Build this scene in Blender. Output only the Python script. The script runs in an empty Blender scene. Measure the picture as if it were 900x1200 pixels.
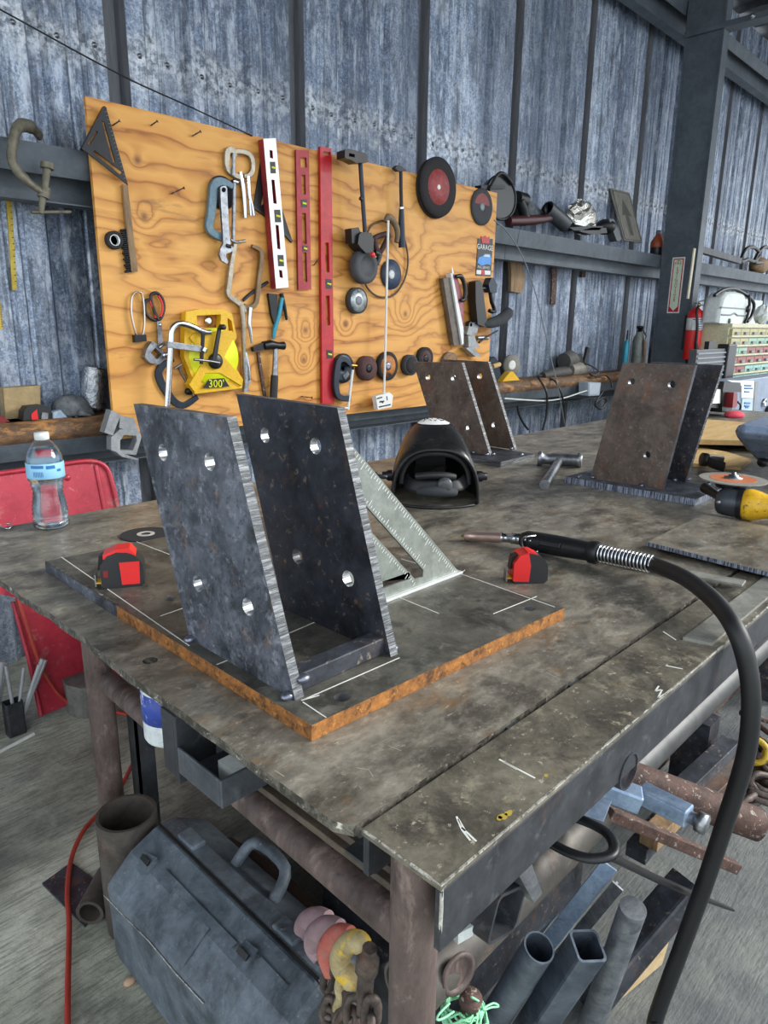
import bpy, bmesh, math, random
import numpy as np
from mathutils import Vector, Matrix
from mathutils.geometry import tessellate_polygon

random.seed(7)
scene = bpy.context.scene
COL = scene.collection

# ------------------------------------------------------------------ camera
CAM = Vector((0.0, 0.0, 1.35))
FPX = 822.0                                   # focal length for a 900 x 1200 frame
RGT = Vector((0.698230650302983, -0.7157884612999484, 0.010992617855887472))
DWN = Vector((-0.17733645180113763, -0.18782265434172304, -0.9660612989756977))
FWD = Vector((0.6935601933791011, 0.672584217169777, -0.25807892004978245))
cam_data = bpy.data.cameras.new('camera')
cam_data.sensor_fit = 'VERTICAL'
cam_data.sensor_height = 36.0
cam_data.lens = FPX / 1200.0 * 36.0
cam_data.clip_start = 0.02
cam_data.clip_end = 200
cam = bpy.data.objects.new('camera', cam_data)
COL.objects.link(cam)
R3 = Matrix((RGT, -DWN, -FWD)).transposed()
cam.matrix_world = Matrix.Translation(CAM) @ R3.to_4x4()
scene.camera = cam

# ------------------------------------------------------------------ light
world = bpy.data.worlds.new('overcast_sky')
scene.world = world
world.use_nodes = True
bg = world.node_tree.nodes['Background']
bg.inputs[0].default_value = (0.86, 0.93, 1.0, 1)
bg.inputs[1].default_value = 1.15
sun_d = bpy.data.lights.new('daylight', 'SUN')
sun_d.energy = 2.0
sun_d.angle = math.radians(22)
sun_d.color = (1.0, 0.97, 0.92)
sun = bpy.data.objects.new('daylight', sun_d)
COL.objects.link(sun)
sun.rotation_euler = Vector((-0.70, 0.55, -0.44)).to_track_quat('-Z', 'Y').to_euler()   # from the open bay, right of the camera
sun.location = (8, -8, 8)
vs = scene.view_settings
vs.view_transform = 'Standard'
vs.look = 'None'
vs.exposure = 0.9
vs.gamma = 1.0
vs.use_curve_mapping = False

# ------------------------------------------------------------------ places: table top, plywood board, wall
ZT = 0.87          # table top
YB = 2.66          # face of the plywood board
YW = 2.90          # pans of the corrugated wall

def ray(u, v):
    return RGT * ((u - 450) / FPX) + DWN * ((v - 600) / FPX) + FWD
def onz(u, v, z=ZT):
    d = ray(u, v); return CAM + d * ((z - CAM.z) / d.z)
def ony(u, v, y=YB):
    d = ray(u, v); return CAM + d * ((y - CAM.y) / d.y)
def onx(u, v, x):
    d = ray(u, v); return CAM + d * ((x - CAM.x) / d.x)
CROPS = dict(A1=(90,110,3.242), A2=(340,150,3.4615), B1=(95,120,6), B2=(230,160,7.5), B3=(140,320,7.5), B4=(240,310,5.625),
    B5=(400,170,6.67), B6=(380,400,7.5), B7=(500,300,7.5), B8=(545,195,3.75), C1=(570,370,5.625), C2=(790,320,8), C3=(800,430,9),
    C4=(820,540,8.575), C5=(0,420,5.294), C6=(0,720,6.67), C7=(340,1050,6.43), C8=(700,840,4.5), D1=(450,480,7.5), D2=(20,500,5.294),
    D3=(400,520,5.625), D4=(200,720,4.5), D5=(470,410,5.294), D6=(500,980,4.09), D7=(110,960,3.103), D8=(530,600,4.737),
    E3=(600,640,3.0), E7=(720,600,5.0))
def K(c, *xy):
    """measured survey points -> list of frame points"""
    ox, oy, s = CROPS[c]
    return [(ox + xy[i] / s, oy + xy[i + 1] / s) for i in range(0, len(xy), 2)]

# ------------------------------------------------------------------ mesh builder
def frame(n):
    n = Vector(n).normalized()
    a = Vector((0, 0, 1)) if abs(n.z) < .9 else Vector((1, 0, 0))
    x = n.cross(a).normalized(); return x, n.cross(x).normalized()
def circ(cx, cy, r, n=18, ry=None):
    return [(cx + r * math.cos(2*math.pi*i/n), cy + (ry or r) * math.sin(2*math.pi*i/n)) for i in range(n)]
def smooth(pts, k=4, closed=False):
    P = [Vector(p) for p in pts]; n = len(P); out = []
    rng = range(n) if closed else range(n - 1)
    for i in rng:
        p0 = P[(i-1) % n] if closed or i > 0 else P[0]
        p1 = P[i]; p2 = P[(i+1) % n]
        p3 = P[(i+2) % n] if closed or i + 2 < n else P[-1]
        for j in range(k):
            t = j / k
            out.append(0.5*((2*p1) + (p2-p0)*t + (2*p0-5*p1+4*p2-p3)*t*t + (3*p1-p0-3*p2+p3)*t*t*t))
    if not closed: out.append(P[-1])
    return out
class MB:
    def __init__(s): s.v = []; s.f = []; s.m = []; s.s = []
    def add(s, verts, faces, mi=0, sm=False):
        b = len(s.v); s.v += [tuple(x) for x in verts]
        for f in faces:
            s.f.append([b + i for i in f]); s.m.append(mi); s.s.append(sm)
        return s
    def hexa(s, c, mi=0):
        return s.add(c, [(0,3,2,1),(4,5,6,7),(0,1,5,4),(1,2,6,5),(2,3,7,6),(3,0,4,7)], mi)
    def box(s, lo, hi, mi=0):
        x0,y0,z0 = lo; x1,y1,z1 = hi
        return s.hexa([(x0,y0,z0),(x1,y0,z0),(x1,y1,z0),(x0,y1,z0),(x0,y0,z1),(x1,y0,z1),(x1,y1,z1),(x0,y1,z1)], mi)
    def obox(s, c, ax, ay, az, mi=0):
        c, ax, ay, az = map(Vector, (c, ax, ay, az))
        if ax.cross(ay).dot(az) < 0: ax = -ax
        return s.hexa([c-ax-ay-az, c+ax-ay-az, c+ax+ay-az, c-ax+ay-az, c-ax-ay+az, c+ax-ay+az, c+ax+ay+az, c-ax+ay+az], mi)
    def bar(s, p0, p1, w, t, up=(0,0,1), mi=0):
        """rectangular bar from p0 to p1, w across, t along 'up'"""
        p0, p1 = Vector(p0), Vector(p1); d = (p1-p0); n = d.normalized()
        u = Vector(up); u = (u - n*u.dot(n)).normalized(); x = n.cross(u)
        return s.obox((p0+p1)/2, d/2, x*w/2, u*t/2, mi)
    def rings(s, rings, mi=0, sm=True, closed=False, caps=True):
        n = len(rings[0]); V = [p for r in rings for p in r]; F = []
        m = len(rings)
        for i in range(m if closed else m-1):
            a = i*n; b = ((i+1) % m)*n
            for j in range(n):
                k = (j+1) % n; F.append((a+j, a+k, b+k, b+j))
        s.add(V, F, mi, sm)
        if caps and not closed:
            s.add(rings[0], [tuple(reversed(range(n)))], mi); s.add(rings[-1], [tuple(range(n))], mi)
        return s
    def tube(s, pts, r, n=8, mi=0, closed=False, caps=True, sq=1.0, up=None):
        P = [Vector(p) for p in pts]; m = len(P); R = r if isinstance(r, (list, tuple)) else [r]*m
        rings = []; x = None
        for i in range(m):
            if closed: t = P[(i+1) % m] - P[i-1]
            else: t = P[min(i+1, m-1)] - P[max(i-1, 0)]
            t = t.normalized() if t.length > 1e-9 else Vector((0,0,1))
            if x is None:
                if up is not None:
                    u = Vector(up); x = (u - t*u.dot(t)).normalized()
                else: x = frame(t)[0]
            else: x = (x - t*x.dot(t)).normalized()
            y = t.cross(x)
            rings.append([P[i] + (x*math.cos(2*math.pi*j/n)*sq + y*math.sin(2*math.pi*j/n))*R[i] for j in range(n)])
        return s.rings(rings, mi, True, closed, caps)
    def cyl(s, p0, p1, r0, r1=None, n=20, mi=0, caps=True):
        return s.tube([p0, p1], [r0, r0 if r1 is None else r1], n, mi, caps=caps)
    def pipe(s, p0, p1, r, t, n=28, mi=0):
        p0, p1 = Vector(p0), Vector(p1); x, y = frame(p1-p0)
        def rg(p, q): return [p + (x*math.cos(2*math.pi*j/n) + y*math.sin(2*math.pi*j/n))*q for j in range(n)]
        for a, b in ((rg(p0,r), rg(p1,r)), (rg(p1,r-t), rg(p0,r-t))): s.rings([a, b], mi, True, caps=False)
        for a, b in ((rg(p1,r), rg(p1,r-t)), (rg(p0,r-t), rg(p0,r))): s.rings([a, b], mi, False, caps=False)
        return s
    def lathe(s, prof, o, ax=(0,0,1), n=28, mi=0, sm=True, ph=0.0):
        o = Vector(o); a = Vector(ax).normalized(); x, y = frame(a)
        rings = [[o + a*h + (x*math.cos(2*math.pi*j/n+ph) + y*math.sin(2*math.pi*j/n+ph))*max(r, 1e-5) for j in range(n)] for r, h in prof]
        return s.rings(rings, mi, sm, caps=True)
    def torus(s, c, ax, R, r, n=28, m=10, mi=0, R2=None):
        c = Vector(c); x, y = frame(ax)
        return s.tube([c + x*math.cos(2*math.pi*i/n)*R + y*math.sin(2*math.pi*i/n)*(R2 or R) for i in range(n)], r, m, mi, closed=True)
    def ell(s, c, rx, ry, rz, n=20, m=12, mi=0, rot=None):
        c = Vector(c); rings = []
        for i in range(m+1):
            th = math.pi*min(max(i/m, .004), .996)
            rg = [Vector((rx*math.sin(th)*math.cos(2*math.pi*j/n), ry*math.sin(th)*math.sin(2*math.pi*j/n), -rz*math.cos(th))) for j in range(n)]
            rings.append([c + (rot @ p if rot else p) for p in rg])
        return s.rings(rings, mi, True)
    def prism(s, outer, o, ux, uy, un, d0, d1, holes=(), mi=0, side=None, hside=None, sm=False):
        """polygon (ux,uy plane at o) extruded from d0 to d1 along un; side may be a list per edge"""
        o, ux, uy, un = map(Vector, (o, ux, uy, un))
        loops = [list(map(tuple, outer))] + [list(map(tuple, h)) for h in holes]
        flat = [p for l in loops for p in l]
        tri = tessellate_polygon([[Vector((p[0], p[1], 0)) for p in l] for l in loops])
        def at(p, d): return o + ux*p[0] + uy*p[1] + un*d
        V = [at(p, d0) for p in flat] + [at(p, d1) for p in flat]; n = len(flat)
        flip = ux.cross(uy).dot(un) < 0
        T1, T0 = [], []
        for t in tri:
            a, b, c = [Vector(flat[i]) for i in t]
            ccw = (b-a).cross(c-a) > 0
            if ccw != (not flip): t = (t[0], t[2], t[1])
            if d1 < d0: t = (t[0], t[2], t[1])
            T1.append(tuple(i+n for i in t)); T0.append((t[0], t[2], t[1]))
        s.add(V, T1 + T0, mi)
        for li, l in enumerate(loops):
            k = len(l); area = sum(l[i][0]*l[(i+1) % k][1] - l[(i+1) % k][0]*l[i][1] for i in range(k))
            fw = (area > 0) != flip
            if d1 < d0: fw = not fw
            if li: fw = not fw
            for i in range(k):
                a, b = l[i], l[(i+1) % k]
                q = [at(a, d0), at(b, d0), at(b, d1), at(a, d1)]
                if not fw: q.reverse()
                m_ = mi
                if li == 0 and side is not None: m_ = side[i] if isinstance(side, (list, tuple)) else side
                if li > 0: m_ = hside if hside is not None else (side if isinstance(side, int) else mi)
                s.add(q, [(0,1,2,3)], m_, sm)
        return s
    def loft(s, secs, mi=0, sm=True, caps=True): return s.rings([[Vector(p) for p in q] for q in secs], mi, sm, False, caps)
    def data(s, name, off, mats):
        me = bpy.data.meshes.new(name)
        o = Vector(off)
        me.from_pydata([(x-o.x, y-o.y, z-o.z) for x, y, z in s.v], [], s.f)
        for p, m, q in zip(me.polygons, s.m, s.s):
            p.material_index = m; p.use_smooth = q
        for m in (mats if isinstance(mats, (list, tuple)) else [mats]): me.materials.append(m)
        me.validate(); me.update()
        return me

def clampz(mb, z):
    mb.v = [(a, b, max(c, z)) for a, b, c in mb.v]; return mb
def wloc(o):
    v = Vector((0,0,0))
    while o is not None: v = v + o.location; o = o.parent
    return v
def tag(o, label=None, cat=None, group=None, kind=None):
    if label: o['label'] = label
    if cat: o['category'] = cat
    if group: o['group'] = group
    if kind: o['kind'] = kind
    return o
def thing(name, label, cat, loc=(0,0,0), group=None):
    o = bpy.data.objects.new(name, None); COL.objects.link(o)
    o.empty_display_size = .05; o.location = loc
    return tag(o, label, cat, group)
def part(name, mb, mats, parent, bevel=0, label=None, kind=None, seg=2):
    me = mb.data(name, wloc(parent), mats)
    o = bpy.data.objects.new(name, me); COL.objects.link(o); o.parent = parent
    if bevel: addbev(o, bevel, seg)
    return tag(o, label=label, kind=kind)
def addbev(o, w, seg=2):
    b = o.modifiers.new('bevel', 'BEVEL'); b.width = w; b.segments = seg; b.limit_method = 'ANGLE'; b.angle_limit = math.radians(40)
def solo(name, mb, mats, label, cat, group=None, bevel=0, kind=None):
    A = np.array(mb.v); lo, hi = A.min(0), A.max(0)
    loc = ((lo[0]+hi[0])/2, (lo[1]+hi[1])/2, lo[2])
    me = mb.data(name, loc, mats)
    o = bpy.data.objects.new(name, me); COL.objects.link(o); o.location = loc
    if bevel: addbev(o, bevel)
    return tag(o, label, cat, group, kind)
def struct(name, mb, mats, label, parent=None, bevel=0):
    if parent is None:
        o = solo(name, mb, mats, label, None, bevel=bevel, kind='structure'); return o
    return part(name, mb, mats, parent, bevel)
def text_mb(txt, size, o, ux, uy, un, thick=.0004, align='CENTER', mi=0, mb=None):
    """flat printed lettering as a thin mesh"""
    cu = bpy.data.curves.new('t', 'FONT'); cu.body = txt; cu.size = size; cu.align_x = align; cu.align_y = 'CENTER'; cu.extrude = 0
    cu.resolution_u = 2
    ob = bpy.data.objects.new('t', cu); COL.objects.link(ob)
    dg = bpy.context.evaluated_depsgraph_get(); me = bpy.data.meshes.new_from_object(ob.evaluated_get(dg))
    o, ux, uy, un = map(Vector, (o, ux, uy, un))
    mb = mb or MB()
    mb.add([o + ux*v.co.x + uy*v.co.y + un*thick for v in me.vertices], [tuple(p.vertices) for p in me.polygons], mi)
    bpy.data.objects.remove(ob); bpy.data.curves.remove(cu); bpy.data.meshes.remove(me)
    return mb

# ------------------------------------------------------------------ materials
def lin(h):
    if not isinstance(h, str): return tuple(h) + (1,) if len(h) == 3 else h
    h = h.lstrip('#'); out = []
    for i in (0, 2, 4):
        c = int(h[i:i+2], 16)/255
        out.append(c/12.92 if c <= .04045 else ((c+.055)/1.055)**2.4)
    return tuple(out) + (1,)
class NT:
    def __init__(s, name):
        s.mat = bpy.data.materials.new(name); s.mat.use_nodes = True
        s.t = s.mat.node_tree; s.b = s.t.nodes['Principled BSDF']
        s.tc = s.t.nodes.new('ShaderNodeTexCoord')
    def n(s, ty, **kw):
        x = s.t.nodes.new(ty)
        for k, v in kw.items():
            if k in x.inputs.keys() if isinstance(k, str) else False: pass
            setattr(x, k, v)
        return x
    def l(s, a, b): s.t.links.new(a, b)
    def coord(s, scale=(1,1,1), src='Object', rot=(0,0,0), loc=(0,0,0)):
        m = s.n('ShaderNodeMapping'); m.inputs['Scale'].default_value = scale; m.inputs['Rotation'].default_value = rot; m.inputs['Location'].default_value = loc
        s.l(s.tc.outputs[src], m.inputs[0]); return m.outputs[0]
    def noise(s, scale, detail=6, rough=.6, dist=0, vec=None):
        x = s.n('ShaderNodeTexNoise'); x.inputs['Scale'].default_value = scale; x.inputs['Detail'].default_value = detail
        x.inputs['Roughness'].default_value = rough; x.inputs['Distortion'].default_value = dist
        s.l(vec if vec is not None else s.coord(), x.inputs['Vector']); return x.outputs['Fac']
    def ramp(s, f, stops, interp='LINEAR'):
        r = s.n('ShaderNodeValToRGB'); e = r.color_ramp.elements; r.color_ramp.interpolation = interp
        while len(e) < len(stops): e.new(.5)
        for x, (p, c) in zip(e, stops): x.position = p; x.color = lin(c) if isinstance(c, (str, tuple)) else (c, c, c, 1)
        s.l(f, r.inputs[0]); return r.outputs[0]
    def mix(s, f, a, b, mode='MIX'):
        m = s.n('ShaderNodeMix'); m.data_type = 'RGBA'; m.blend_type = mode
        for sock, v in ((m.inputs[0], f), (m.inputs[6], a), (m.inputs[7], b)):
            if isinstance(v, bpy.types.NodeSocket): s.l(v, sock)
            elif isinstance(v, (int, float)): sock.default_value = v
            else: sock.default_value = lin(v)
        return m.outputs[2]
    def math(s, op, a, b=0.0, clamp=False):
        m = s.n('ShaderNodeMath'); m.operation = op; m.use_clamp = clamp
        for sock, v in ((m.inputs[0], a), (m.inputs[1], b)):
            if isinstance(v, bpy.types.NodeSocket): s.l(v, sock)
            else: sock.default_value = v
        return m.outputs[0]
    def fin(s, col=None, rough=None, metal=0.0, bump=None, bs=.2, bd=.002, **kw):
        def put(k, v):
            if v is None: return
            if isinstance(v, bpy.types.NodeSocket): s.l(v, s.b.inputs[k])
            elif isinstance(v, (int, float)): s.b.inputs[k].default_value = v
            else: s.b.inputs[k].default_value = lin(v)
        put('Base Color', col); put('Roughness', rough); put('Metallic', metal)
        for k, v in kw.items(): put(k.replace('_', ' '), v)
        if bump is not None:
            b = s.n('ShaderNodeBump'); b.inputs['Strength'].default_value = bs; b.inputs['Distance'].default_value = bd
            s.l(bump, b.inputs['Height']); s.l(b.outputs[0], s.b.inputs['Normal'])
        return s.mat
_MC = {}
def weather(name, c1, c2, scale=6, rough=(.4, .65), metal=0.0, spots=(), stretch=(1,1,1), fine=90, bs=.15, bd=.001, contrast=.15, grit=.25, **kw):
    """two tones broken by noise + layers of spots [(colour, scale, threshold, softness, amount)] + fine relief"""
    if name in _MC: return _MC[name]
    t = NT(name); v = t.coord(stretch)
    f = t.noise(scale*1.7, 9, .70, .4, v)
    col = t.ramp(f, [(.5-contrast, c1), (.5+contrast, c2)])
    gr_ = t.ramp(t.noise(scale*9, 6, .75, .2, v), [(.36, '#8a8a8a'), (.5, '#d2d2d2'), (.64, '#ffffff')])
    col = t.mix(grit, col, gr_, 'MULTIPLY')
    for i, (c, sc, th, so, am) in enumerate(spots):
        th = th - .035
        g = t.noise(sc*1.3, 7, .72, .3, t.coord(stretch, loc=(3.7*i+1, 1.3*i, 5.1)))
        msk = t.math('MULTIPLY', t.ramp(g, [(th, 0.0), (min(th+so, 1), 1.0)]), am)
        col = t.mix(msk, col, c)
    g = t.noise(fine, 4, .6, 0, v)
    rf = t.noise(scale*2.3, 5, .6, 0, v)
    r = t.math('ADD', t.math('MULTIPLY', rf, (rough[1]-rough[0])*1.6), rough[0] - .3*(rough[1]-rough[0]), True)
    _MC[name] = t.fin(col, r, metal, g, bs, bd, **kw); return _MC[name]
def plain(name, c, rough=.5, metal=0.0, var=.12, scale=25, bs=.08, **kw):
    if name in _MC: return _MC[name]
    t = NT(name); f = t.noise(scale, 5, .6)
    c0 = lin(c); d = tuple(x*(1-var*1.6) for x in c0[:3]) + (1,); e = tuple(min(1, x*(1+var)) for x in c0[:3]) + (1,)
    col = t.ramp(f, [(.3, d), (.7, e)])
    _MC[name] = t.fin(col, t.math('ADD', t.math('MULTIPLY', f, .18), rough-.09, True), metal, t.noise(scale*6, 3), bs, .0008, **kw); return _MC[name]

# steel and paint
M_mill = weather('mill_scale_steel', '#30343c', '#747a86', 9, (.38,.6), .2, [('#a3a6ae', 34, .58, .12, .6), ('#7d614c', 14, .60, .1, .55), ('#1b1d22', 6, .53, .12, .75), ('#15171a', 70, .60, .06, .6)], bs=.15, grit=0.22)
M_mill2 = weather('dark_mill_scale_steel', '#24272d', '#4c505a', 8, (.36,.55), .2, [('#9a8a7a', 46, .62, .07, .75), ('#6d5340', 14, .60, .1, .55), ('#15171a', 5, .54, .12, .6)], bs=.15, grit=0.22)
M_cut = weather('flame_cut_edge', '#4a4e53', '#8a8e91', 55, (.4,.55), .3, [('#2e3134', 80, .48, .08, .7), ('#a9acad', 90, .60, .08, .6)], stretch=(.12,.12,1.8), fine=160, bs=.8, bd=.003, contrast=.1)
M_cutv = weather('flame_cut_edge_blue', '#6c7890', '#c4cddd', 60, (.35,.5), .45, [('#2c3140', 70, .52, .06, .9)], stretch=(3,3,.2), fine=260, bs=.6, bd=.002)
M_rustedge = weather('orange_rust_edge', '#6b4526', '#b67838', 30, (.6,.8), .1, [('#35271b', 40, .55, .1, .8), ('#d59a50', 80, .60, .08, .6)], bs=.5, bd=.002)
M_bore = plain('drilled_bore', '#b9bcc0', .3, .9)
M_table = weather('worn_table_steel', '#5e594f', '#a09a8c', 6, (.28,.50), .12, [('#c6bdab', 16, .58, .14, .5), ('#37342f', 6, .53, .14, .75), ('#8a6a44', 9, .61, .10, .55), ('#c9c3b3', 60, .65, .05, .5)], bs=.2, stretch=(1,1.6,1), grit=0.4)
M_strip = weather('worn_table_strip', '#524e45', '#857f70', 7, (.40,.60), .12, [('#a49c86', 20, .59, .12, .6), ('#2c2925', 9, .55, .12, .7), ('#c9c0a8', 70, .64, .05, .6), ('#8a7a45', 24, .66, .05, .4)], bs=.2, grit=0.5)
M_wornedge = weather('bright_worn_edge', '#57534b', '#8a857a', 40, (.4,.6), .3, [('#3a3731', 50, .5, .08, .9), ('#d8d3c6', 45, .64, .05, .9)], bs=.3)
M_darksteel = weather('dark_painted_steel', '#25272a', '#414449', 8, (.42,.62), .15, [('#6b6e72', 22, .60, .12, .5), ('#57423a', 11, .62, .1, .5)])
M_leg = weather('red_primer_pipe', '#4c3f3d', '#76655f', 9, (.42,.62), .1, [('#98857c', 24, .58, .12, .6), ('#33261f', 10, .56, .1, .7), ('#2b2624', 50, .62, .06, .5)], stretch=(1,1,.4), grit=0.4)
M_rust = weather('rusty_pipe', '#5a4334', '#8a6a4c', 9, (.6,.8), .1, [('#c28a4a', 14, .55, .12, .75), ('#3a2a22', 8, .58, .12, .7)], stretch=(.5,1,1.4), bs=.3, grit=0.5)
M_rust2 = weather('flaky_rust', '#4a3832', '#6d5044', 16, (.6,.85), .1, [('#b9b1a6', 60, .62, .06, .8), ('#33231f', 12, .56, .1, .7)], bs=.5, bd=.002, grit=0.5)
M_brown = weather('brown_oxide_plate', '#4d413a', '#75675e', 8, (.45,.65), .12, [('#a0938a', 60, .61, .06, .35), ('#7d523c', 9, .57, .12, .6), ('#332c29', 6, .55, .12, .6)], grit=0.3)
M_steel = weather('bare_steel', '#7c8087', '#b4b7bb', 20, (.3,.45), .85, [('#4f5155', 30, .6, .1, .6)])
M_chrome = plain('bright_chrome', '#c9ccd0', .18, 1.0, .05)
M_alu = weather('brushed_aluminium', '#767d76', '#979d96', 12, (.42,.55), .35, [('#5f655f', 40, .63, .08, .4)])
M_aluw = plain('white_aluminium', '#d5d8d8', .35, .4, .06)
M_blue_galv = weather('galvanised_section', '#7f96b4', '#a9bdd6', 14, (.35,.5), .5, [('#5b6d87', 30, .6, .1, .5)])
M_beam = weather('grey_painted_beam', '#4a525a', '#5f6870', 3, (.45,.6), .1, [('#6f7880', 20, .64, .1, .3), ('#3a4046', 7, .6, .12, .4)])
M_black = plain('black_plastic', '#1b1c1e', .42, 0, .2)
M_rubber = plain('black_rubber', '#242527', .5, 0, .2)
M_blackm = plain('black_oxide_metal', '#26272a', .38, .5, .2)
M_darkblue = plain('navy_forged_metal', '#2b3440', .42, .4, .15)
M_red = weather('red_paint', '#b01622', '#d0202c', 10, (.3,.45), 0, [('#8e1018', 20, .62, .1, .4)])
M_redanod = weather('dull_red_anodised', '#8e2b33', '#a93c44', 12, (.4,.5), .3)
M_redplastic = plain('bright_red_plastic', '#e02a2a', .35, 0, .06)
M_darkred = plain('dark_red_plastic', '#7c1d22', .4, 0, .1)
M_yellow = weather('yellow_plastic', '#e8b414', '#f3c424', 10, (.4,.5), 0, [('#b98a10', 40, .66, .06, .4)])
M_lime = plain('fluorescent_yellow_tape', '#e6ea1e', .45, 0, .06)
M_white = plain('white_paint', '#e6e7e4', .5, 0, .05)
M_bright = weather('bright_bare_edge', '#8d8a82', '#e0ddd4', 60, (.4,.6), .3, [('#4a463f', 70, .56, .06, .8)], bs=.3)
M_chalk = plain('chalk', '#dcdcd4', .9, 0, .1)
M_offw = weather('off_white_plastic', '#cfd6d4', '#e2e7e4', 6, (.4,.55), 0, [('#a9b0ae', 14, .64, .1, .4)])
M_cream = weather('cream_paint', '#c5c2a0', '#d8d5b4', 8, (.45,.6), 0, [('#9b957a', 14, .64, .1, .5)])
M_greyplastic = plain('grey_plastic', '#7d8489', .5, 0, .1)
M_case = weather('scuffed_black_case', '#434c55', '#76828d', 6, (.45,.6), 0, [('#8b949b', 22, .60, .14, .45), ('#24292e', 5, .56, .12, .6), ('#a3a9ad', 60, .66, .06, .5)], bs=.3, grit=0.3)
M_card = weather('cardboard', '#b39a72', '#c8b088', 5, (.75,.9), 0, [('#8f7854', 12, .63, .1, .4)])
M_cardgrey = weather('dirty_cardboard', '#7d6d5c', '#9a8976', 5, (.75,.9), 0, [('#5f5144', 9, .6, .1, .5)])
M_plypale = weather('pale_plywood', '#c9a468', '#dfc088', 6, (.6,.75), 0, [('#a07a40', 14, .64, .1, .3)], stretch=(.3,2,1))
M_woodold = weather('weathered_wood', '#7d6447', '#a98a66', 10, (.6,.8), 0, [('#4d3a28', 16, .58, .12, .6)], stretch=(3,3,.4))
M_woodgrey = weather('grey_weathered_board', '#6f6c64', '#8f8b80', 9, (.6,.8), 0, [('#4b4842', 14, .6, .1, .5)], stretch=(3,3,.5))
M_cloth = weather('grey_work_glove_cloth', '#4c5156', '#7a7f83', 18, (.85,.95), 0, bs=.6)
M_clothblue = weather('pale_blue_glove_cuff', '#7c92a8', '#b0c1cf', 30, (.85,.95), 0, bs=.6)
M_orange = plain('orange_plastic', '#f0602a', .45, 0, .06)
M_abras = plain('grey_abrasive', '#3f4144', .85, 0, .15, 60, .6)
M_abrasd = plain('dark_abrasive', '#2c2a2c', .9, 0, .15, 60, .6)
M_abrasb = plain('brown_flap_abrasive', '#5a3f3e', .9, 0, .2, 60, .6)
M_abrasl = plain('light_abrasive', '#8a877f', .85, 0, .12, 60, .5)
M_hose = plain('dark_red_hose', '#8a2a22', .5, 0, .12)
M_hoseor = plain('orange_hose', '#d8492a', .5, 0, .1)
M_chain = weather('rusty_chain', '#4a4340', '#7b6e66', 30, (.5,.7), .5, [('#7d4a34', 24, .6, .1, .6)], bs=.4, grit=0.4)
M_green = plain('mint_green_string', '#8fd8a8', .7, 0, .08)
M_gold = plain('brass', '#b59a4a', .35, .9)
M_copper = plain('copper_nozzle', '#d0b4a8', .30, .8)
M_bluelab = plain('pale_blue_label', '#8ec6e6', .45, 0, .06)
M_bluedk = plain('label_blue', '#2a6fae', .45, 0, .06)
M_navylab = plain('label_navy', '#27408f', .45, 0, .08)
M_teal = plain('teal_can', '#2f8fa6', .35, .3, .08)
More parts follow.
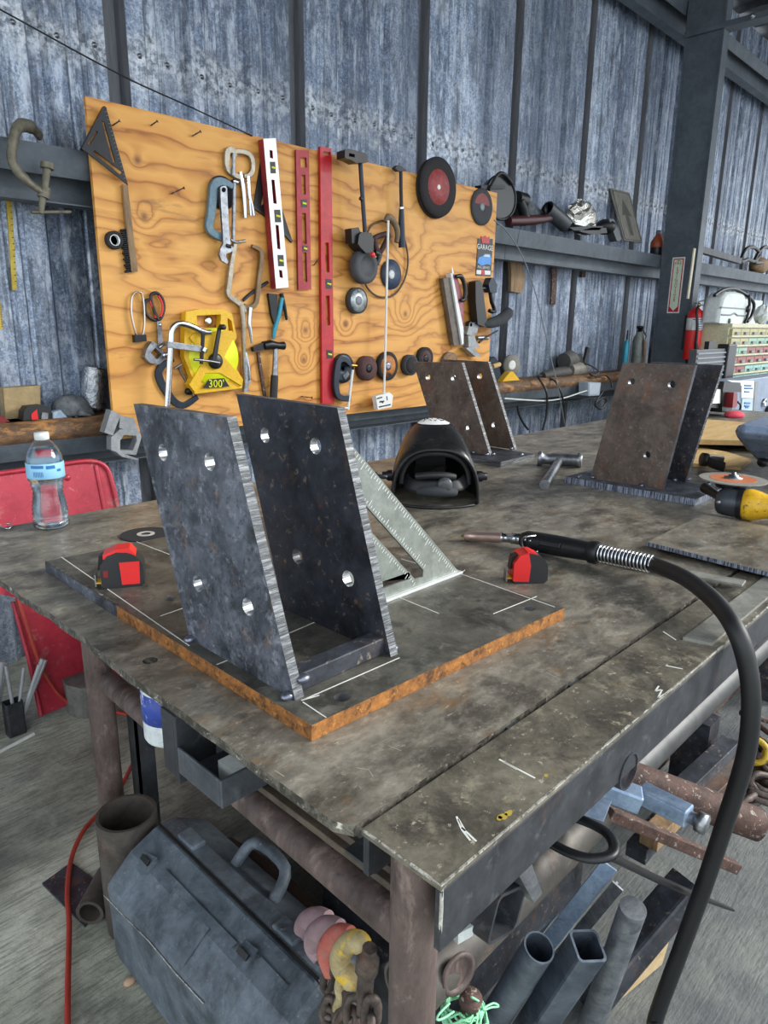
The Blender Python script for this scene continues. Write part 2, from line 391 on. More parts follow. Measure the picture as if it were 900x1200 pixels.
# ------------------------------------------------------------------ materials of the shell
def wall_mat():
    t = NT('galvanised_sheet')
    oi = t.n('ShaderNodeObjectInfo')
    geo = t.n('ShaderNodeNewGeometry')
    mp = t.n('ShaderNodeMapping'); mp.inputs['Scale'].default_value = (1, 1, .07); t.l(geo.outputs['Position'], mp.inputs[0]); st = mp.outputs[0]
    mp2 = t.n('ShaderNodeMapping'); mp2.inputs['Scale'].default_value = (1, 1, .35); t.l(geo.outputs['Position'], mp2.inputs[0]); st2 = mp2.outputs[0]
    mp3 = t.n('ShaderNodeMapping'); mp3.inputs['Scale'].default_value = (1, 1, .015); t.l(geo.outputs['Position'], mp3.inputs[0]); st3 = mp3.outputs[0]
    pos = geo.outputs['Position']
    base = t.ramp(t.noise(7, 5, .6, .2, st), [(.36, '#74839b'), (.5, '#9babc3'), (.62, '#bfccdf')])
    sp1 = t.ramp(t.noise(150, 3, .7, 0, pos), [(.38, '#4c4c4c'), (.5, '#a8a8a8'), (.60, '#ffffff')])
    col = t.mix(.5, base, sp1, 'MULTIPLY')
    vo = t.n('ShaderNodeTexVoronoi'); vo.inputs['Scale'].default_value = 85; t.l(pos, vo.inputs['Vector'])
    sp = t.ramp(vo.outputs['Color'], [(.15, '#5a5a5a'), (.85, '#f0f0f0')])
    col = t.mix(.40, col, sp, 'OVERLAY')
    pale = t.ramp(t.noise(22, 7, .75, .4, st2), [(.50, 0.0), (.60, 1.0)])
    col = t.mix(t.math('MULTIPLY', pale, .62), col, '#d3dbe6')
    blot = t.ramp(t.noise(13, 7, .75, .4, st2), [(.50, 0.0), (.61, 1.0)])
    col = t.mix(t.math('MULTIPLY', blot, .55), col, '#4a515c')
    streak = t.ramp(t.noise(38, 3, .6, 0, st), [(.56, 0.0), (.62, 1.0)])
    col = t.mix(t.math('MULTIPLY', streak, .5), col, '#3f454e')
    # weathered band along the girt screw line
    sz = t.n('ShaderNodeSeparateXYZ'); t.l(pos, sz.inputs[0])
    dz = t.math('ABSOLUTE', t.math('SUBTRACT', sz.outputs[2], 2.36))
    band = t.math('MULTIPLY', t.ramp(t.math('ADD', dz, t.math('MULTIPLY', t.math('SUBTRACT', t.noise(9, 4, .7, 0, pos), .5), .35)), [(.03, 1.0), (.12, 0.0)]), .6)
    col = t.mix(band, col, t.ramp(t.noise(30, 5, .7, 0, pos), [(.42, '#54575c'), (.58, '#e2e6ea')]))
    bri = t.n('ShaderNodeHueSaturation'); t.l(col, bri.inputs['Color'])
    t.l(t.math('ADD', t.math('MULTIPLY', oi.outputs['Random'], .3), .85), bri.inputs['Value'])
    return t.fin(t.mix(t.math('MULTIPLY', t.ramp(t.noise(2.6, 3, .5, 0, st3), [(.42, 1.0), (.56, 0.0)]), .5), bri.outputs[0], '#4c5666'), t.math('ADD', t.math('MULTIPLY', vo.outputs['Color'], .2), .36), .35, t.noise(70, 4, .6, 0, pos), .12, .002)
M_wall = wall_mat()
M_lap = weather('dark_lap_rib', '#54555a', '#7b7e84', 8, (.5,.65), .2, [('#3a3836', 6, .56, .12, .5), ('#7c828a', 20, .62, .1, .4)], stretch=(1,1,.12))  # rib recess faces, a darker grey than the pans

def floor_mat():
    t = NT('broomed_concrete')
    v = t.coord((1, 1, 1)); vs_ = t.coord((.9, 9, 1), rot=(0, 0, .25))
    br = t.noise(16, 6, .65, .5, vs_)
    base = t.ramp(t.noise(3.5, 8, .65, .3, v), [(.36, '#85867a'), (.5, '#b5b7a6'), (.64, '#d8dac9')])
    col = t.mix(t.math('MULTIPLY', t.ramp(br, [(.40, 1.0), (.52, 0.0)]), .5), base, '#57564f')
    col = t.mix(t.math('MULTIPLY', t.ramp(t.noise(9, 6, .7, .3, v), [(.55, 0.0), (.7, 1.0)]), .5), col, '#c8cabd')
    oil = t.ramp(t.noise(1.3, 6, .6, .4, t.coord(loc=(4.2, 1.7, 0))), [(.48, 0.0), (.64, 1.0)])
    col = t.mix(t.math('MULTIPLY', oil, .7), col, '#45474c')
    # the oil-stained aisle in front of the table
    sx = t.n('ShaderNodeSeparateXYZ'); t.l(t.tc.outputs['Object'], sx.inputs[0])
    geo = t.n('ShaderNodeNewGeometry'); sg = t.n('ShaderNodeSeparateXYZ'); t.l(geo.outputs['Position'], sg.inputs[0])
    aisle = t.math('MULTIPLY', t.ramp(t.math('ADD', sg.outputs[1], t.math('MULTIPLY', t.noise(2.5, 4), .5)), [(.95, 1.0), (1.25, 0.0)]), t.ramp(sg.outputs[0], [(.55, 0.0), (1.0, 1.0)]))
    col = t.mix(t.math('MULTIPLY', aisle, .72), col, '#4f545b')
    h = t.math('ADD', t.math('MULTIPLY', br, .8), t.noise(60, 5, .6, 0, v))
    return t.fin(col, .82, 0, h, .5, .006)
M_floor = floor_mat()

def ply_mat():
    t = NT('construction_plywood')
    geo = t.n('ShaderNodeNewGeometry'); pos = geo.outputs['Position']
    sp = t.n('ShaderNodeSeparateXYZ'); t.l(pos, sp.inputs[0])
    def stretch(sc):
        m = t.n('ShaderNodeMapping'); m.inputs['Scale'].default_value = sc; t.l(pos, m.inputs[0]); return m.outputs[0]
    field = t.math('ADD', t.math('MULTIPLY', sp.outputs[2], 11.0), t.math('MULTIPLY', t.noise(1.0, 4, .55, .4, stretch((.9, 1, 3.2))), 6.5))
    knot = None
    for (u, v, a, s_) in ((358,387,2.2,.07),(356,422,2.0,.05),(169,254,1.2,.05),(161,188,.6,.03),(300,440,1.5,.10),(478,300,1.5,.12),(475,368,2.0,.08),(405,380,1.4,.05),(500,330,1.0,.12),(190,300,.8,.12),(250,330,.9,.10)):
        p = ony(u, v, YB)
        d = t.n('ShaderNodeVectorMath'); d.operation = 'DISTANCE'; t.l(pos, d.inputs[0]); d.inputs[1].default_value = (p.x, YB, p.z)
        q = t.math('DIVIDE', d.outputs['Value'], s_)
        g = t.math('POWER', 2.718, t.math('MULTIPLY', t.math('MULTIPLY', q, q), -1.0))
        field = t.math('ADD', field, t.math('MULTIPLY', g, a*1.6))
        if u in (358, 356, 169, 161, 475, 405):
            k = t.math('POWER', 2.718, t.math('MULTIPLY', t.math('MULTIPLY', t.math('DIVIDE', d.outputs['Value'], .016), t.math('DIVIDE', d.outputs['Value'], .016)), -1.0))
            knot = k if knot is None else t.math('MAXIMUM', knot, k)
    fr = t.math('FRACT', field)
    ring = t.ramp(fr, [(0, '#ad6c2a'), (.12, '#d89645'), (.55, '#e2a552'), (.88, '#c88538'), (1, '#96561e')])
    col = t.mix(t.math('MULTIPLY', t.ramp(t.noise(2.2, 4, .6, .2, stretch((.7, 1, 2))), [(.4, 0.0), (.65, 1.0)]), .45), ring, '#e8b163')
    col = t.mix(t.math('MULTIPLY', t.ramp(t.noise(9, 5, .65, .2, stretch((.25, 1, 2.4))), [(.55, 0.0), (.72, 1.0)]), .55), col, '#a5662c')
    col = t.mix(t.math('MULTIPLY', t.ramp(t.noise(5, 6, .7, .4, stretch((.35, 1, 1.8))), [(.63, 0.0), (.73, 1.0)]), .6), col, '#6a4a2a')
    col = t.mix(t.math('MULTIPLY', knot, .85), col, '#6b3a1c')
    return t.fin(col, .55, 0, t.noise(60, 4, .6, 0, stretch((.3, 1, 4))), .12, .001)
M_ply = ply_mat()
M_plyedge = weather('plywood_edge', '#8f7145', '#c09a5f', 20, (.7,.85), 0, stretch=(.3,.3,6))

# ------------------------------------------------------------------ floor, wall, roof
mb = MB().box((-4, -6, -.12), (13, 3.1, 0))
struct('floor', mb, M_floor, 'broomed grey concrete workshop floor')

wall = thing('wall_back', 'ribbed galvanised steel back wall of the workshop', None, (0, YW, 0))
wall['kind'] = 'structure'
SW = .892
def sheet_profile():
    p = []
    def rec(x, w, d, sl): p.extend([(x, 0), (x+sl, d), (x+w-sl, d), (x+w, 0)])
    def bead(x): p.extend([(x, 0), (x+.008, .006), (x+.016, .006), (x+.024, 0)])
    rec(0.0, .092, .055, .016); bead(.165); bead(.215); rec(.298, .075, .026, .016); bead(.440); bead(.495); rec(.596, .075, .026, .016); bead(.735); bead(.79)
    p.append((SW, 0)); return p
prof = sheet_profile()
def sheet_mesh():
    m = MB(); V = []; n = len(prof)
    for (x, d) in prof: V += [(x, d, 0), (x, d, 4.175)]
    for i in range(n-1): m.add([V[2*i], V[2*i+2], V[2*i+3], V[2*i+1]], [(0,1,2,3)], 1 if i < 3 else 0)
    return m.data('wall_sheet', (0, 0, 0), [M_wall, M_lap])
sm_ = sheet_mesh()
X0 = 1.430
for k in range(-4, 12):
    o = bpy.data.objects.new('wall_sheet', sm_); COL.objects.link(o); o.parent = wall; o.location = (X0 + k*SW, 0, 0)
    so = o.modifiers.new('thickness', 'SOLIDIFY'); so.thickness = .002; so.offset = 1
# screw heads along the girts
mb = MB()
for k in range(-2, 10):
    for dx in (.14, .26, .42, .56, .71, .85):
        for z in (2.36, .98):
            x = X0 + k*SW + dx
            mb.lathe([(.011, 0), (.011, .002), (.006, .004), (.006, .009), (.0, .010)], (x, YW, z + .006*math.sin(9*x)), (0, -1, 0), 8)
part('screw_heads', mb, M_steel, wall, kind='stuff', label='bright screw heads on the girt lines')

mb = MB().box((-4, -.9, 4.22), (13, 3.1, 4.28))
for i in range(40):
    mb.box((-4+.43*i, -.9, 4.18), (-4+.43*i+.05, 3.1, 4.22))
struct('ceiling', mb, M_darksteel, 'dark metal roof deck over the workshop')

def girt(name, zt, zb, y0, label):
    """Z-purlin: top flange used as a shelf, sloped front lip, web, bottom lip"""
    g = thing(name, label, None, (0, y0, zb)); g['kind'] = 'structure'
    h = zt - zb
    for (a, b) in ((-4, 3.96), (3.964, 13)):
        m = MB()
        m.box((a, y0, zt-.004), (b, YW-.002, zt)); m.hexa([(a,y0+.016,zt-.095),(b,y0+.016,zt-.095),(b,y0+.020,zt-.095),(a,y0+.020,zt-.095),(a,y0,zt),(b,y0,zt),(b,y0+.004,zt),(a,y0+.004,zt)])
        part('top_flange', m, M_beam, g)
        m = MB().box((a, y0+.10, zb), (b, y0+.104, zt-.004)); part('web', m, M_beam, g)
        m = MB().box((a, y0+.02, zb), (b, y0+.10, zb+.004)); part('bottom_flange', m, M_beam, g)
    return g
girt('trim_1', 1.935, 1.752, YB+.025, 'grey steel girt shelf running behind the plywood board')
girt('trim_2', .945, .80, YB+.06, 'low grey steel girt below the rusty pipe ledge')
girt('trim_3', 3.78, 3.55, YB+.025, 'upper grey steel girt under the roof')

# ------------------------------------------------------------------ rusty pipe ledge (in two lengths, left and right of the board)
def ledge(name, xa, xb, label):
    g = thing(name, label, 'pipe', ((xa+xb)/2, YB+.11, .90))
    m = MB().pipe((xa, YB+.10, .945), (xb, YB+.10, .945), .047, .005, 28); part('pipe', m, M_rust, g)
    m = MB().box((xa, YB+.10, .984), (xb, YW-.004, .992)); part('ledge_plate', m, M_rust, g)
    return g
ledge('pipe_rail', -.6, 1.36, 'rusty steel pipe ledge behind the water bottle')
ledge('pipe_rail', 3.45, 6.0, 'rusty steel pipe ledge between the two brown brackets')

# ------------------------------------------------------------------ column with the extinguisher sign
colm = thing('steel_column', 'tall grey steel column carrying the fire extinguisher sign', None, (6.14, 2.5, 0)); colm['kind'] = 'structure'
CX0, CX1 = 6.06, 6.17; CY0, CY1 = 2.385, 2.68
part('flange', MB().box((CX0, CY1-.014, 0), (CX1, CY1, 4.18)), M_beam, colm)
part('flange', MB().box((CX0, CY0, 0), (CX1, CY0+.014, 4.18)), M_beam, colm)
part('web', MB().box((CX0+.012, CY0+.014, 0), (CX0+.024, CY1-.014, 4.18)), M_beam, colm)
part('stiffener', MB().box((CX0-.02, CY0-.42, 3.52), (CX1, CY1, 3.56)), M_beam, colm)
part('bolt', MB().lathe([(.02,0),(.02,.014),(.012,.014),(.012,.03),(0,.03)], (CX0-.02, CY0-.2, 3.54), (-1,0,0), 6), M_steel, colm)
mb = MB().box((-4, -.9, 3.98), (13, -.75, 4.18))
struct('trim_4', mb, M_beam, 'grey roof beam over the open bay')
mb = MB().box((CX0, -.75, 3.95), (CX1, CY0, 4.18))
struct('trim_5', mb, M_beam, 'grey roof rafter on top of the column')

# sign on the web of the column
sg = thing('extinguisher_sign', 'white and red fire extinguisher sign with downward arrow on the column', 'sign', (CX0+.012, 2.5, 1.6))
def cw(u, v): return onx(u, v, CX0+.012)
q = [cw(*p) for p in ((788,301),(803,302),(796,367),(782,367))]
yc = sum(p.y for p in q)/4; zc = sum(p.z for p in q)/4; hw = abs((q[0].y+q[3].y)-(q[1].y+q[2].y))/4; hh = abs((q[0].z+q[1].z)-(q[2].z+q[3].z))/4
sx_ = CX0+.012
U = Vector((0,-1,0)); W = Vector((0,0,1)); N = Vector((-1,0,0)); O = Vector((sx_, yc, zc))
rect = lambda a,b: [(-a,-b),(a,-b),(a,b),(-a,b)]
part('plate', MB().prism(rect(hw,hh), O, U, W, N, 0, .002), M_white, sg)
part('red_border', MB().prism(rect(hw*.82,hh*.955), O, U, W, N, .002, .0026, holes=[rect(hw*.66,hh*.915)]), M_red, sg)
M_glow = plain('pale_green_sign_field', '#d5e6cc', .5, 0, .04)
part('green_field', MB().prism(rect(hw*.66,hh*.915), O, U, W, N, .002, .0022), M_glow, sg)
part('arrow_ground', MB().prism([(-hw*.66,-hh*.915),(0,-hh*.915),(-hw*.66,-hh*.76)], O, U, W, N, .0022, .003).prism([(hw*.66,-hh*.915),(hw*.66,-hh*.76),(0,-hh*.915)], O, U, W, N, .0022, .003), M_red, sg, kind='stuff')
mb = MB(); text_mb('FIRE', hw*.62, O + W*hh*.78, U, W, N, .004, mb=mb)
for i, ch in enumerate('EXTINGUISHER'): text_mb(ch, hw*.62, O + W*(hh*.60 - i*hh*.104), U, W, N, .004, mb=mb)
part('lettering', mb, M_red, sg, kind='stuff')
part('arrow', MB().prism([(-hw*.5,hh*.86),(hw*.5,hh*.86),(0,hh*.89)], O, U, W, N, .0022, .003), M_red, sg)

# ------------------------------------------------------------------ plywood board
TL, TR = ony(106,115), ony(582,225)
BX0, BX1, BZ0, BZ1 = 1.225, 3.672, .902, 2.108
mb = MB().box((BX0, YB, BZ0), (BX1, YB+.018, BZ1))
board = solo('tool_board', mb, [M_ply], 'large golden plywood board hung with hand tools on the wall', 'tool board')
# ------------------------------------------------------------------ welding table
TX0, TX1 = .394, 4.62          # plate
TY0, TY1 = .430, 1.780
SX0, SY0, SY1 = .408, .320, .423   # front strip
tbl = thing('welding_table', 'large worn steel welding table with pipe legs', 'table', (1.9, 1.05, 0))
# left edge slightly wavy from torch cuts
edge = [(TX1, TY0), (TX1, TY1), (TX0+.012, TY1)]
random.seed(3)
y = TY1 - .05
wav = []
while y > TY0 + .09:
    wav.append((TX0 + random.uniform(-.0035, .0035) + (.005 if 1.0 < y < 1.2 else 0), y)); y -= random.uniform(.025, .05)
edge += wav + [(TX0+.002, TY0+.02), (TX0+.012, TY0)]
tholes = []
for (u, v, r) in ((176, 774, .011), (735, 549, .01)):
    p = onz(u, v); tholes.append(circ(p.x, p.y, r, 16))
mb = MB().prism(edge, (0,0,ZT), (1,0,0), (0,1,0), (0,0,1), -.0127, 0, holes=tholes, side=1)
part('top_plate', mb, [M_table, M_wornedge], tbl, bevel=.0012)
# front strip: channel with its web up
mb = MB()
mb.box((SX0, SY0, ZT-.008), (TX1, SY1, ZT)); part('front_strip', mb, [M_strip], tbl, bevel=.002)
mb = MB().box((SX0+.002, SY0, ZT-.076), (TX1, SY0+.008, ZT-.008)); part('strip_flange', mb, M_darksteel, tbl, bevel=.001)
mb = MB().box((SX0+.004, SY1-.008, ZT-.055), (TX1, SY1, ZT-.008)); part('strip_flange', mb, M_darksteel, tbl)
# worn bright line along the front corner
mb = MB()
x = SX0
random.seed(5)
while x < 1.9:
    l = random.uniform(.02, .07); w = random.uniform(.0005, .0016)
    mb.box((x, SY0-.0006, ZT-w), (x+l, SY0+w, ZT+.0005)); x += l + random.uniform(0, .006)
y = SY0
while y < SY1:
    l = random.uniform(.008, .02); w = random.uniform(.0005, .0016)
    mb.box((SX0-.0006, y, ZT-w), (SX0+w, min(y+l, SY1), ZT+.0005)); y += l + random.uniform(0, .006)
mb.tube([(SX0+.004, SY0+.002, ZT-.004), (SX0+.003, SY0+.001, ZT-.03), (SX0+.004, SY0+.002, ZT-.058)], .002, 6)
part('worn_edge', mb, M_bright, tbl, kind='stuff', label='bright worn and welded corner of the strip')
# paint scuffs on the strip
def scuffs(name, segs, w, mat, par, z):
    m = MB()
    for s_ in segs:
        pts = [onz(u, v, z) for u, v in s_]
        for a, b in zip(pts[:-1], pts[1:]):
            if (b-a).length > 1e-5: m.bar(a + Vector((0,0,.0002)), b + Vector((0,0,.0002)), w, .0003)
    return part(name, m, mat, par, kind='stuff')
scuffs('paint_scuffs', [[(535,957),(541,972),(551,985)],[(537,960),(545,974)],[(541,970),(558,986)],[(585,890),(627,912)],[(772,804),(768,810),(776,808),(771,818),(780,813),(788,806)],[(770,822),(777,816)],[(777,740),(792,750)],[(590,893),(606,902)],[(780,780),(800,784)]], .0022, M_chalk, tbl, ZT)
mb = MB()
for (u, v, r) in ((590, 957, .006), (596, 953, .005), (585, 959, .004), (640, 909, .003)):
    p = onz(u, v); mb.prism([(p.x + r*random.uniform(.6,1.2)*math.cos(a), p.y + r*.8*random.uniform(.6,1.2)*math.sin(a)) for a in [i*.7 for i in range(9)]], (0,0,ZT), (1,0,0), (0,1,0), (0,0,1), .0001, .0005)
part('yellow_paint_spots', mb, plain('yellow_paint_spot', '#b8a040', .6, 0, .2), tbl, kind='stuff')
scuffs('scratches', [[(418,900),(432,902),(437,910)],[(322,903),(333,910)],[(80,686),(57,690)],[(470,880),(455,874)],[(318,838),(331,840)],[(640,788),(656,796)],[(500,590),(515,587)],[(655,580),(690,577)]], .0008, plain('dull_scratch', '#a39d8f', .7, 0, .15), tbl, ZT)
# legs
def leg(name, x, y, r=.0245, z0=0, z1=ZT-.0127):
    return part(name, MB().pipe((x, y, z0), (x, y, z1), r, .004, 28), M_leg, tbl)
leg('leg', .4335, .372, z1=ZT-.008); leg('leg', .600, 1.500, .030); leg('leg', 4.52, .38); leg('leg', 4.52, 1.70); leg('leg', 1.9, 1.70)
# rails
part('end_rail', MB().pipe((.462, .392, .724), onx(128, 800, .59), .024, .003, 24), M_leg, tbl)
part('front_rail', MB().pipe((.492, .432, .59), (.93, .432, .59), .036, .004, 28), weather('grey_pipe', '#403c39', '#625d57', 6, (.45,.6), .3, [('#8b6f60', 10, .62, .1, .5), ('#9a9a98', 26, .64, .1, .4)]), tbl)
part('rail_port', MB().lathe([(.026,0),(.026,.004),(.020,.004),(.019,-.002),(0,-.002)], (.545, .432-.034, .602), (-.15,-1,.12), 24), M_leg, tbl)
part('brace', MB().box((.655, 1.455, 0), (.661, 1.495, .85)).box((.655, 1.455, 0), (.700, 1.461, .85)), M_darksteel, tbl)
# aprons under the plate edge: black angle, wooden packers
part('edge_angle', MB().box((.46, .435, .795), (.466, 1.05, .857)).box((.466, .435, .795), (.52, 1.05, .801)), M_darksteel, tbl)
for i, (z, x, w) in enumerate(((.752, .462, .035), (.764, .470, .04), (.776, .478, .03))):
    part('packing_slat', MB().box((x, .40, z), (x+w, .68, z+.010)), weather('dark_packer_wood', '#3f372e', '#63574a', 12, (.6,.8)), tbl, bevel=.001)
part('cross_channel', MB().box((.43, .425, .80), (3.3, .429, .855)).box((.43, .429, .80), (3.3, .47, .804)), M_darksteel, tbl)
part('round_lug', MB().lathe([(.034,0),(.034,.004),(.030,.006),(0,.006)], (.500, .585, .800), (-1,0,0), 28), M_mill, tbl)
# rod holder welded to the left edge
hp = MB()
a = Vector((.400, .80, 0))
hp.box((.392, .752, .757), (.45, .758, .857)); hp.box((.392, .758, .765), (.398, .79, .857))
part('holder_plate', hp, M_darksteel, tbl, bevel=.001)
hp = MB()
hp.box((.392, .655, .775), (.396, .752, .814)); hp.box((.392, .650, .775), (.47, .655, .814)); hp.box((.466, .655, .775), (.47, .752, .814)); hp.box((.396,.655,.775),(.466,.752,.778))
part('holder_box', hp, weather('raw_steel_box', '#4a5058', '#6b7078', 9, (.35,.5), .5, [('#8d9296', 20, .6, .12, .5)]), tbl, bevel=.0015)
part('holder_block', MB().box((.42, .660, .778), (.46, .70, .806)), M_offw, tbl)
# gap spacers between plate and strip
for u, v in ((671, 796), (600, 845)):
    p = onz(u, v); part('weld_tab', MB().box((p.x-.012, SY1, ZT-.02), (p.x+.012, TY0, ZT-.004)), M_darksteel, tbl)
# stub pipe welded under the strip, and the open square tube
STB = ony(738,904,.318)
part('pipe_stub', MB().pipe(STB, STB+Vector((0,.12,0)), .026, .003, 28).lathe([(.024,0),(.024,.002),(0,.002)], STB+Vector((0,.008,0)), (0,-1,0), 24), M_mill2, tbl)
def sqtube(mb, p0, p1, w, h, t, up=(0,0,1), mi=0):
    p0, p1 = Vector(p0), Vector(p1); n = (p1-p0).normalized(); u = Vector(up); u = (u-n*u.dot(n)).normalized(); x = n.cross(u)
    def rr(W, H, r):
        o = []
        for cx, cy, a0 in ((W-r,H-r,0),(-W+r,H-r,90),(-W+r,-H+r,180),(W-r,-H+r,270)):
            for k in range(4): a_ = math.radians(a0+30*k); o.append((cx+r*math.cos(a_), cy+r*math.sin(a_)))
        return o
    mb.prism(rr(w/2,h/2,min(w,h)*.16), p0, x, u, n, 0, (p1-p0).length, holes=[rr(w/2-t,h/2-t,min(w,h)*.12)], mi=mi)
    return mb
part('receiver_tube', sqtube(MB(), ony(595,1071,.345), ony(595,1071,.345)+Vector((0,.2,0)), .062, .058, .004, (.35,0,1)), M_darksteel, tbl)
part('bent_tab', MB().hexa([Vector(p) for p in [ony(*q,.335)+Vector((0,dy,0)) for dy in (0,.03) for q in K('D6',515,320,555,275,500,120,435,175)]]), M_steel, tbl)
mb = MB()
for p in ((1.25, 2.15),): mb.hexa([Vector(q) for q in ((p[0],.318,.80),(p[1],.318,.80),(p[1],.40,.80),(p[0],.40,.80),(p[0],.318,.806),(p[1],.318,.806),(p[1],.40,.806),(p[0],.40,.806))])
part('under_angle', mb, M_darksteel, tbl)

# ------------------------------------------------------------------ main weldment
ZB = ZT + .022
wm = thing('steel_weldment', 'dark steel base plate with two leaning drilled plates, orange rust on its near edges', 'weldment', (.74, .95, ZT))
F_, R_, L_ = onz(365,850,ZB), onz(662,712,ZB), onz(52.5,658,ZB)
Bk = R_ + (L_ - F_)
def lerp(a, b, t): return a + (b-a)*t
LM = lerp(F_, L_, .62)
outer = [(p.x, p.y) for p in (F_, R_, Bk, L_, LM)]
bh = []
for (u, v) in ((401,817),(620,713),(136,650)): p = onz(u, v, ZB); bh.append(circ(p.x, p.y, .0105, 20))
p = onz(199,702,ZB); bh.append(circ(p.x, p.y, .009, 18))
mb = MB().prism(outer, (0,0,0), (1,0,0), (0,1,0), (0,0,1), ZT+.0005, ZB, holes=bh, side=[1,2,2,2,1], hside=3)
part('base_plate', mb, [weather('base_plate_top', '#45443f', '#77746a', 8, (.4,.6), .3, [('#98958a', 24, .59, .12, .5), ('#2a2a28', 9, .56, .1, .7), ('#6a3f38', 26, .68, .06, .5)]), M_rustedge, M_mill, M_bore], wm, bevel=.003)
def yzplate(x0, th, quad, holes, r=.0125):
    return MB().prism(quad, (x0,0,0), (0,1,0), (0,0,1), (1,0,0), 0, th, holes=[circ(a, b, r, 20) for a, b in holes], side=1, hside=2)
up = yzplate(.492, .0145, [(.629,ZB),(.879,ZB),(.999,1.232),(.753,1.236)], [(.798,1.173),(.921,1.169),(.847,.989),(.724,.990)])
part('upright_plate', up, [M_mill, M_cut, M_bore], wm, bevel=.0012, label='left upright plate with blue-grey mill scale')
up = yzplate(.664, .0145, [(.627,ZB),(.875,ZB),(.985,1.237),(.738,1.236)], [(.909,1.178),(.786,1.176),(.835,.993),(.716,.987)])
part('upright_plate', up, [M_mill2, M_cut, M_bore], wm, bevel=.0012, label='darker right upright plate')
part('crossbar', MB().box((.5065, .640, ZB), (.664, .668, ZB+.026)), M_mill2, wm, bevel=.002)
M_weld = plain('weld_bead', '#7d8290', .3, .8, .2)
def tack(par, p, r=.008):
    part('tack_weld', MB().ell(p, r*1.3, r, r*.8, 12, 8), M_weld, par)
for q in ((.489,.872,ZB+.003),(.489,.640,ZB+.003),(.681,.640,ZB+.003),(.681,.868,ZB+.003),(.512,.637,ZB+.02)): tack(wm, Vector(q))
# chalk layout lines
def chalk(par, z, segs, w=.0015):
    for (a, b) in segs:
        p, q = onz(*a, z), onz(*b, z)
        part('chalk_line', MB().bar(p + Vector((0,0,.0003)), q + Vector((0,0,.0003)), w, .0005), M_chalk, par)
chalk(wm, ZB, [((72,653),(222,757)),((160,635),(199,650)),((188,722),(214,713)),((537,671.5),(650,711.5)),((578,719.5),(629,699)),((467,700),(514,719)),((353,821),(374,815)),((355,823),(382,841)),((356,820),(468,771)),((254,779),(269,773)),((545,668),(540,672)),((339,742),(374,727)),((470,655),(490,661))])
# grey-white ground strip on the near edge of the base
part('ground_edge', MB().bar(lerp(L_, LM, .0)+Vector((.003,0,.0004)), lerp(L_, LM, 1.0)+Vector((.003,0,.0004)), .004, .0008), M_wornedge, wm)

# ------------------------------------------------------------------ speed square
sq = thing('speed_square', 'big aluminium triangular square standing behind the right upright plate', 'square', (.86, .78, ZB))
SYp = .782; xr = 1.010; xl = .706; zt = ZB + .304
O = Vector((0, SYp, 0))
def sxz(pts): return [(a, b) for a, b in pts]
hyp = Vector((xl - xr, zt - ZB)).normalized(); nrm = Vector((-hyp.y, hyp.x)) * -1   # pointing inside? fixed below
inn = Vector((-1, -1)).normalized()
def hp_(t, off):   # point at fraction t along the hypotenuse from the right tip, off metres inside
    p = Vector((xr, ZB)) + hyp * (t * .43) + inn * off
    return (p.x, p.y)
slot = [hp_(.30,.052), hp_(.80,.052), hp_(.82,.058), hp_(.80,.066), hp_(.30,.066), hp_(.28,.058)]
slot = [hp_(.22,.050), hp_(.78,.050), hp_(.80,.058), hp_(.76,.074), hp_(.24,.074), hp_(.20,.060)]
slot2 = [(.80, ZB+.024), (.872, ZB+.024), (.872, ZB+.037), (.80, ZB+.037)]
mb = MB().prism([(xl, ZB+.004), (xr, ZB+.004), (xl, zt)], O, (1,0,0), (0,0,1), (0,-1,0), -.0022, .0022, holes=[slot, slot2])
part('blade', mb, M_alu, sq)
part('fence', MB().box((xl, SYp-.011, ZB), (xr+.004, SYp+.011, ZB+.005)), M_aluw, sq, bevel=.001)
mb = MB()
N_ = 56
for i in range(N_):
    t = .03 + i*(.92/N_); ln = .014 if i % 8 == 0 else (.010 if i % 4 == 0 else .006)
    a, b = hp_(t, .002), hp_(t, .002+ln)
    mb.bar((a[0], SYp-.0024, a[1]), (b[0], SYp-.0024, b[1]), .0009, .0006, (0,-1,0))
    if .22 < t < .78:
        a, b = hp_(t, .047), hp_(t, .047 - ln*.8); mb.bar((a[0], SYp-.0024, a[1]), (b[0], SYp-.0024, b[1]), .0009, .0006, (0,-1,0))
        a, b = hp_(t, .078), hp_(t, .078 + ln*.7); mb.bar((a[0], SYp-.0024, a[1]), (b[0], SYp-.0024, b[1]), .0009, .0006, (0,-1,0))
part('scale_marks', mb, M_white, sq, kind='stuff', label='white ruler graduations')

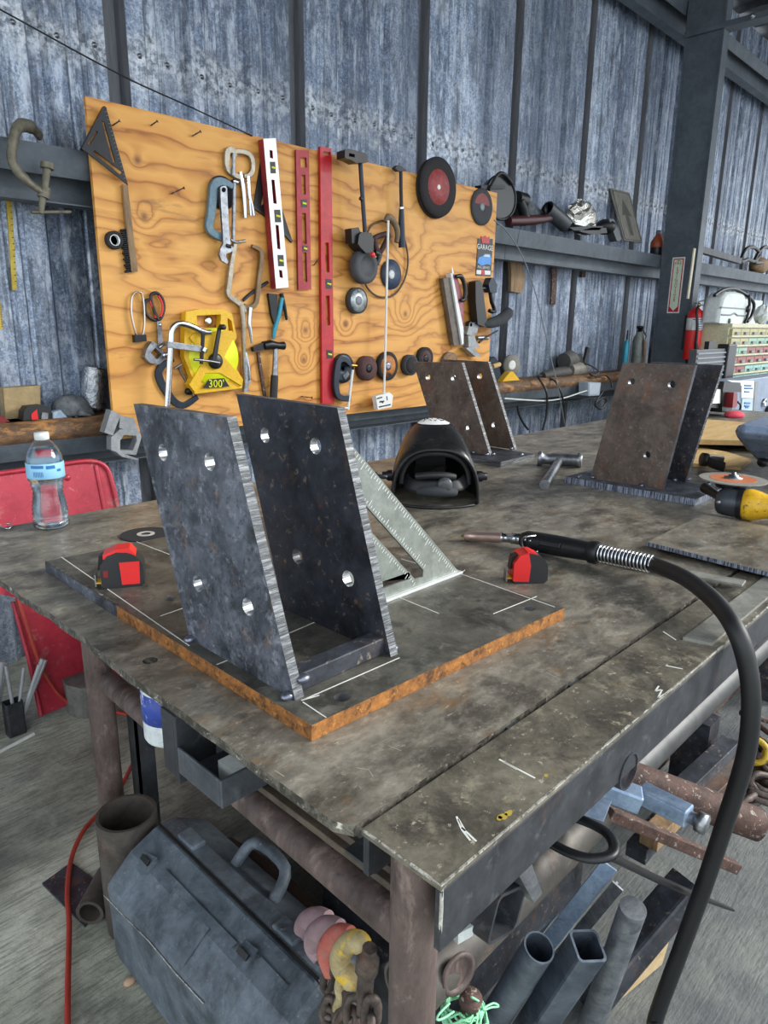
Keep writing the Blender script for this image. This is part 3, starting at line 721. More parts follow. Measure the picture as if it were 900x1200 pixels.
# ------------------------------------------------------------------ tape measures
def tape_measure(loc, rz, label, rednose, s=1.0):
    t = thing('tape_measure', label, 'tape measure', loc, 'red and black tape measures')
    c, sn = math.cos(rz), math.sin(rz); ux = Vector((c, sn, 0)); un = Vector((sn, -c, 0)); O = Vector(loc)
    W, H, T = .086*s, .078*s, .050*s
    prof = [(-W/2,.004),(-W/2+.006,0),(W/2-.006,0),(W/2,.006)]
    for k in range(0, 7): a = math.radians(k*13); prof.append((W/2 - .032 + .032*math.cos(a), H-.034 + .032*math.sin(a)))
    prof += [(-W*.1, H), (-W/2+.012, H-.006), (-W/2, H-.022)]
    part('body', MB().prism(prof, O, ux, (0,0,1), un, -T/2, T/2), M_rubber, t, bevel=.005, seg=3)
    red = [(p[0]*.82, .012+p[1]*.8) for p in prof]
    if rednose:
        part('side_label', MB().prism([(-.002,.006),(.028,.006),(.030,H-.018),(-.004,H-.018)], O, ux, (0,0,1), un, T/2-.001, T/2+.0012), M_redplastic, t, bevel=.001)
        top = [(-W*.42,H-.012),(-W*.1,H-.002),(W/2-.026,H-.002),(W/2-.012,H-.012)]
        part('top_shell', MB().prism(top + [(W/2-.012,H-.006),(W*.2,H+.006),(-W*.12,H+.005),(-W*.42,H-.004)], O, ux, (0,0,1), un, -T/2+.003, T/2-.003), M_redplastic, t, bevel=.002)
        part('belt_window', MB().prism(rect(.004,.006), O + ux*(-.028) + Vector((0,0,.028)), ux, (0,0,1), un, T/2-.001, T/2+.001), M_darkred, t)
    else:
        part('red_shell', MB().prism([(-W/2-.001,.006),(-W*.05,.004),(-W*.02,H*.6),(-W*.1,H+.001),(-W/2+.010,H-.004),(-W/2-.001,H-.02)], O, ux, (0,0,1), un, -T/2-.001, T/2+.001), M_redplastic, t, bevel=.003)
        part('top_shell', MB().prism([(-W*.12,H-.004),(W/2-.030,H-.004),(W/2-.02,H-.010),(W/2-.02,H-.004),(W/2-.034,H+.003),(-W*.12,H+.003)], O, ux, (0,0,1), un, -T/2+.004, T/2-.004), M_redplastic, t, bevel=.001)
    part('lock_button', MB().prism([(-W/2-.006,H-.034),(-W/2+.008,H-.030),(-W/2+.012,H-.004),(-W/2-.002,H-.008)], O, ux, (0,0,1), un, -.009, .009), M_blackm, t, bevel=.002)
    part('tape_blade', MB().prism([(-W/2-.010,.008),(-W/2,.008),(-W/2,.010),(-W/2-.010,.010)], O, ux, (0,0,1), un, -.012, .012), M_yellow, t)
    part('end_hook', MB().prism([(-W/2-.012,.002),(-W/2-.010,.002),(-W/2-.010,.024),(-W/2-.012,.024)], O, ux, (0,0,1), un, -.010, .010), M_steel, t)
    return t
p = onz(146, 684, ZB); tape_measure((p.x, p.y, ZB), math.radians(-30), 'red and black tape measure on the far left end of the rusty base plate', True, .84)
p = onz(618, 680, ZT); tape_measure((p.x, p.y, ZT), math.radians(-40), 'red and black tape measure lying beside the welding torch', False, .78)

# ------------------------------------------------------------------ water bottle
def clear_mat():
    t = NT('clear_bottle_plastic')
    return t.fin('#f6fbfd', .02, 0, t.noise(120, 3), .25, .002, Transmission_Weight=1.0, IOR=1.45)
M_clear = clear_mat()
p = onz(61, 617); b = thing('water_bottle', 'clear plastic water bottle with pale blue label', 'bottle', (p.x, p.y, ZT))
prof = [(.020,0),(.034,.001),(.040,.006),(.041,.014)]
z = .016
while z < .112:
    r = .0405 - .006*math.exp(-((z-.088)/.026)**2); prof += [(r, z), (r-.0034, z+.005)]; z += .010
prof += [(.0405,.118),(.041,.124),(.041,.160),(.0405,.164),(.038,.176),(.031,.192),(.021,.206),(.0145,.212),(.0145,.220)]
inner = [(max(r-.0009, .001), h+.0009 if h < .002 else h) for r, h in reversed(prof)]
part('body', MB().lathe(prof + inner, p, n=40), M_clear, b)
wpr = [(max(r-.0016,.001), h) for r, h in prof if h < .198]
part('water', MB().lathe([(0,.002)] + [(r, max(h,.002)) for r, h in wpr] + [(0, wpr[-1][1])], p, n=40), NT('drinking_water').fin('#f4fbff', 0.0, 0, Transmission_Weight=1.0, IOR=1.33), b)
part('cap', MB().lathe([(.0150,.212),(.0162,.213),(.0162,.227),(.0150,.229),(0,.229)], p, n=32), M_offw, b)
part('label', MB().lathe([(.0414,.124),(.0418,.1245),(.0418,.1595),(.0414,.160)], p, n=40), M_bluelab, b)
mb = MB()
def onlab(a0, a1, z0, z1, r=.0421):
    n = 6; V = []; Fs = []
    for i in range(n+1):
        a = math.radians(a0+(a1-a0)*i/n); V += [(p.x+r*math.cos(a), p.y+r*math.sin(a), ZT+z0), (p.x+r*math.cos(a), p.y+r*math.sin(a), ZT+z1)]
    for i in range(n): Fs.append((2*i,2*i+2,2*i+3,2*i+1))
    mb.add(V, Fs)
onlab(205, 245, .150, .157); onlab(252, 280, .148, .156); onlab(285, 300, .140, .146)
for i in range(8): onlab(212+4*i, 213.8+4*i, .130, .142)
part('label_print', mb, M_bluedk, b, kind='stuff')

# ------------------------------------------------------------------ cutting disc on the table
p = onz(171, 627); d = thing('cutting_disc', 'thin black cutting disc lying flat beside the base plate', 'disc', (p.x, p.y, ZT))
part('disc', MB().prism(circ(p.x, p.y, .057, 40), (0,0,ZT), (1,0,0), (0,1,0), (0,0,1), 0, .003, holes=[circ(p.x, p.y, .011, 20)]), M_abrasd, d)
part('centre_ring', MB().prism(circ(p.x, p.y, .020, 28), (0,0,ZT), (1,0,0), (0,1,0), (0,0,1), .003, .0038, holes=[circ(p.x, p.y, .011, 20)]), M_aluw, d)
# little clear hook-shaped wire at the left table edge
w = [onz(u, v, ZT+.004) for u, v in ((0,617),(6,619),(11,619),(14,616),(12,613.5),(7,614))]
solo('wire_hook', MB().tube(smooth(w, 4), .0022, 8), M_chrome, 'small bent wire hook at the left edge of the table', 'hook')
# ------------------------------------------------------------------ welding helmet with its headgear showing
def basis(loc, rz):
    c, s = math.cos(rz), math.sin(rz); L = Vector(loc)
    return lambda x, y, z=0: L + Vector((c*x - s*y, s*x + c*y, z))
p = onz(508, 583); HR = math.radians(-46)         # local -y faces the camera
g = basis((p.x, p.y, ZT), HR)
hm = thing('welding_helmet', 'black welding helmet on the table, open side to the front, white sticker on top', 'welding helmet', (p.x, p.y, ZT))
def arch(w, h, z0, k=25, pw=2.3, sh=.0):
    o = []
    for i in range(k+1):
        a = math.pi*(1 - i/k); c_, s_ = math.cos(a), math.sin(a)
        x = w*(abs(c_)**(2/pw))*(1 if c_ > 0 else -1); z = z0 + (h-z0)*(abs(s_)**(2/pw)); o.append((x, z))
    return o
secs = [(-.075,.118,.150,.0,2.6),(-.03,.124,.172,.0,2.6),(.03,.122,.196,.0,2.5),(.085,.112,.214,.0,2.5),(.13,.098,.212,.0,2.4),(.165,.078,.185,.0,2.4),(.185,.055,.14,.0,2.3)]
def shell(off):
    R = []
    for (yy, w, h, z0, pw) in secs: R.append([g(x, yy, z) for x, z in arch(w-off, h-off, z0, 24, pw)])
    return R
outer = shell(0); inner = shell(.004)
m = MB(); n = len(outer[0]); V = []; Fs = []
for A, fl in ((outer, False), (inner, True)):
    b0 = len(V)
    for r in A: V += r
    for i in range(len(A)-1):
        for j in range(n-1):
            q = (b0+i*n+j, b0+i*n+j+1, b0+(i+1)*n+j+1, b0+(i+1)*n+j); Fs.append(q if fl else tuple(reversed(q)))
k = len(outer)*n
for j in range(n-1): Fs.append((j, j+1, k+j+1, k+j))
e0 = (len(outer)-1)*n
m.add(V, Fs, 0, True); m.add(outer[-1], [tuple(range(n))]); m.add(inner[-1], [tuple(reversed(range(n)))])
part('shell', m, weather('glossy_black_helmet', '#141516', '#232425', 8, (.22,.35), 0, [('#4a4238', 14, .62, .1, .6), ('#6d6f70', 50, .68, .05, .4)]), hm)
rim = [g(x, -.077, z) for x, z in arch(.119, .152, .003, 24, 2.6)]
part('rim', MB().tube(rim, .004, 8), M_black, hm)
hb = [g(x*.93, -.055 + .012*abs(x)/.1, z) for x, z in arch(.102, .138, .05, 24, 2.4)]
part('crown_band', MB().tube(hb, .0035, 8, sq=2.2, up=(0,0,1)), M_rubber, hm)
bb = smooth([g(x, y, z) for x, y, z in ((-.085,-.02,.06),(-.07,-.075,.055),(-.03,-.098,.055),(.02,-.100,.057),(.065,-.085,.058),(.090,-.03,.062))], 5)
part('rear_band', MB().tube(bb, .018, 10, sq=.16, up=g(0,-1,0)-g(0,0,0)), M_rubber, hm)
pad = smooth([g(x, y, z) for x, y, z in ((-.05,-.096,.040),(-.02,-.108,.044),(.02,-.108,.044),(.055,-.094,.038))], 5)
part('sweat_pad', MB().tube(pad, [.010+.006*math.sin(math.pi*i/(len(pad)-1)) for i in range(len(pad))], 12), plain('grey_padding', '#3a3d41', .8, 0, .15), hm)
upad = smooth([g(x, y, z) for x, y, z in ((-.055,-.090,.080),(-.02,-.100,.086),(.02,-.100,.086),(.05,-.090,.080))], 5)
part('sweat_pad', MB().tube(upad, .010, 10), M_rubber, hm)
c0 = g(.022, -.118, .062)
part('ratchet_knob', MB().lathe([(.020,0),(.021,.004),(.019,.014),(.006,.016),(0,.016)], g(.022,-.104,.062), g(0,-1,0)-g(0,0,0), 18), plain('smoked_knob', '#4c4f52', .3, 0, .1), hm)
for sx in (-1, 1):
    part('side_knob', MB().lathe([(.016,0),(.016,.012),(.011,.018),(.011,.028),(0,.029)], g(sx*.120,-.02,.068), g(sx,0,0)-g(0,0,0), 16), M_blackm, hm)
part('adjuster', MB().lathe([(.006,0),(.006,.03),(.012,.03),(.012,.038),(0,.04)], g(-.135,-.03,.066), g(-1,-.2,.1)-g(0,0,0), 12), M_steel, hm)
chin = [g(x, -.10 - .035*(1-(x/.1)**2), .004) for x in [(-.105 + .021*i) for i in range(11)]]
part('chin_flap', MB().tube(smooth(chin, 3), .004, 8), M_black, hm)
part('lens_frame', MB().obox(g(0,.168,.10), g(.045,0,0)-g(0,0,0), Vector((0,0,.035)), (g(0,.006,0)-g(0,0,0)), 0), M_blackm, hm)
# oval sticker on the crown
st = MB(); V = []; cen = g(.0, .085, .2155)
def crown_z(x, y):
    best = None
    for i in range(len(secs)-1):
        a, b2 = secs[i], secs[i+1]
        if a[0] <= y <= b2[0]:
            t = (y-a[0])/(b2[0]-a[0]); w = a[1]+(b2[1]-a[1])*t; h = a[2]+(b2[2]-a[2])*t; pw = a[4]
            return h*(max(0, 1-(abs(x)/w)**pw))**(1/pw)
    return .2
for q in range(0, 1): pass
def sticker(r1, r2, off, seg=28):
    V = [g(0, .085, crown_z(0, .085)+off)]; Fc = []
    for k in (0.5, 1.0):
        for i in range(seg):
            a = 2*math.pi*i/seg; x, y = r1*k*math.cos(a), .085 + r2*k*math.sin(a); V.append(g(x, y, crown_z(x, y)+off))
    for i in range(seg):
        j = (i+1) % seg; Fc.append((0, 1+i, 1+j)); Fc.append((1+i, 1+seg+i, 1+seg+j, 1+j))
    return MB().add(V, Fc, 0, True)
part('sticker', sticker(.047, .036, .0012), M_white, hm)
sm2 = MB()
for (x0, y0, x1, y1) in ((-.03,.075,-.018,.098),(-.018,.098,-.008,.074),(-.005,.10,.004,.072),(.004,.072,.012,.098),(.012,.098,.022,.076),(.022,.076,.03,.09),(-.028,.088,.03,.082)):
    a = g(x0, y0, crown_z(x0, y0)+.0022); b2 = g(x1, y1, crown_z(x1, y1)+.0022); sm2.tube([a, b2], .0011, 5)
part('sticker_scrawl', sm2, M_black, hm, kind='stuff')

# ------------------------------------------------------------------ brown bracket (middle)
def bracket(name, label, base_pts, zb, plates, mats, tacks, hr=.011, base_mats=None):
    o = thing(name, label, 'weldment', (base_pts[0][0], base_pts[0][1], ZT))
    part('base_plate', MB().prism(base_pts, (0,0,0), (1,0,0), (0,1,0), (0,0,1), ZT+.0004, zb, side=1), base_mats or mats[:2], o, bevel=.002)
    for (x0, th, quad, hs, mm) in plates:
        part('upright_plate', MB().prism(quad, (x0,0,0), (0,1,0), (0,0,1), (1,0,0), 0, th, holes=[circ(a, b_, hr, 18) for a, b_ in hs], side=1, hside=2), mm, o, bevel=.001)
    for t_ in tacks: tack(o, Vector(t_), .008)
    return o
zb2 = ZT + .018
f1 = onz(575, 534, zb2); xA = f1.x
def YZ(x, *px): return [(lambda P: (P.y, P.z))(onx(u, v, x)) for u, v in px]
tl, tr, br = YZ(xA, (484,424), (541,425), (574,535))
bw = tl[0]-tr[0]
q1 = [(br[0], zb2), (br[0]+bw, zb2), (tl[0], tl[1]), (tr[0], tr[1])]
h1 = YZ(xA, (501.5,442), (531.5,443), (549,501))
f2 = onz(603, 527, zb2); xB = f2.x
tr2, br2 = YZ(xB, (572,424), (603,527))
q2 = [(br2[0], zb2), (br2[0]+bw, zb2), (tr2[0]+bw, tr2[1]), (tr2[0], tr2[1])]
h2 = YZ(xB, (562,441), (579,498))
h2 += [(h2[0][0]+.115, h2[0][1])]
bF, bR, bL = onz(587, 541, zb2), onz(621, 531, zb2), onz(551, 534, zb2)
bd = (Vector((0, .36, 0)))
bp = [(bF.x, bF.y), (bR.x, bF.y+.004), (bR.x, bF.y+.40), (bF.x, bF.y+.40)]
M_brownL = M_brown
bracket('steel_weldment', 'brown steel bracket of two leaning plates standing behind the welding helmet', bp, zb2,
    [(xA, .016, q1, h1, [M_brown, M_cut, M_bore]), (xB, .016, q2, h2, [M_brown, M_cut, M_bore])], [M_mill2, M_cut],
    [(xA-.006, br[0]+.01, zb2+.004), (xA-.006, br[0]+.07, zb2+.004), (xB-.006, br2[0]+.012, zb2+.004), (xA+.02, br[0]+.0, zb2+.003), (bR.x-.05, bF.y+.03, zb2)], .012)

# ------------------------------------------------------------------ brown bracket (right)
zb3 = ZT + .020
e = onz(777, 574, zb3); xC = e.x
tl, tr, br, bl = YZ(xC, (730,425), (815,428), (776,574), (692,558))
q1 = [(br[0], zb3), (bl[0], zb3), (tl[0], tl[1]), (tr[0], tr[1])]
h1 = YZ(xC, (740,447), (787,450.5), (758,533))
xD = onz(804, 565, zb3).x
tr2, br2 = YZ(xD, (847,428), (803,564))
wq = tl[0]-tr[0]
q2 = [(br2[0], zb3), (br2[0]+wq, zb3), (tr2[0]+wq, tr2[1]), (tr2[0], tr2[1])]
bF, bR, bL = onz(815, 585, zb3), onz(845, 571, zb3), onz(668, 557, zb3)
bp = [(bF.x, bF.y), (bR.x, bF.y), (bR.x, bL.y), (bF.x, bL.y)]
bracket('steel_weldment', 'brown steel bracket, inner plate coloured dark for its shade, beside the yellow grinder', bp, zb3,
    [(xC, .016, q1, h1, [M_brown, M_mill2, M_bore]), (xD, .016, q2, [], [M_mill2, M_cut, M_bore])], [M_mill, M_cutv],  # inner plate takes the darker steel: its shade put into the colour
    [(xC-.006, bl[0]-.012, zb3+.004), (xC-.006, br[0]+.06, zb3+.004), (xC-.02, bl[0]+.03, zb3+.002), (xD-.006, br2[0]+.03, zb3+.003), (xD+.05, br2[0]+.01, zb3), (xD+.03, br2[0]-.06, zb3)], .011)

# ------------------------------------------------------------------ chipping hammer between the brackets
o_ = onz(657, 555); hh = thing('tee_hammer', 'short all-steel hammer with round head lying between the brown brackets', 'hammer', (o_.x, o_.y, ZT))
a, b_ = onz(630, 537, ZT+.024), onz(682, 540, ZT+.024)
ax = (b_-a).normalized(); Lh = (b_-a).length
part('head', MB().lathe([(.0,0),(.026,.001),(.027,.004),(.027,.016),(.020,.018),(.020,.045),(.0225,.048),(.0225,Lh-.02),(.024,Lh-.018),(.024,Lh-.002),(.020,Lh),(0,Lh)], a, ax, 24), M_steel, hh)
part('cross_pin', MB().cyl(b_ - ax*.012 + Vector((0,0,-.02)), b_ - ax*.012 + Vector((0,0,.026)), .004, n=10), M_blackm, hh)
e0, e1 = onz(655, 540, ZT+.022), onz(638, 568, ZT+.0155)
part('handle', MB().tube([e0, e0.lerp(e1, .5), e1], [.0135, .0135, .0155], 20), M_steel, hh)

# ------------------------------------------------------------------ welding torch and cable
t0, t1, t2, t3, t4 = onz(545, 628, ZT+.012), onz(588, 630, ZT+.018), onz(612, 632, ZT+.022), onz(700, 648, ZT+.030), onz(764, 661, ZT+.034)
tr_ = thing('welding_torch', 'black MIG welding torch with copper nozzle and thick cable looping off the table', 'welding torch', (t2.x, t2.y, ZT))
d = (t1-t0).normalized()
part('nozzle', MB().lathe([(.0095,0),(.0115,.002),(.0122,.03),(.0125,(t1-t0).length)], t0, d, 22), M_copper, tr_)
part('contact_tip', MB().cyl(t0 - d*.008, t0 + d*.01, .003, n=10), M_gold, tr_)
d2 = (t2-t1)
part('gas_diffuser', MB().lathe([(.0125,0),(.0105,.003),(.0105,d2.length*.45),(.013,d2.length*.5),(.013,d2.length*.85),(.0105,d2.length)], t1, d2, 18), M_chrome, tr_)
x, y = frame(d2.normalized())
hk = t2 - d2.normalized()*.004
n_ = (onz(613,636,ZT+.03) - hk).normalized()
part('hanger_loop', MB().tube(smooth([onz(*q, ZT+zz) for q, zz in (((627,628),.045),((617,629),.046),((612,633),.030),((614,644),.008),((622,649),.006),((630,646),.012))], 4), .0028, 8), M_chrome, tr_)
hd = (t3-t2)
part('handle', MB().tube([t2, t2+hd*.08, t2+hd*.5, t2+hd*.9, t3], [.016, .0215, .0225, .0200, .0215], 20), M_black, tr_)
hc = (t2+hd*.45); side = (CAM-hc).normalized()
side = (side - hd.normalized()*side.dot(hd.normalized())).normalized(); upv = hd.normalized().cross(side)
part('trigger', MB().obox(hc + side*.021, hd*.14, upv*.006, side*.005), M_blackm, tr_, bevel=.002)
for f in (.10, .17):
    part('screw', MB().lathe([(.0035,0),(.003,.0016),(0,.002)], t2 + hd*f + side*.0205, side, 10), M_chrome, tr_)
part('collar', MB().lathe([(.0215,0),(.024,.003),(.024,.018),(.0215,.022)], t2+hd*.9, hd, 22), M_black, tr_)
sp = []; N = 15; L = (t4-t3); ux, uy = frame(L)
for i in range(N*10+1):
    a_ = 2*math.pi*i/10; sp.append(t3 + L*(i/(N*10)) + (ux*math.cos(a_)+uy*math.sin(a_))*.0165)
part('strain_spring', MB().tube(sp, .0027, 6), M_chrome, tr_)
def atd(u, v, d): return CAM + ray(u, v)*d
path = [t3, t4, atd(800,676,1.275), atd(835,702,1.18), atd(862,738,1.10), atd(877,785,1.095), atd(880,835,1.115), atd(873,890,1.155), atd(851,960,1.215), atd(826,1035,1.275), atd(797,1115,1.335), atd(768,1195,1.385)]
e_ = path[-1]
cp = smooth(path[1:] + [Vector((e_.x-.03, e_.y-.02, .03)), Vector((e_.x-.12, e_.y-.10, .0155)), Vector((e_.x-.6, e_.y-.5, .0155))], 6)
part('cable', MB().tube([t3] + cp, .0148, 16), plain('thick_rubber_cable', '#1e1f21', .5, 0, .15), tr_)

# ------------------------------------------------------------------ flat bars and thin plate
a, b_, c_ = onz(800, 750), onz(833, 758), onz(900, 676)
yA, yB2 = a.y, b_.y
solo('flat_bar', MB().prism([(a.x, yA), (b_.x+.004, yB2), (1.66, yB2+.002), (1.66, yA)], (0,0,ZT), (1,0,0), (0,1,0), (0,0,1), 0, .005), weather('pale_flat_bar', '#77776f', '#a5a59c', 9, (.4,.55), .2, [('#4b4a46', 14, .6, .1, .5)]), 'short grey flat bar lying along the front strip', 'flat bar', 'loose flat bars', bevel=.001)
p0, p1 = onz(693, 652, ZT+.003), onz(872, 684, ZT+.013)
solo('flat_bar', MB().bar(p0, p1, .034, .005), weather('pale_flat_bar', '#6f6f6a', '#9a9a94', 9, (.4,.55), .3, [('#4b4a46', 14, .6, .1, .5)]), 'pale flat bar lying across the table gap under the cable', 'flat bar', 'loose flat bars', bevel=.001)
cA, cB = onz(763, 635, ZT+.018), onz(900, 671, ZT+.018)
solo('steel_plate', MB().prism([(cA.x-.01, cA.y+.005), (cB.x-.005, .30), (1.82, .30), (1.82, cA.y+.01)], (0,0,0), (1,0,0), (0,1,0), (0,0,1), ZT+.010, ZT+.019, side=1), [M_table, M_cutv], 'thin loose steel plate with bright cut edge by the grinder', 'plate')
solo('packing_strip', MB().box((1.60, .34, ZT), (1.80, .36, ZT+.010)), M_darksteel, 'thin dark strip propping up the loose steel plate', 'strip')
for (u, v) in ((800, 633), (832, 622), (730, 575)):
    pass

# ------------------------------------------------------------------ angle grinder at the right edge
G0 = onz(850, 588, ZT+.040)
gr = thing('angle_grinder', 'yellow angle grinder with orange cutting disc at the right edge of the table', 'grinder', (G0.x, G0.y, ZT))
gd = Vector((.10, -1, .03)).normalized()         # body axis, out of the frame
gz = Vector((0,0,1))
gs_ = .72
part('gear_head', MB().tube([G0 - gd*.028*gs_, G0 - gd*.02*gs_, G0, G0 + gd*.03*gs_, G0+gd*.045*gs_], [x*gs_ for x in (.034, .044, .050, .052, .050)], 16), plain('dark_gear_case', '#4a4f56', .4, .4, .15), gr, label='dark grey gear head')
part('head_screw', MB().lathe([(.006,0),(.005,.003),(0,.003)], G0 - gd*.010 + Vector((-.036,-.005,.004)), (-1,-.2,0), 12), M_steel, gr)
part('body_collar', MB().tube([G0 + gd*.045*gs_, G0 + gd*.062*gs_], [.055*gs_, .057*gs_], 24), M_black, gr)
part('motor_body', MB().tube([G0 + gd*k*gs_ for k in (.060,.068,.085,.115,.135,.16,.36)], [x*gs_ for x in (.050,.056,.057,.050,.042,.041,.045)], 24), weather('greasy_yellow_plastic', '#e0aa1c', '#f2c431', 9, (.4,.55), 0, [('#3b2f16', 60, .62, .05, .85), ('#b0841a', 22, .62, .1, .4)]), gr)
part('handle', MB().tube([G0 + gd*.26, G0 + gd*.28, G0 + gd*.40], [.032, .026, .026], 20), M_rubber, gr)
part('slide_switch', MB().obox(G0 + gd*.14 + gz*.031, gd*.022, gd.cross(gz)*.007, gz*.005), M_black, gr, bevel=.002)
dc = onz(859, 562, ZT+.088)
part('spindle', MB().cyl(Vector((G0.x+.004, G0.y+.004, G0.z+.01)), dc, .012, n=16), M_steel, gr)
part('disc_guard', MB().lathe([(.038,-.022),(.042,-.018),(.042,-.005),(.022,-.003)], dc, (0,0,1), 28), M_blackm, gr)
part('cutting_disc', MB().prism(circ(0,0,.084,48), dc, (1,0,0), (0,1,0), (0,0,1), 0, .003), M_abrasl, gr)
part('disc_label', MB().prism(circ(0,0,.058,40), dc, (1,0,0), (0,1,0), (0,0,1), .003, .0036), plain('orange_disc_label', '#c8744a', .6, 0, .1), gr)
part('flange_nut', MB().lathe([(.024,.003),(.024,.007),(.013,.009),(.013,.013),(.006,.014),(.006,.020),(0,.021)], dc, (0,0,1), 6), M_steel, gr)
part('side_handle', MB().tube([G0 + Vector((.03,.02,.0)), G0 + Vector((.13,.10,.0))], [.010,.015], 14), M_black, gr)

# ------------------------------------------------------------------ grey-blue helmet at the right edge
p = onz(905, 553, ZT); g2 = basis((p.x, p.y, ZT), math.radians(-60))
h2 = thing('welding_helmet', 'blue-grey welding helmet at the right edge of the table behind the grinder', 'welding helmet', (p.x, p.y, ZT))
M_bg = weather('blue_grey_gloss', '#65748c', '#7f90aa', 5, (.22,.35), .1, [('#4a5668', 9, .6, .1, .4)])
hy = p.y - .02
def hq(y, k, L): 
    P = [ony(u, v, y) for u, v in L]; c = sum(P, Vector())/len(P); return [Vector((a.x, a.y, max(a.z, ZT+.001))) for a in [c + (q-c)*k for q in P]]
prof2 = [(857,504),(861,497),(880,490),(905,484),(930,480),(960,500),(965,545),(930,556),(905,553),(890,545),(872,527),(860,512)]
m = MB().loft([[q + Vector((.02,-.16,0)) for q in hq(hy, .8, prof2)], [q + Vector((.01,-.12,0)) for q in hq(hy, .95, prof2)], [q + Vector((0,-.02,0)) for q in hq(hy, 1.0, prof2)], hq(hy, .92, prof2)], 0, False)
part('shell', m, M_bg, h2, bevel=.012, seg=3)
part('side_knob', MB().lathe([(.016,0),(.016,.008),(.010,.012),(.010,.018),(0,.02)], ony(894,541,hy-.03) + Vector((-.004,.0,0)), (-1,-.6,0), 20), M_blackm, h2)
part('headband', MB().tube(smooth([g2(-.15,.06,.02), g2(-.20,.02,.03), g2(-.21,-.03,.028), g2(-.17,-.07,.02)], 5), .018, 10, sq=.3), M_rubber, h2)
part('ratchet_knob', MB().lathe([(.024,0),(.024,.018),(.012,.020),(0,.02)], g2(-.215,0,.03), g2(-1,-.3,.1)-g2(0,0,0), 14), M_black, h2)

# ------------------------------------------------------------------ boards and machines at the far right end
def flatboard(name, px, z0, th, mat, label, cat, bevel=0):
    q = [onz(u, v, z0+th) for u, v in px]
    return solo(name, MB().prism([(a.x, a.y) for a in q], (0,0,0), (1,0,0), (0,1,0), (0,0,1), z0, z0+th), mat, label, cat, bevel=bevel)
flatboard('plywood_offcut', [(812,543),(818,524),(850,529),(880,538),(868,547)], ZT, .012, M_plypale, 'pale plywood offcut flat on the table beside the grinder disc', 'plywood')
flatboard('plywood_offcut', [(817,515),(826,491),(900,497),(910,517)], ZT+.03, .02, M_plypale, 'thick pale plywood offcut raised on a black block behind the grinder', 'plywood')
q = onz(850, 520, ZT)
solo('spacer_block', MB().prism([(a.x, a.y) for a in [onz(u, v, ZT+.03) for u, v in ((819,514),(827,494),(895,499),(900,517))]], (0,0,0), (1,0,0), (0,1,0), (0,0,1), ZT, ZT+.03), M_black, 'black block under the raised plywood offcut', 'block')
# ------------------------------------------------------------------ things hung on the plywood board
NY = Vector((0, -1, 0))
def BP(p, d=0.0): return ony(p[0], p[1], YB - d)
def bpoly(mb, pts, d0, d1, holes=(), mi=0, side=None):
    f = lambda L: [(q.x, q.z) for q in (BP(p, d1) for p in L)]
    return mb.prism(f(pts), (0, YB, 0), (1,0,0), (0,0,1), NY, d0, d1, holes=[f(h) for h in holes], mi=mi, side=side)
def btube(mb, pts, r, d, n=8, k=1, closed=False, mi=0, sq=1.0):
    P = [BP(p, d[i] if isinstance(d, (list, tuple)) else d) for i, p in enumerate(pts)]
    if k > 1:
        P = smooth(P, k, closed)
        if isinstance(r, (list, tuple)):
            m = len(r)-1; r = [r[min(int(i/(len(P)-1)*m), m-1)] + (r[min(int(i/(len(P)-1)*m)+1, m)]-r[min(int(i/(len(P)-1)*m), m-1)])*((i/(len(P)-1)*m) % 1 if i < len(P)-1 else 1) for i in range(len(P))]
    return mb.tube(P, r, n, mi, closed=closed, sq=sq, up=NY)
def bband(mb, pts, w, d0, d1, k=4, mi=0):
    """flat forged band following a path on the board"""
    P = [BP(p, d1) for p in pts]
    P = smooth(P, k) if k > 1 else P
    W = w if isinstance(w, (list, tuple)) else [w]*2
    secs = []
    for i, p in enumerate(P):
        t = (P[min(i+1, len(P)-1)] - P[max(i-1, 0)]).normalized(); s_ = t.cross(NY).normalized()
        f = i/(len(P)-1)*(len(W)-1); j = min(int(f), len(W)-2); ww = W[j] + (W[j+1]-W[j])*(f-j)
        a, b2 = p - s_*ww/2, p + s_*ww/2
        secs.append([Vector((a.x, YB-d0, a.z)), Vector((a.x, YB-d1, a.z)), Vector((b2.x, YB-d1, b2.z)), Vector((b2.x, YB-d0, b2.z))])
    return mb.rings(secs, mi, False)
def bdisc(mb, c, prof, d, mi=0, n=36):
    """prof = (radius, height) pairs from the board outwards"""
    p = BP(c, d); return mb.lathe(prof, (p.x, YB - d, p.z), NY, n, mi)
def vr(u, v0, v1, d=.02): return (ony(u, v0, YB-d).z - ony(u, v1, YB-d).z)/2
def root(name, label, cat, px, group=None, d=0.0):
    p = BP(px, d); return thing(name, label, cat, (p.x, YB - .01, p.z), group)

# nails left in the sheet
for i, (a, b2, lab) in enumerate(((K('B1',225,160,270,130), 0, 'bent rusty nail beside the top of the black rafter square'), (K('B1',495,160,535,132), 0, 'rusty nail in the upper left of the plywood, second from the corner'),
        (K('B1',785,235,838,205), 0, 'rusty nail near the top edge of the plywood, above the small locking clamp'), (K('B1',640,640,722,602), 0, 'long bent nail above the round knot on the left of the plywood'), (K('B4',640,870,705,878), 0, 'small nail low on the plywood beside the long red level'),
        (K('A2',97,555,118,530), 0, 'nail between the dull red level and the bright red level'))):
    pts = [ony(*a[0], YB), ony(*a[0], YB-.012), ony((a[0][0]+a[1][0])/2, (a[0][1]+a[1][1])/2, YB-.026), ony(*a[1], YB-.03)]
    m = MB().tube(smooth(pts, 3), .0026, 7); m.lathe([(.0055,0),(.0055,.002),(0,.002)], pts[-1], pts[-1]-pts[-2], 10)
    solo('nail', m, M_rust2, lab, 'nail', 'bent nails in the plywood')

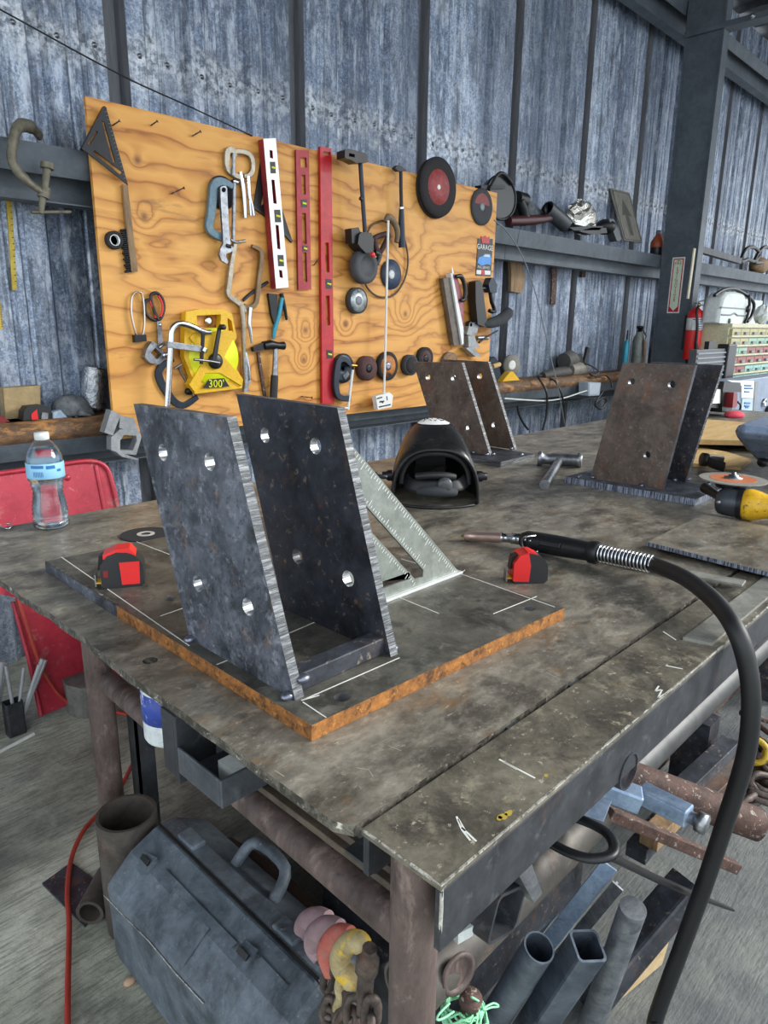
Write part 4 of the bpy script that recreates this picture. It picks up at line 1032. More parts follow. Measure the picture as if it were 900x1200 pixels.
# black rafter square, top left
r = root('rafter_square', 'black rafter square hanging at the top left corner of the plywood', 'square', K('B1',180,300)[0])
tri = K('B1',175,30, 330,580, 15,330)
part('blade', bpoly(MB(), tri, .020, .026, holes=[K('B1',145,125,165,140,240,415,225,425), K('B1',110,200,120,210,60,300,48,290), K('B1',95,335,290,490,275,508,85,352)]), M_blackm, r)
part('fence', bband(MB(), K('B1',173,32,15,332), .010, .014, .034, 1), M_blackm, r)
m = MB()
for i in range(18):
    t = .06 + i*.05; a = lerp(Vector(tri[0]), Vector(tri[1]), t); b2 = a + Vector((-2.4, .6))
    bband(m, [tuple(a + Vector((-.6,.15))), tuple(b2)], .0012, .026, .0266, 1)
part('scale_marks', m, M_greyplastic, r, kind='stuff')
# wire brush
r = root('wire_brush', 'wooden-handled wire brush hanging below the black rafter square', 'brush', K('B1',350,900)[0])
part('handle', bband(MB(), K('B1',312,580,330,760,352,960,380,1190), [.020,.024,.026,.026], .004, .020, 3), M_woodold, r, bevel=.003)
m = MB()
for i in range(21):
    t = i/20; a = lerp(Vector(K('B1',318,895)[0]), Vector(K('B1',358,1185)[0]), t); b2 = a + Vector((-7.0 + 1.2*math.sin(i*2.1), 1.0))
    btube(m, [tuple(a), tuple(b2)], .0042, .012, 5)
part('wire_bristles', m, M_blackm, r, kind='stuff')
# roll of tape
c = K('B1',230,970)[0]; R_o = vr(c[0], 120+905/6, 120+1035/6)
r = root('tape_roll', 'small roll of black electrical tape beside the wire brush', 'tape roll', c)
p = BP(c, .01); 
part('roll', MB().lathe([(R_o*.62,0),(R_o,0),(R_o,.018),(R_o*.62,.018),(R_o*.62,0)], (p.x, YB-.002, p.z), NY, 32), M_abrasd, r)
part('core', MB().lathe([(R_o*.52,0),(R_o*.62,0),(R_o*.62,.0186),(R_o*.52,.0186),(R_o*.52,0)], (p.x, YB-.002, p.z), NY, 32), M_aluw, r)

# blue-grey C-clamp with disc behind, adjustable wrench over it
c = K('B2',225,495)[0]; R_o = vr(c[0], 160+345/7.5, 160+645/7.5)
r = root('cutting_disc', 'black disc mostly hidden behind the blue-grey C-clamp', 'disc', c)
p = BP(c, .004)
part('disc', MB().lathe([(.011,0),(R_o,0),(R_o,.006),(.011,.006),(.011,0)], (p.x, YB-.001, p.z), NY, 40), M_abrasd, r)
r = root('c_clamp', 'blue-grey forged C-clamp hanging left of the silver wrench', 'clamp', K('B2',120,600)[0])
M_bluegrey = weather('blue_grey_enamel', '#55717f', '#6f8b99', 10, (.35,.5), .1, [('#3f525d', 14, .62, .1, .4)])
part('frame', bband(MB(), K('B2',325,440,270,405,205,395,160,440,150,560,135,700,120,790,160,850,245,890), [.022,.034,.036,.034,.030], .010, .030, 4), M_bluegrey, r, bevel=.003)
part('screw', btube(MB(), K('B2',332,380,330,640,325,925), .0085, .022, 12), M_steel, r)
part('screw_nut', btube(MB(), K('B2',315,392,360,402), .011, .022, 8), M_chrome, r)
part('tommy_bar', btube(MB(), K('B2',300,905,345,930,430,915), .006, .026, 8, 2), M_steel, r)
r = root('adjustable_wrench', 'silver adjustable wrench hanging on the blue-grey C-clamp', 'wrench', K('B2',260,800)[0])
hole = [ (lambda a: (K('B2',242,468)[0][0] + 2.6*math.cos(a), K('B2',242,468)[0][1] + 2.9*math.sin(a)))(2*math.pi*i/12) for i in range(12)]
part('handle', bpoly(MB(), K('B2',212,450,225,436,258,434,272,455,275,560,292,850,305,950,330,985,320,1010,215,1010,212,985,238,945,235,850,218,600), .032, .044, holes=[hole]), M_steel, r, bevel=.0015)
part('jaw', bpoly(MB(), K('B2',212,1000,205,1040,225,1090,270,1118,285,1105,262,1060,265,1030,300,1020,322,1000), .031, .046), M_steel, r, bevel=.0015)
part('worm', btube(MB(), K('B2',258,960,300,968), .009, .040, 10), M_blackm, r)
# small locking clamp
r = root('locking_clamp', 'small locking C-clamp with bright handles at the upper middle of the plywood', 'clamp', K('B2',400,300)[0])
M_nick = weather('worn_nickel', '#8a8374', '#b5ad9c', 16, (.3,.45), .6, [('#5d5648', 20, .6, .1, .5)])
part('fixed_jaw', bband(MB(), K('B2',400,360,330,330,285,285,275,200,285,125,330,120,345,175), [.018,.020,.024,.024,.016], .006, .022, 3), M_nick, r, bevel=.002)
part('moving_jaw', bband(MB(), K('B2',335,130,400,130,465,150,500,205,500,300,460,345,425,345), [.016,.020,.022,.020,.016], .008, .020, 3), M_nick, r, bevel=.002)
part('handle', btube(MB(), K('B2',385,310,405,420,420,560,430,715), [.009,.011,.010,.008], .016, 10, 3), M_chrome, r)
part('lever', btube(MB(), K('B2',455,350,462,440,470,540,490,610,505,695), [.010,.009,.008,.006], .020, 10, 3), M_chrome, r)
part('release_lever', btube(MB(), K('B2',470,560,475,640,480,695), .005, .024, 8, 2), M_chrome, r)
part('adjusting_screw', btube(MB(), K('B2',330,150,328,250,325,345), .008, .026, 10), M_steel, r)
# black square behind the silver level
r = root('rafter_square', 'black rafter square mostly hidden behind the silver level', 'square', K('A1',740,450)[0])
part('blade', bpoly(MB(), K('A1',706,205,820,562,672,428), .004, .008, holes=[K('A1',722,300,735,330,715,415,700,425)]), M_blackm, r)
part('fence', bband(MB(), K('A1',672,428,745,482,820,562), .010, .0005, .011, 1), M_black, r)
# silver and red box level
def level(name, label, quad, depth, d0, mf, ms, slots, vials, ends):
    o = root(name, label, 'level', quad[0]); d1 = d0 + depth
    sl = [[tuple(p) for p in s_] for s_ in slots]
    part('beam', bpoly(MB(), quad, d0, d1, holes=sl, side=1), [mf, ms], o, bevel=.0012)
    if depth > .03: part('web', bpoly(MB(), [tuple(lerp(Vector(quad[i]), Vector(quad[(i+2) % 4]), .06)) for i in range(4)], d0+.001, d0+.004), ms, o)
    for v_ in vials:
        f = o
        vb = part('vial_block', bpoly(MB(), v_, d0+.004, d1+.0012), M_black, o)
        cx = sum(p[0] for p in v_)/4; cy = sum(p[1] for p in v_)/4; w = (abs(v_[0][0]-v_[1][0]))*.32
        part('vial', btube(MB(), [(cx-w, cy-.6), (cx+w, cy+.6)], .005, d1-.001, 10), M_lime, vb)
    return o
lv = lambda c, *a: K(c, *a)
level('spirit_level', 'silver spirit level with dark red sides hanging over the black square', K('A1',709,171,756,168,805,735,757,740), .036, .012, M_aluw, M_redanod,
    [K('A1',732,212,744,216,746,246,734,243), K('A1',739,325,751,327,760,418,747,416), K('A1',755,497,767,500,774,592,762,588), K('A1',768,668,780,671,783,700,771,697)],
    [K('A1',734,258,754,258,757,302,737,302), K('A1',750,440,773,440,777,488,754,488), K('A1',763,612,785,612,788,655,766,655)], 0)
level('spirit_level', 'dull red spirit level hanging beside the silver level', K('A2',24,88,76,92,86,655,34,658), .010, .004, M_redanod, M_redanod,
    [K('A2',42,120,66,120,68,160,44,160), K('A2',46,190,62,190,64,270,48,270), K('A2',47,345,64,345,68,470,51,470), K('A2',50,505,66,505,70,625,54,625)],
    [K('A2',44,290,68,290,70,322,46,322), K('A2',50,478,70,478,71,500,51,500)], 0)
level('spirit_level', 'long bright red spirit level standing the full height of the plywood', K('A2',122,75,168,82,179,1122,131,1118), .016, .004, M_red, M_red,
    [K('A2',141,465,157,465,160,585,144,585), K('A2',144,680,160,680,163,800,147,800), K('A2',136,95,164,97,164,112,136,110)],
    [K('A2',144,612,168,614,170,652,146,652), K('A2',147,900,171,902,173,935,149,935)], 0)

# large locking clamp and the long locking pliers
r = root('locking_clamp', 'large worn locking C-clamp hanging above the yellow tape reel', 'clamp', K('A1',640,700)[0])
part('fixed_jaw', bband(MB(), K('A1',605,565,592,640,582,720,580,765,625,800,640,830), [.016,.022,.022,.022,.024], .008, .026, 3), M_nick, r, bevel=.002)
part('moving_jaw', bband(MB(), K('A1',668,578,695,590,705,615,696,700,685,790,660,812,638,805), [.014,.020,.022,.022,.018], .010, .024, 3), weather('rusty_clamp_arm', '#6d5a44', '#93795a', 14, (.5,.65), .4), r, bevel=.002)
part('handle', btube(MB(), K('A1',625,800,632,870,634,950,636,1010), [.011,.012,.010,.008], .022, 10, 3), M_nick, r)
part('lever', btube(MB(), K('A1',660,812,655,870,660,905,665,950), [.010,.009,.008,.005], .026, 10, 3), M_chrome, r)
part('strap', btube(MB(), K('A1',632,785,665,755,725,715), .007, .006, 8, 3), M_darkblue, r)
r = root('locking_pliers', 'slim silver locking pliers hanging between the tape reel and the hammer', 'pliers', K('B4',265,700)[0])
part('handle', btube(MB(), K('B4',262,560,262,640,268,740,268,840), [.008,.012,.012,.014], .020, 10, 3), M_steel, r)
part('lever', btube(MB(), K('B4',268,580,285,680,295,760), [.007,.009,.006], .024, 10, 3), M_chrome, r)
part('jaw', bband(MB(), K('B4',285,740,298,765,285,790,262,790), .012, .010, .026, 2), M_steel, r, bevel=.001)

# yellow 300' tape reel
r = root('tape_reel', 'yellow 300 foot open-reel tape measure with black crank', 'tape reel', K('A1',520,1000)[0])
body = K('A1',415,828,470,818,560,820,590,835,608,925,590,960,610,1050,632,1085,628,1118,450,1140,425,1105,440,1080,408,1000,410,890)
win = K('A1',456,842,548,838,545,888,458,892)
win2 = K('A1',415,880,428,876,430,915,416,930); win3 = K('A1',572,850,588,862,596,905,576,900)
part('frame', bpoly(MB(), body, .012, .046, holes=[win, win3]), M_yellow, r, bevel=.004)
c = K('A1',515,1000)[0]; Rr = vr(c[0], 110+880/3.243, 110+1125/3.243, .03)
p = BP(c, .03)
part('tape_spool', MB().lathe([(0,0),(Rr*.88,0),(Rr*.9,.004),(Rr*.9,.030),(Rr*.88,.034),(0,.034)], (p.x, YB-.016, p.z), NY, 44), M_lime, r)
for s_ in (K('A1',500,905,530,900,430,1120,448,1140,405,1085), ):
    pass
part('front_brace', bpoly(MB(), K('A1',450,905,590,900,598,925,560,1000,632,1085,628,1110,545,1060,490,1060,450,1135,428,1105,478,1020,470,985,430,925), .046, .056, holes=[]), M_yellow, r, bevel=.003)
part('hub', bdisc(MB(), K('A1',522,1015)[0], [(.030,.0),(.032,.003),(.032,.016),(.024,.022),(0,.022)], .054), M_black, r)
part('crank_arm', bband(MB(), K('A1',523,1020,533,960,545,890), [.022,.018,.016], .068, .080, 1), M_black, r, bevel=.003)
part('crank_knob', bdisc(MB(), K('A1',546,886)[0], [(.010,0),(.011,.004),(.011,.026),(.006,.03),(0,.03)], .078), M_black, r)
part('wordplate', bpoly(MB(), K('A1',480,1118,502,1084,560,1080,580,1112), .056, .0575), M_black, r)
p = BP(K('A1',530,1102)[0], .0578)
part('lettering', text_mb("300'", .046, (p.x, p.y-.0006, p.z), (1,0,-.05), (.03,0,1), NY), M_lime, r, kind='stuff')
part('hanging_eyelet', bdisc(MB(), K('A1',500,862)[0], [(.010,0),(.020,.001),(.020,.006),(.010,.007)], .006), M_chrome, r)

# silver F-clamp over the reel
r = root('f_clamp', 'silver F-clamp with bent bar hanging over the yellow tape reel', 'clamp', K('B3',450,700)[0])
part('bar', btube(MB(), K('B3',415,1230,428,1050,438,850,450,640,458,520,480,470,520,445,580,450,660,480,735,520), .0125, .075, 12, 4, sq=.7), M_chrome, r)
part('fixed_arm', btube(MB(), K('B3',700,500,760,520,800,520), .010, .075, 10), M_steel, r)
part('sliding_arm', bband(MB(), K('B3',425,628,500,638,600,652,725,668), [.024,.026,.024,.026], .068, .084, 1), M_steel, r, bevel=.002)
part('spindle', btube(MB(), K('B3',735,530,728,660,720,800), .008, .080, 10), M_blackm, r)
part('spindle_swivel', btube(MB(), K('B3',730,690,745,660), .016, .080, 12), M_chrome, r)
part('tommy_bar', btube(MB(), K('B3',655,760,720,765,800,775,880,790), .005, .084, 8), M_steel, r)

# hose-clamp loop, scissors, cast clamp, dark C-clamp
r = root('band_clamp', 'loop of stainless band clamp hanging left of the scissors', 'clamp', K('B3',165,400)[0])
part('band', btube(MB(), K('B3',165,165,200,200,215,330,215,470,190,560,150,550,120,450,100,330,105,220,130,175), .0028, .014, 6, 4, True, sq=3.0), M_chrome, r)
part('screw_housing', bpoly(MB(), K('B3',135,545,235,540,240,600,140,610), .004, .026), M_blackm, r, bevel=.002)
r = root('scissors', 'scissors with red and black handles hanging open', 'scissors', K('B3',310,350)[0])
part('handle_loop', btube(MB(), K('B3',325,175,285,185,275,220,295,300,330,400,365,395,390,320,385,250,360,200), .0065, .016, 8, 4, True), M_black, r)
part('handle_insert', btube(MB(), K('B3',340,200,370,250,380,320,360,380), .0045, .019, 6, 3), M_redplastic, r)
part('handle_loop', btube(MB(), K('B3',255,235,225,260,228,340,260,390,330,415,310,340,280,260), .0065, .012, 8, 4, True), M_black, r)
part('handle_insert', btube(MB(), K('B3',265,245,300,320,318,395), .0045, .017, 6, 3), M_redplastic, r)
part('blade', bpoly(MB(), K('B3',330,420,372,430,382,640,358,690,340,640), .012, .016), M_steel, r)
part('blade', bpoly(MB(), K('B3',336,425,368,425,372,640,350,670), .008, .011), M_steel, r)
part('pivot', bdisc(MB(), K('B3',357,455)[0], [(.007,0),(.006,.003),(0,.003)], .016), M_chrome, r)
r = root('cast_clamp', 'galvanised beam clamp hanging under the scissors', 'clamp', K('B3',320,700)[0])
part('body', bpoly(MB(), K('B3',285,600,330,620,345,650,400,690,420,740,350,805,270,790,222,740,240,670), .006, .040, holes=[K('B3',318,655,375,715,330,760,275,700)]), M_steel, r, bevel=.003)
part('bolt', btube(MB(), K('B3',345,655,400,615,415,630), .008, .045, 8), M_chrome, r)
part('nut', bdisc(MB(), K('B3',400,720)[0], [(.014,0),(.014,.012),(0,.012)], .038, n=6), M_chrome, r)
r = root('c_clamp', 'dark navy C-clamp hanging at the bottom left of the tape reel', 'clamp', K('B3',430,950)[0])
part('frame', bband(MB(), K('B3',480,760,400,800,350,870,370,960,430,1060,500,1140,580,1160,690,1090), [.016,.030,.034,.032,.030,.022], .0005, .0115, 4), M_darkblue, r, bevel=.003)
part('screw', btube(MB(), K('B3',515,820,580,940,650,1080), .005, .006, 10), M_steel, r)
part('swivel_pad', bdisc(MB(), K('B3',600,1040)[0], [(.014,0),(.014,.016),(0,.018)], .012), M_blackm, r)
part('tommy_bar', btube(MB(), K('B3',480,840,515,820,545,800), .005, .030, 8), M_steel, r)

# hammer, rod, tin snips behind the level
r = root('claw_hammer', 'old claw hammer hanging at the lower middle of the plywood', 'hammer', K('B4',450,530)[0])
part('head', btube(MB(), K('B4',385,535,430,528,480,535,505,535,520,535), [.019,.021,.016,.018,.019], .030, 14, 1), M_blackm, r)
part('claw', bpoly(MB(), K('B4',320,545,390,515,395,560,325,575), .020, .040), M_blackm, r, bevel=.003)
part('handle', btube(MB(), K('B4',465,540,465,640,460,730), [.011,.013,.014], .028, 12, 2), M_steel, r)
part('grip', btube(MB(), K('B4',460,730,456,800,452,890), [.017,.018,.018], .028, 12, 2), M_rubber, r)
solo('steel_rod', bband(MB(), K('B4',355,578,372,700,400,870), .014, .002, .012, 1), M_rust2, 'rusty flat rod hanging beside the claw hammer', 'rod')
r = root('tin_snips', 'dark tin snips with teal grip hanging below the silver level', 'snips', K('B4',470,300)[0])
part('blade', bpoly(MB(), K('B4',420,190,480,195,475,330,460,395,440,330), .004, .018), M_blackm, r, bevel=.001)
part('handle', btube(MB(), K('B4',508,220,490,320,462,420,452,490), [.010,.011,.011,.007], .014, 10, 3), M_teal, r)
part('handle', btube(MB(), K('B4',505,190,525,280,540,365), [.009,.009,.006], .012, 10, 3), M_blackm, r)

# long-neck tool with round cup
r = root('long_neck_tool', 'black long-necked tool with square head and grey round brush cup', 'tool', K('B5',170,400)[0])
part('top_head', bpoly(MB(), K('B5',28,40,60,28,195,65,207,90,205,135,120,140,75,115,28,100), .06, .115, holes=[K('B5',60,62,105,72,105,98,60,88)]), M_black, r, bevel=.003)
part('neck', btube(MB(), K('B5',148,130,165,400,185,680), .0105, .075, 10, 2), M_darkblue, r)
part('neck_clip', btube(MB(), K('B5',146,415,160,425), .009, .078, 8), M_black, r)
part('motor_housing', bpoly(MB(), K('B5',160,680,235,685,255,740,250,840,195,845,150,800,130,770,140,700), .03, .10), M_black, r, bevel=.008)
part('front_grip', bpoly(MB(), K('B5',78,652,135,642,155,690,140,770,85,768), .04, .085), M_black, r, bevel=.004)
part('red_button', bdisc(MB(), K('B5',240,856)[0], [(.012,0),(.012,.010),(.006,.014),(0,.014)], .096), M_redplastic, r)
c = K('B5',175,950)[0]; Rr = vr(c[0], 170+800/6.67, 170+1075/6.67, .05)
p = BP(c, .05)
part('brush_cup', MB().lathe([(Rr*.4,-.02),(Rr*.92,-.02),(Rr,-.012),(Rr,.020),(Rr*.90,.030),(Rr*.6,.034),(Rr*.55,.028),(0,.028)], (p.x, YB-.045, p.z), NY, 40), plain('grey_brush_cup', '#4a4d50', .7, 0, .15), r)
part('arm', btube(MB(), K('B5',260,840,300,860,270,930), .014, .06, 8, 2), M_rubber, r)
# grease lance with hose loop
r = root('lance_tool', 'slim black lance with ribbed grip hanging right of the white rod', 'tool', K('B5',470,400)[0])
part('tip', bpoly(MB(), K('B5',420,180,440,158,470,165,515,200,450,205), .03, .055), M_blackm, r, bevel=.002)
part('tube', btube(MB(), K('B5',465,195,466,340,470,490), .009, .045, 10), M_blackm, r)
part('grip', btube(MB(), K('B5',470,490,470,640,475,800), [.012,.017,.019], .045, 12, 2), M_darkblue, r)
part('grip_ring', btube(MB(), K('B5',469,485,470,500), .014, .045, 12), M_chrome, r)
M_brhose = plain('brown_hose', '#5d4a3c', .6, 0, .15)
solo('hose_loop', btube(MB(), K('B5',365,590,290,600,220,650,180,800,165,950,190,1090,260,1170,340,1190,420,1165,490,1060,520,930,510,800,480,700), .0048, .012, 8, 5), M_brhose, 'thin brown hose loop hanging around the blue cutting disc', 'hose')
r = root('tow_hook', 'brown forged hook and strap hanging at the top of the white rod', 'hook', K('B5',360,700)[0])
part('hook', btube(MB(), K('B5',345,600,365,560,400,590,430,640,440,700,430,760), [.010,.016,.018,.016,.014,.012], .040, 10, 3), weather('tan_leather', '#6a5a44', '#8d7a5e', 14, (.6,.75)), r)
part('strap', btube(MB(), K('B5',255,730,310,705,370,700,340,770,300,840,270,800,265,750), .013, .030, 8, 4, True), plain('maroon_strap', '#4a3436', .7, 0, .15), r)
r = root('white_rod', 'long thin white rod hanging with a printed card at its end', 'rod', K('A2',390,700)[0])
part('rod', btube(MB(), K('A2',398,375,392,620,386,900,380,1085), .0062, .062, 10), M_white, r)
part('card', bpoly(MB(), K('A2',348,1088,402,1072,418,1085,412,1132,356,1142), .045, .075), M_white, r, bevel=.003)
m = MB()
for q in (K('A2',352,1098,374,1092), K('A2',362,1112,382,1108), K('A2',392,1088,394,1105), K('A2',360,1132,408,1122), K('A2',366,1108,378,1115)): bband(m, q, .007, .075, .0756, 1)
part('card_print', m, M_black, r, kind='stuff')
# discs
def bd(name, label, c, y0, y1, th, body, face=None, face_r=.62, d=.001, hub=None, crop='A2', dish=0.0, grp='abrasive discs on the plywood', hr=.022):
    ox, oy, s_ = CROPS[crop]; px = K(crop, *c)[0]; R_ = vr(px[0], oy+y0/s_, oy+y1/s_, d+th)
    o = root(name, label, 'disc', px, grp); p = BP(px, d+th)
    B = (p.x, YB-d, p.z)
    part('wheel', MB().lathe([(.012,0),(R_,0),(R_*1.0,th),(R_*.75,th+dish),(R_*.5,th+dish),(R_*.42,th-dish),(.012,th-dish),(.012,0)], B, NY, 44), body, o)
    if face: part('printed_label', MB().lathe([(.014,th+dish),(R_*face_r,th+dish),(R_*face_r,th+dish+.0008),(.014,th+dish+.0008)], B, NY, 40), face, o)
    if hub: part('hub', MB().lathe([(hr*.4,th-dish),(hr,th-dish),(hr,th+dish+.002),(hr*.4,th+dish+.002)], B, NY, 24), hub, o)
    return o, R_, B
M_redlab = weather('faded_red_label', '#8e3b38', '#b5524c', 30, (.6,.7), 0, [('#5b6fb0', 40, .62, .06, .6), ('#d8b8b0', 60, .66, .05, .6)])
bd('cutoff_wheel', 'large black cut-off wheel with red and blue label near the top of the plywood', (603,240), 117, 362, .010, M_abrasd, M_redlab, .60, .030, M_white, hr=.013)
o, R_, B = bd('cutoff_wheel', 'second large cut-off wheel behind the red and blue labelled one', (592,246), 122, 368, .012, M_abrasd, None, .5, .004)
o, R_, B = bd('cutoff_wheel', 'grey cut-off wheel with faded red top at the right corner of the plywood', (779,320), 243, 396, .006, M_abras, None, .6, .004, M_greyplastic)
part('paper_label', MB().prism([(R_*.72*math.cos(a), R_*.72*math.sin(a)) for a in [math.radians(10+16*i) for i in range(11)]], Vector(B) + NY*.006, (1,0,0), (0,0,1), NY, 0, .0008), plain('faded_red_paper', '#8a4a48', .7, 0, .12), o, label='faded red half-round label')
bd('cutoff_wheel', 'dark blue cut-off wheel hanging inside the brown hose loop', (411,594), 532, 655, .005, plain('navy_disc', '#2e3a4c', .6, 0, .1), weather('navy_disc_print', '#2c3a52', '#44546e', 30, (.5,.6), 0, [('#b8bf9a', 60, .68, .04, .7)]), .9, .003, M_offw)
bd('grinding_wheel', 'thick grinding wheel with silver foil label below the long-necked tool', (278,700), 650, 757, .030, M_abras, weather('foil_label', '#9aa4a8', '#d5dcde', 30, (.3,.4), .5, [('#4b5560', 30, .58, .08, .7)]), .86, .004, M_greyplastic)
bd('flap_disc', 'brown flap disc in the bottom row, left of the rusty orange disc', (318,975), 925, 1025, .034, M_abrasb, M_abrasb, .95, .004, M_blackm, dish=.003)
o, R_, B = bd('cup_disc', 'rusty orange backed disc hanging on the white rod', (398,966), 908, 1025, .022, M_abrasd, weather('orange_disc_face', '#a8632c', '#d08840', 14, (.6,.7), 0, [('#2b2420', 10, .58, .06, .9)]), .74, .004, M_steel)
bd('flap_disc', 'grey and black flap disc in the bottom row beside the brown bracket', (492,962), 920, 1004, .030, M_abras, M_abrasd, .8, .004, None)
bd('flap_disc', 'black and maroon disc peeking over the brown bracket, left of the tan one', (551,935), 898, 990, .022, M_abrasd, M_abrasb, .7, .004, M_blackm)
bd('flap_disc', 'tan worn disc peeking over the brown bracket', (650,960), 908, 1010, .020, weather('tan_disc', '#6b5a4a', '#94806a', 24, (.8,.9)), weather('tan_disc_face', '#7c5a44', '#a58058', 20, (.7,.8)), .8, .004, None)
bd('cutoff_wheel', 'navy cut-off wheel behind the small black C-clamp at the bottom', (216,975), 917, 1037, .010, M_darkblue, None, .6, .002, None)
r = root('c_clamp', 'small black C-clamp with white screw at the bottom of the plywood', 'clamp', K('B6',130,350)[0])
part('frame', bband(MB(), K('B6',240,215,190,160,140,170,118,260,110,380,125,470,170,500,235,500), [.020,.030,.034,.034,.030,.034], .022, .045, 4), M_darkblue, r, bevel=.003)
part('screw', btube(MB(), K('B6',250,250,228,420,208,600), .0072, .040, 10), M_white, r)
part('tommy_bar', btube(MB(), K('B6',125,580,208,588), .005, .042, 8), M_white, r)
part('swivel_pad', btube(MB(), K('B6',215,208,285,215), .006, .034, 8), M_gold, r)
part('maker_plate', bpoly(MB(), K('B6',165,300,205,260,222,290,185,340), .012, .0165), M_greyplastic, r)
# GARAGE sign
r = root('garage_sign', 'black sign reading GARAGE with red crown and blue car', 'sign', K('A2',788,520)[0])
q = K('A2',763,448,823,450,814,602,754,598)
part('panel', bpoly(MB(), q, .0005, .004), plain('sign_black', '#17171a', .4, 0, .1), r)
part('red_crown', bpoly(MB(), K('A2',776,438,786,446,792,436,799,446,809,440,808,468,778,466), .004, .0065), M_red, r)
def stext(txt, size, c, mat, nm='lettering'):
    p = BP(K('A2', *c)[0], .006); part(nm, text_mb(txt, size, (p.x, p.y, p.z), (1,0,0), (0,0,1), NY), mat, r, kind='stuff')
stext('GARAGE', .040, (790,485), M_white); stext('FULL SERVICE', .0195, (785,566), M_white)
part('blue_car', bpoly(MB(), K('A2',760,545,766,525,780,520,790,510,812,512,816,528,814,556,800,552,775,558), .004, .0055), plain('car_blue', '#3f8fd8', .4, 0, .1), r)
part('car_windscreen', bpoly(MB(), K('A2',784,521,792,513,809,515,810,524), .0055, .006), M_offw, r)
part('price_tab', bpoly(MB(), K('A2',757,576,776,577,775,594,756,592), .004, .0055), M_white, r)
part('price_tab', bpoly(MB(), K('A2',790,578,813,579,812,596,790,595), .004, .0055), M_white, r)
part('red_tab', bpoly(MB(), K('A2',777,574,789,575,789,598,777,597), .004, .0055), M_red, r)
# long sanding board with handle
r = root('sanding_board', 'long grey sanding board with red back and black handle', 'sander', K('B7',240,500)[0])
part('sole', bpoly(MB(), K('B7',145,195,215,190,330,785,240,785), .012, .040), weather('dull_grey_sole', '#5b544e', '#7c746b', 10, (.5,.65), .2), r, bevel=.001)
part('edge_strip', bpoly(MB(), K('B7',212,150,228,155,325,640,325,770,312,780), .016, .052), M_white, r)
part('back', bpoly(MB(), K('B7',216,160,262,165,290,250,322,395,325,650), .018, .048, holes=[]), weather('faded_red_wood', '#8a4a52', '#b06a70', 12, (.5,.6)), r, bevel=.002)
part('handle', btube(MB(), K('B7',255,180,300,180,325,230,340,310,330,380,300,390), [.010,.014,.012,.013,.012,.010], .060, 10, 4), M_black, r)
part('front_knob', bdisc(MB(), K('B7',355,603)[0], [(.012,0),(.021,.004),(.021,.026),(.012,.030),(0,.030)], .02), M_black, r)
part('hang_tip', btube(MB(), K('B7',222,95,228,155), [.002,.008], .03, 8), M_aluw, r)
# black grinder frame at the right edge of the board
r = root('drill_stand', 'black handled tool with dark cloth sock hung over the right edge of the plywood', 'tool', K('B7',500,400)[0])
part('handle', bpoly(MB(), K('B7',430,225,470,212,490,260,535,600,520,625,450,600,432,400), .02, .07), M_black, r, bevel=.006)
part('frame', btube(MB(), K('B7',480,285,540,285,600,260), .012, .05, 8), M_blackm, r)
part('post', bpoly(MB(), K('B7',545,250,570,190,590,190,620,250,615,325,560,320), .03, .075), M_darkblue, r, bevel=.003)
part('yoke', btube(MB(), K('B7',560,320,570,400,600,490,550,480), .012, .05, 8, 2), M_blackm, r)
part('sock', btube(MB(), K('B7',500,600,560,590,650,560,720,500,735,520), [.012,.030,.036,.034,.010], .06, 14, 3), plain('dark_cloth', '#3b3e42', .9, 0, .15, 30, .5), r)
r = root('pipe_clamp_jaw', 'grey cast pipe clamp jaw hung below the black tool at the plywood edge', 'clamp', K('B7',420,700)[0])
M_castgrey = weather('cast_grey', '#8b8f92', '#a9adb0', 12, (.5,.6), .3)
part('upper_jaw', bpoly(MB(), K('B7',380,590,470,578,440,680,400,700,352,690), .01, .05), M_castgrey, r, bevel=.002)
part('body', bpoly(MB(), K('B7',365,700,420,695,440,760,470,800,400,810,370,800), .012, .045), M_castgrey, r, bevel=.002)
part('lower_jaw', bpoly(MB(), K('B7',345,810,410,795,480,885,430,885), .01, .055), M_castgrey, r, bevel=.002)
part('screw', btube(MB(), K('B7',440,720,530,720), .014, .03, 10), M_steel, r)
part('handle', btube(MB(), K('B7',460,760,530,710,625,655), .006, .045, 8), M_blackm, r)
# wire strung across the top of the wall
wp = [ony(u, v, YB-.03) for u, v in ((-20,0),(40,33),(100,66),(160,97),(220,124),(300,158))]
wp[-1].y = YB - .004
solo('wire', MB().tube(smooth(wp, 4), .0028, 6), M_blackm, 'thin dark wire running down the wall to the top edge of the plywood', 'wire')
# ------------------------------------------------------------------ wall, shelf and ledge things
def px2m(p, n): return n*((p-CAM).dot(FWD))/FPX
def ypoly(mb, pts, y0, y1, holes=(), mi=0, side=None):
    """outline at its own distance y0, extruded back to y1"""
    f = lambda L: [(q.x, q.z) for q in (ony(p[0], p[1], y0) for p in L)]
    return mb.prism(f(pts), (0, y0, 0), (1,0,0), (0,0,1), (0,1,0), 0, y1-y0, holes=[f(h) for h in holes], mi=mi, side=side)
def ytube(mb, pts, r, y, n=8, k=1, closed=False, sq=1.0):
    P = [ony(p[0], p[1], y[i] if isinstance(y, (list, tuple)) else y) for i, p in enumerate(pts)]
    if k > 1: P = smooth(P, k, closed)
    if isinstance(r, (list, tuple)) and len(r) != len(P):
        m = len(r)-1; r = [r[min(int(i/(len(P)-1)*m), m-1)]*(1-((i/(len(P)-1)*m)-min(int(i/(len(P)-1)*m), m-1))) + r[min(int(i/(len(P)-1)*m), m-1)+1]*((i/(len(P)-1)*m)-min(int(i/(len(P)-1)*m), m-1)) for i in range(len(P))]
    return mb.tube(P, r, n, 0, closed=closed, sq=sq, up=NY)
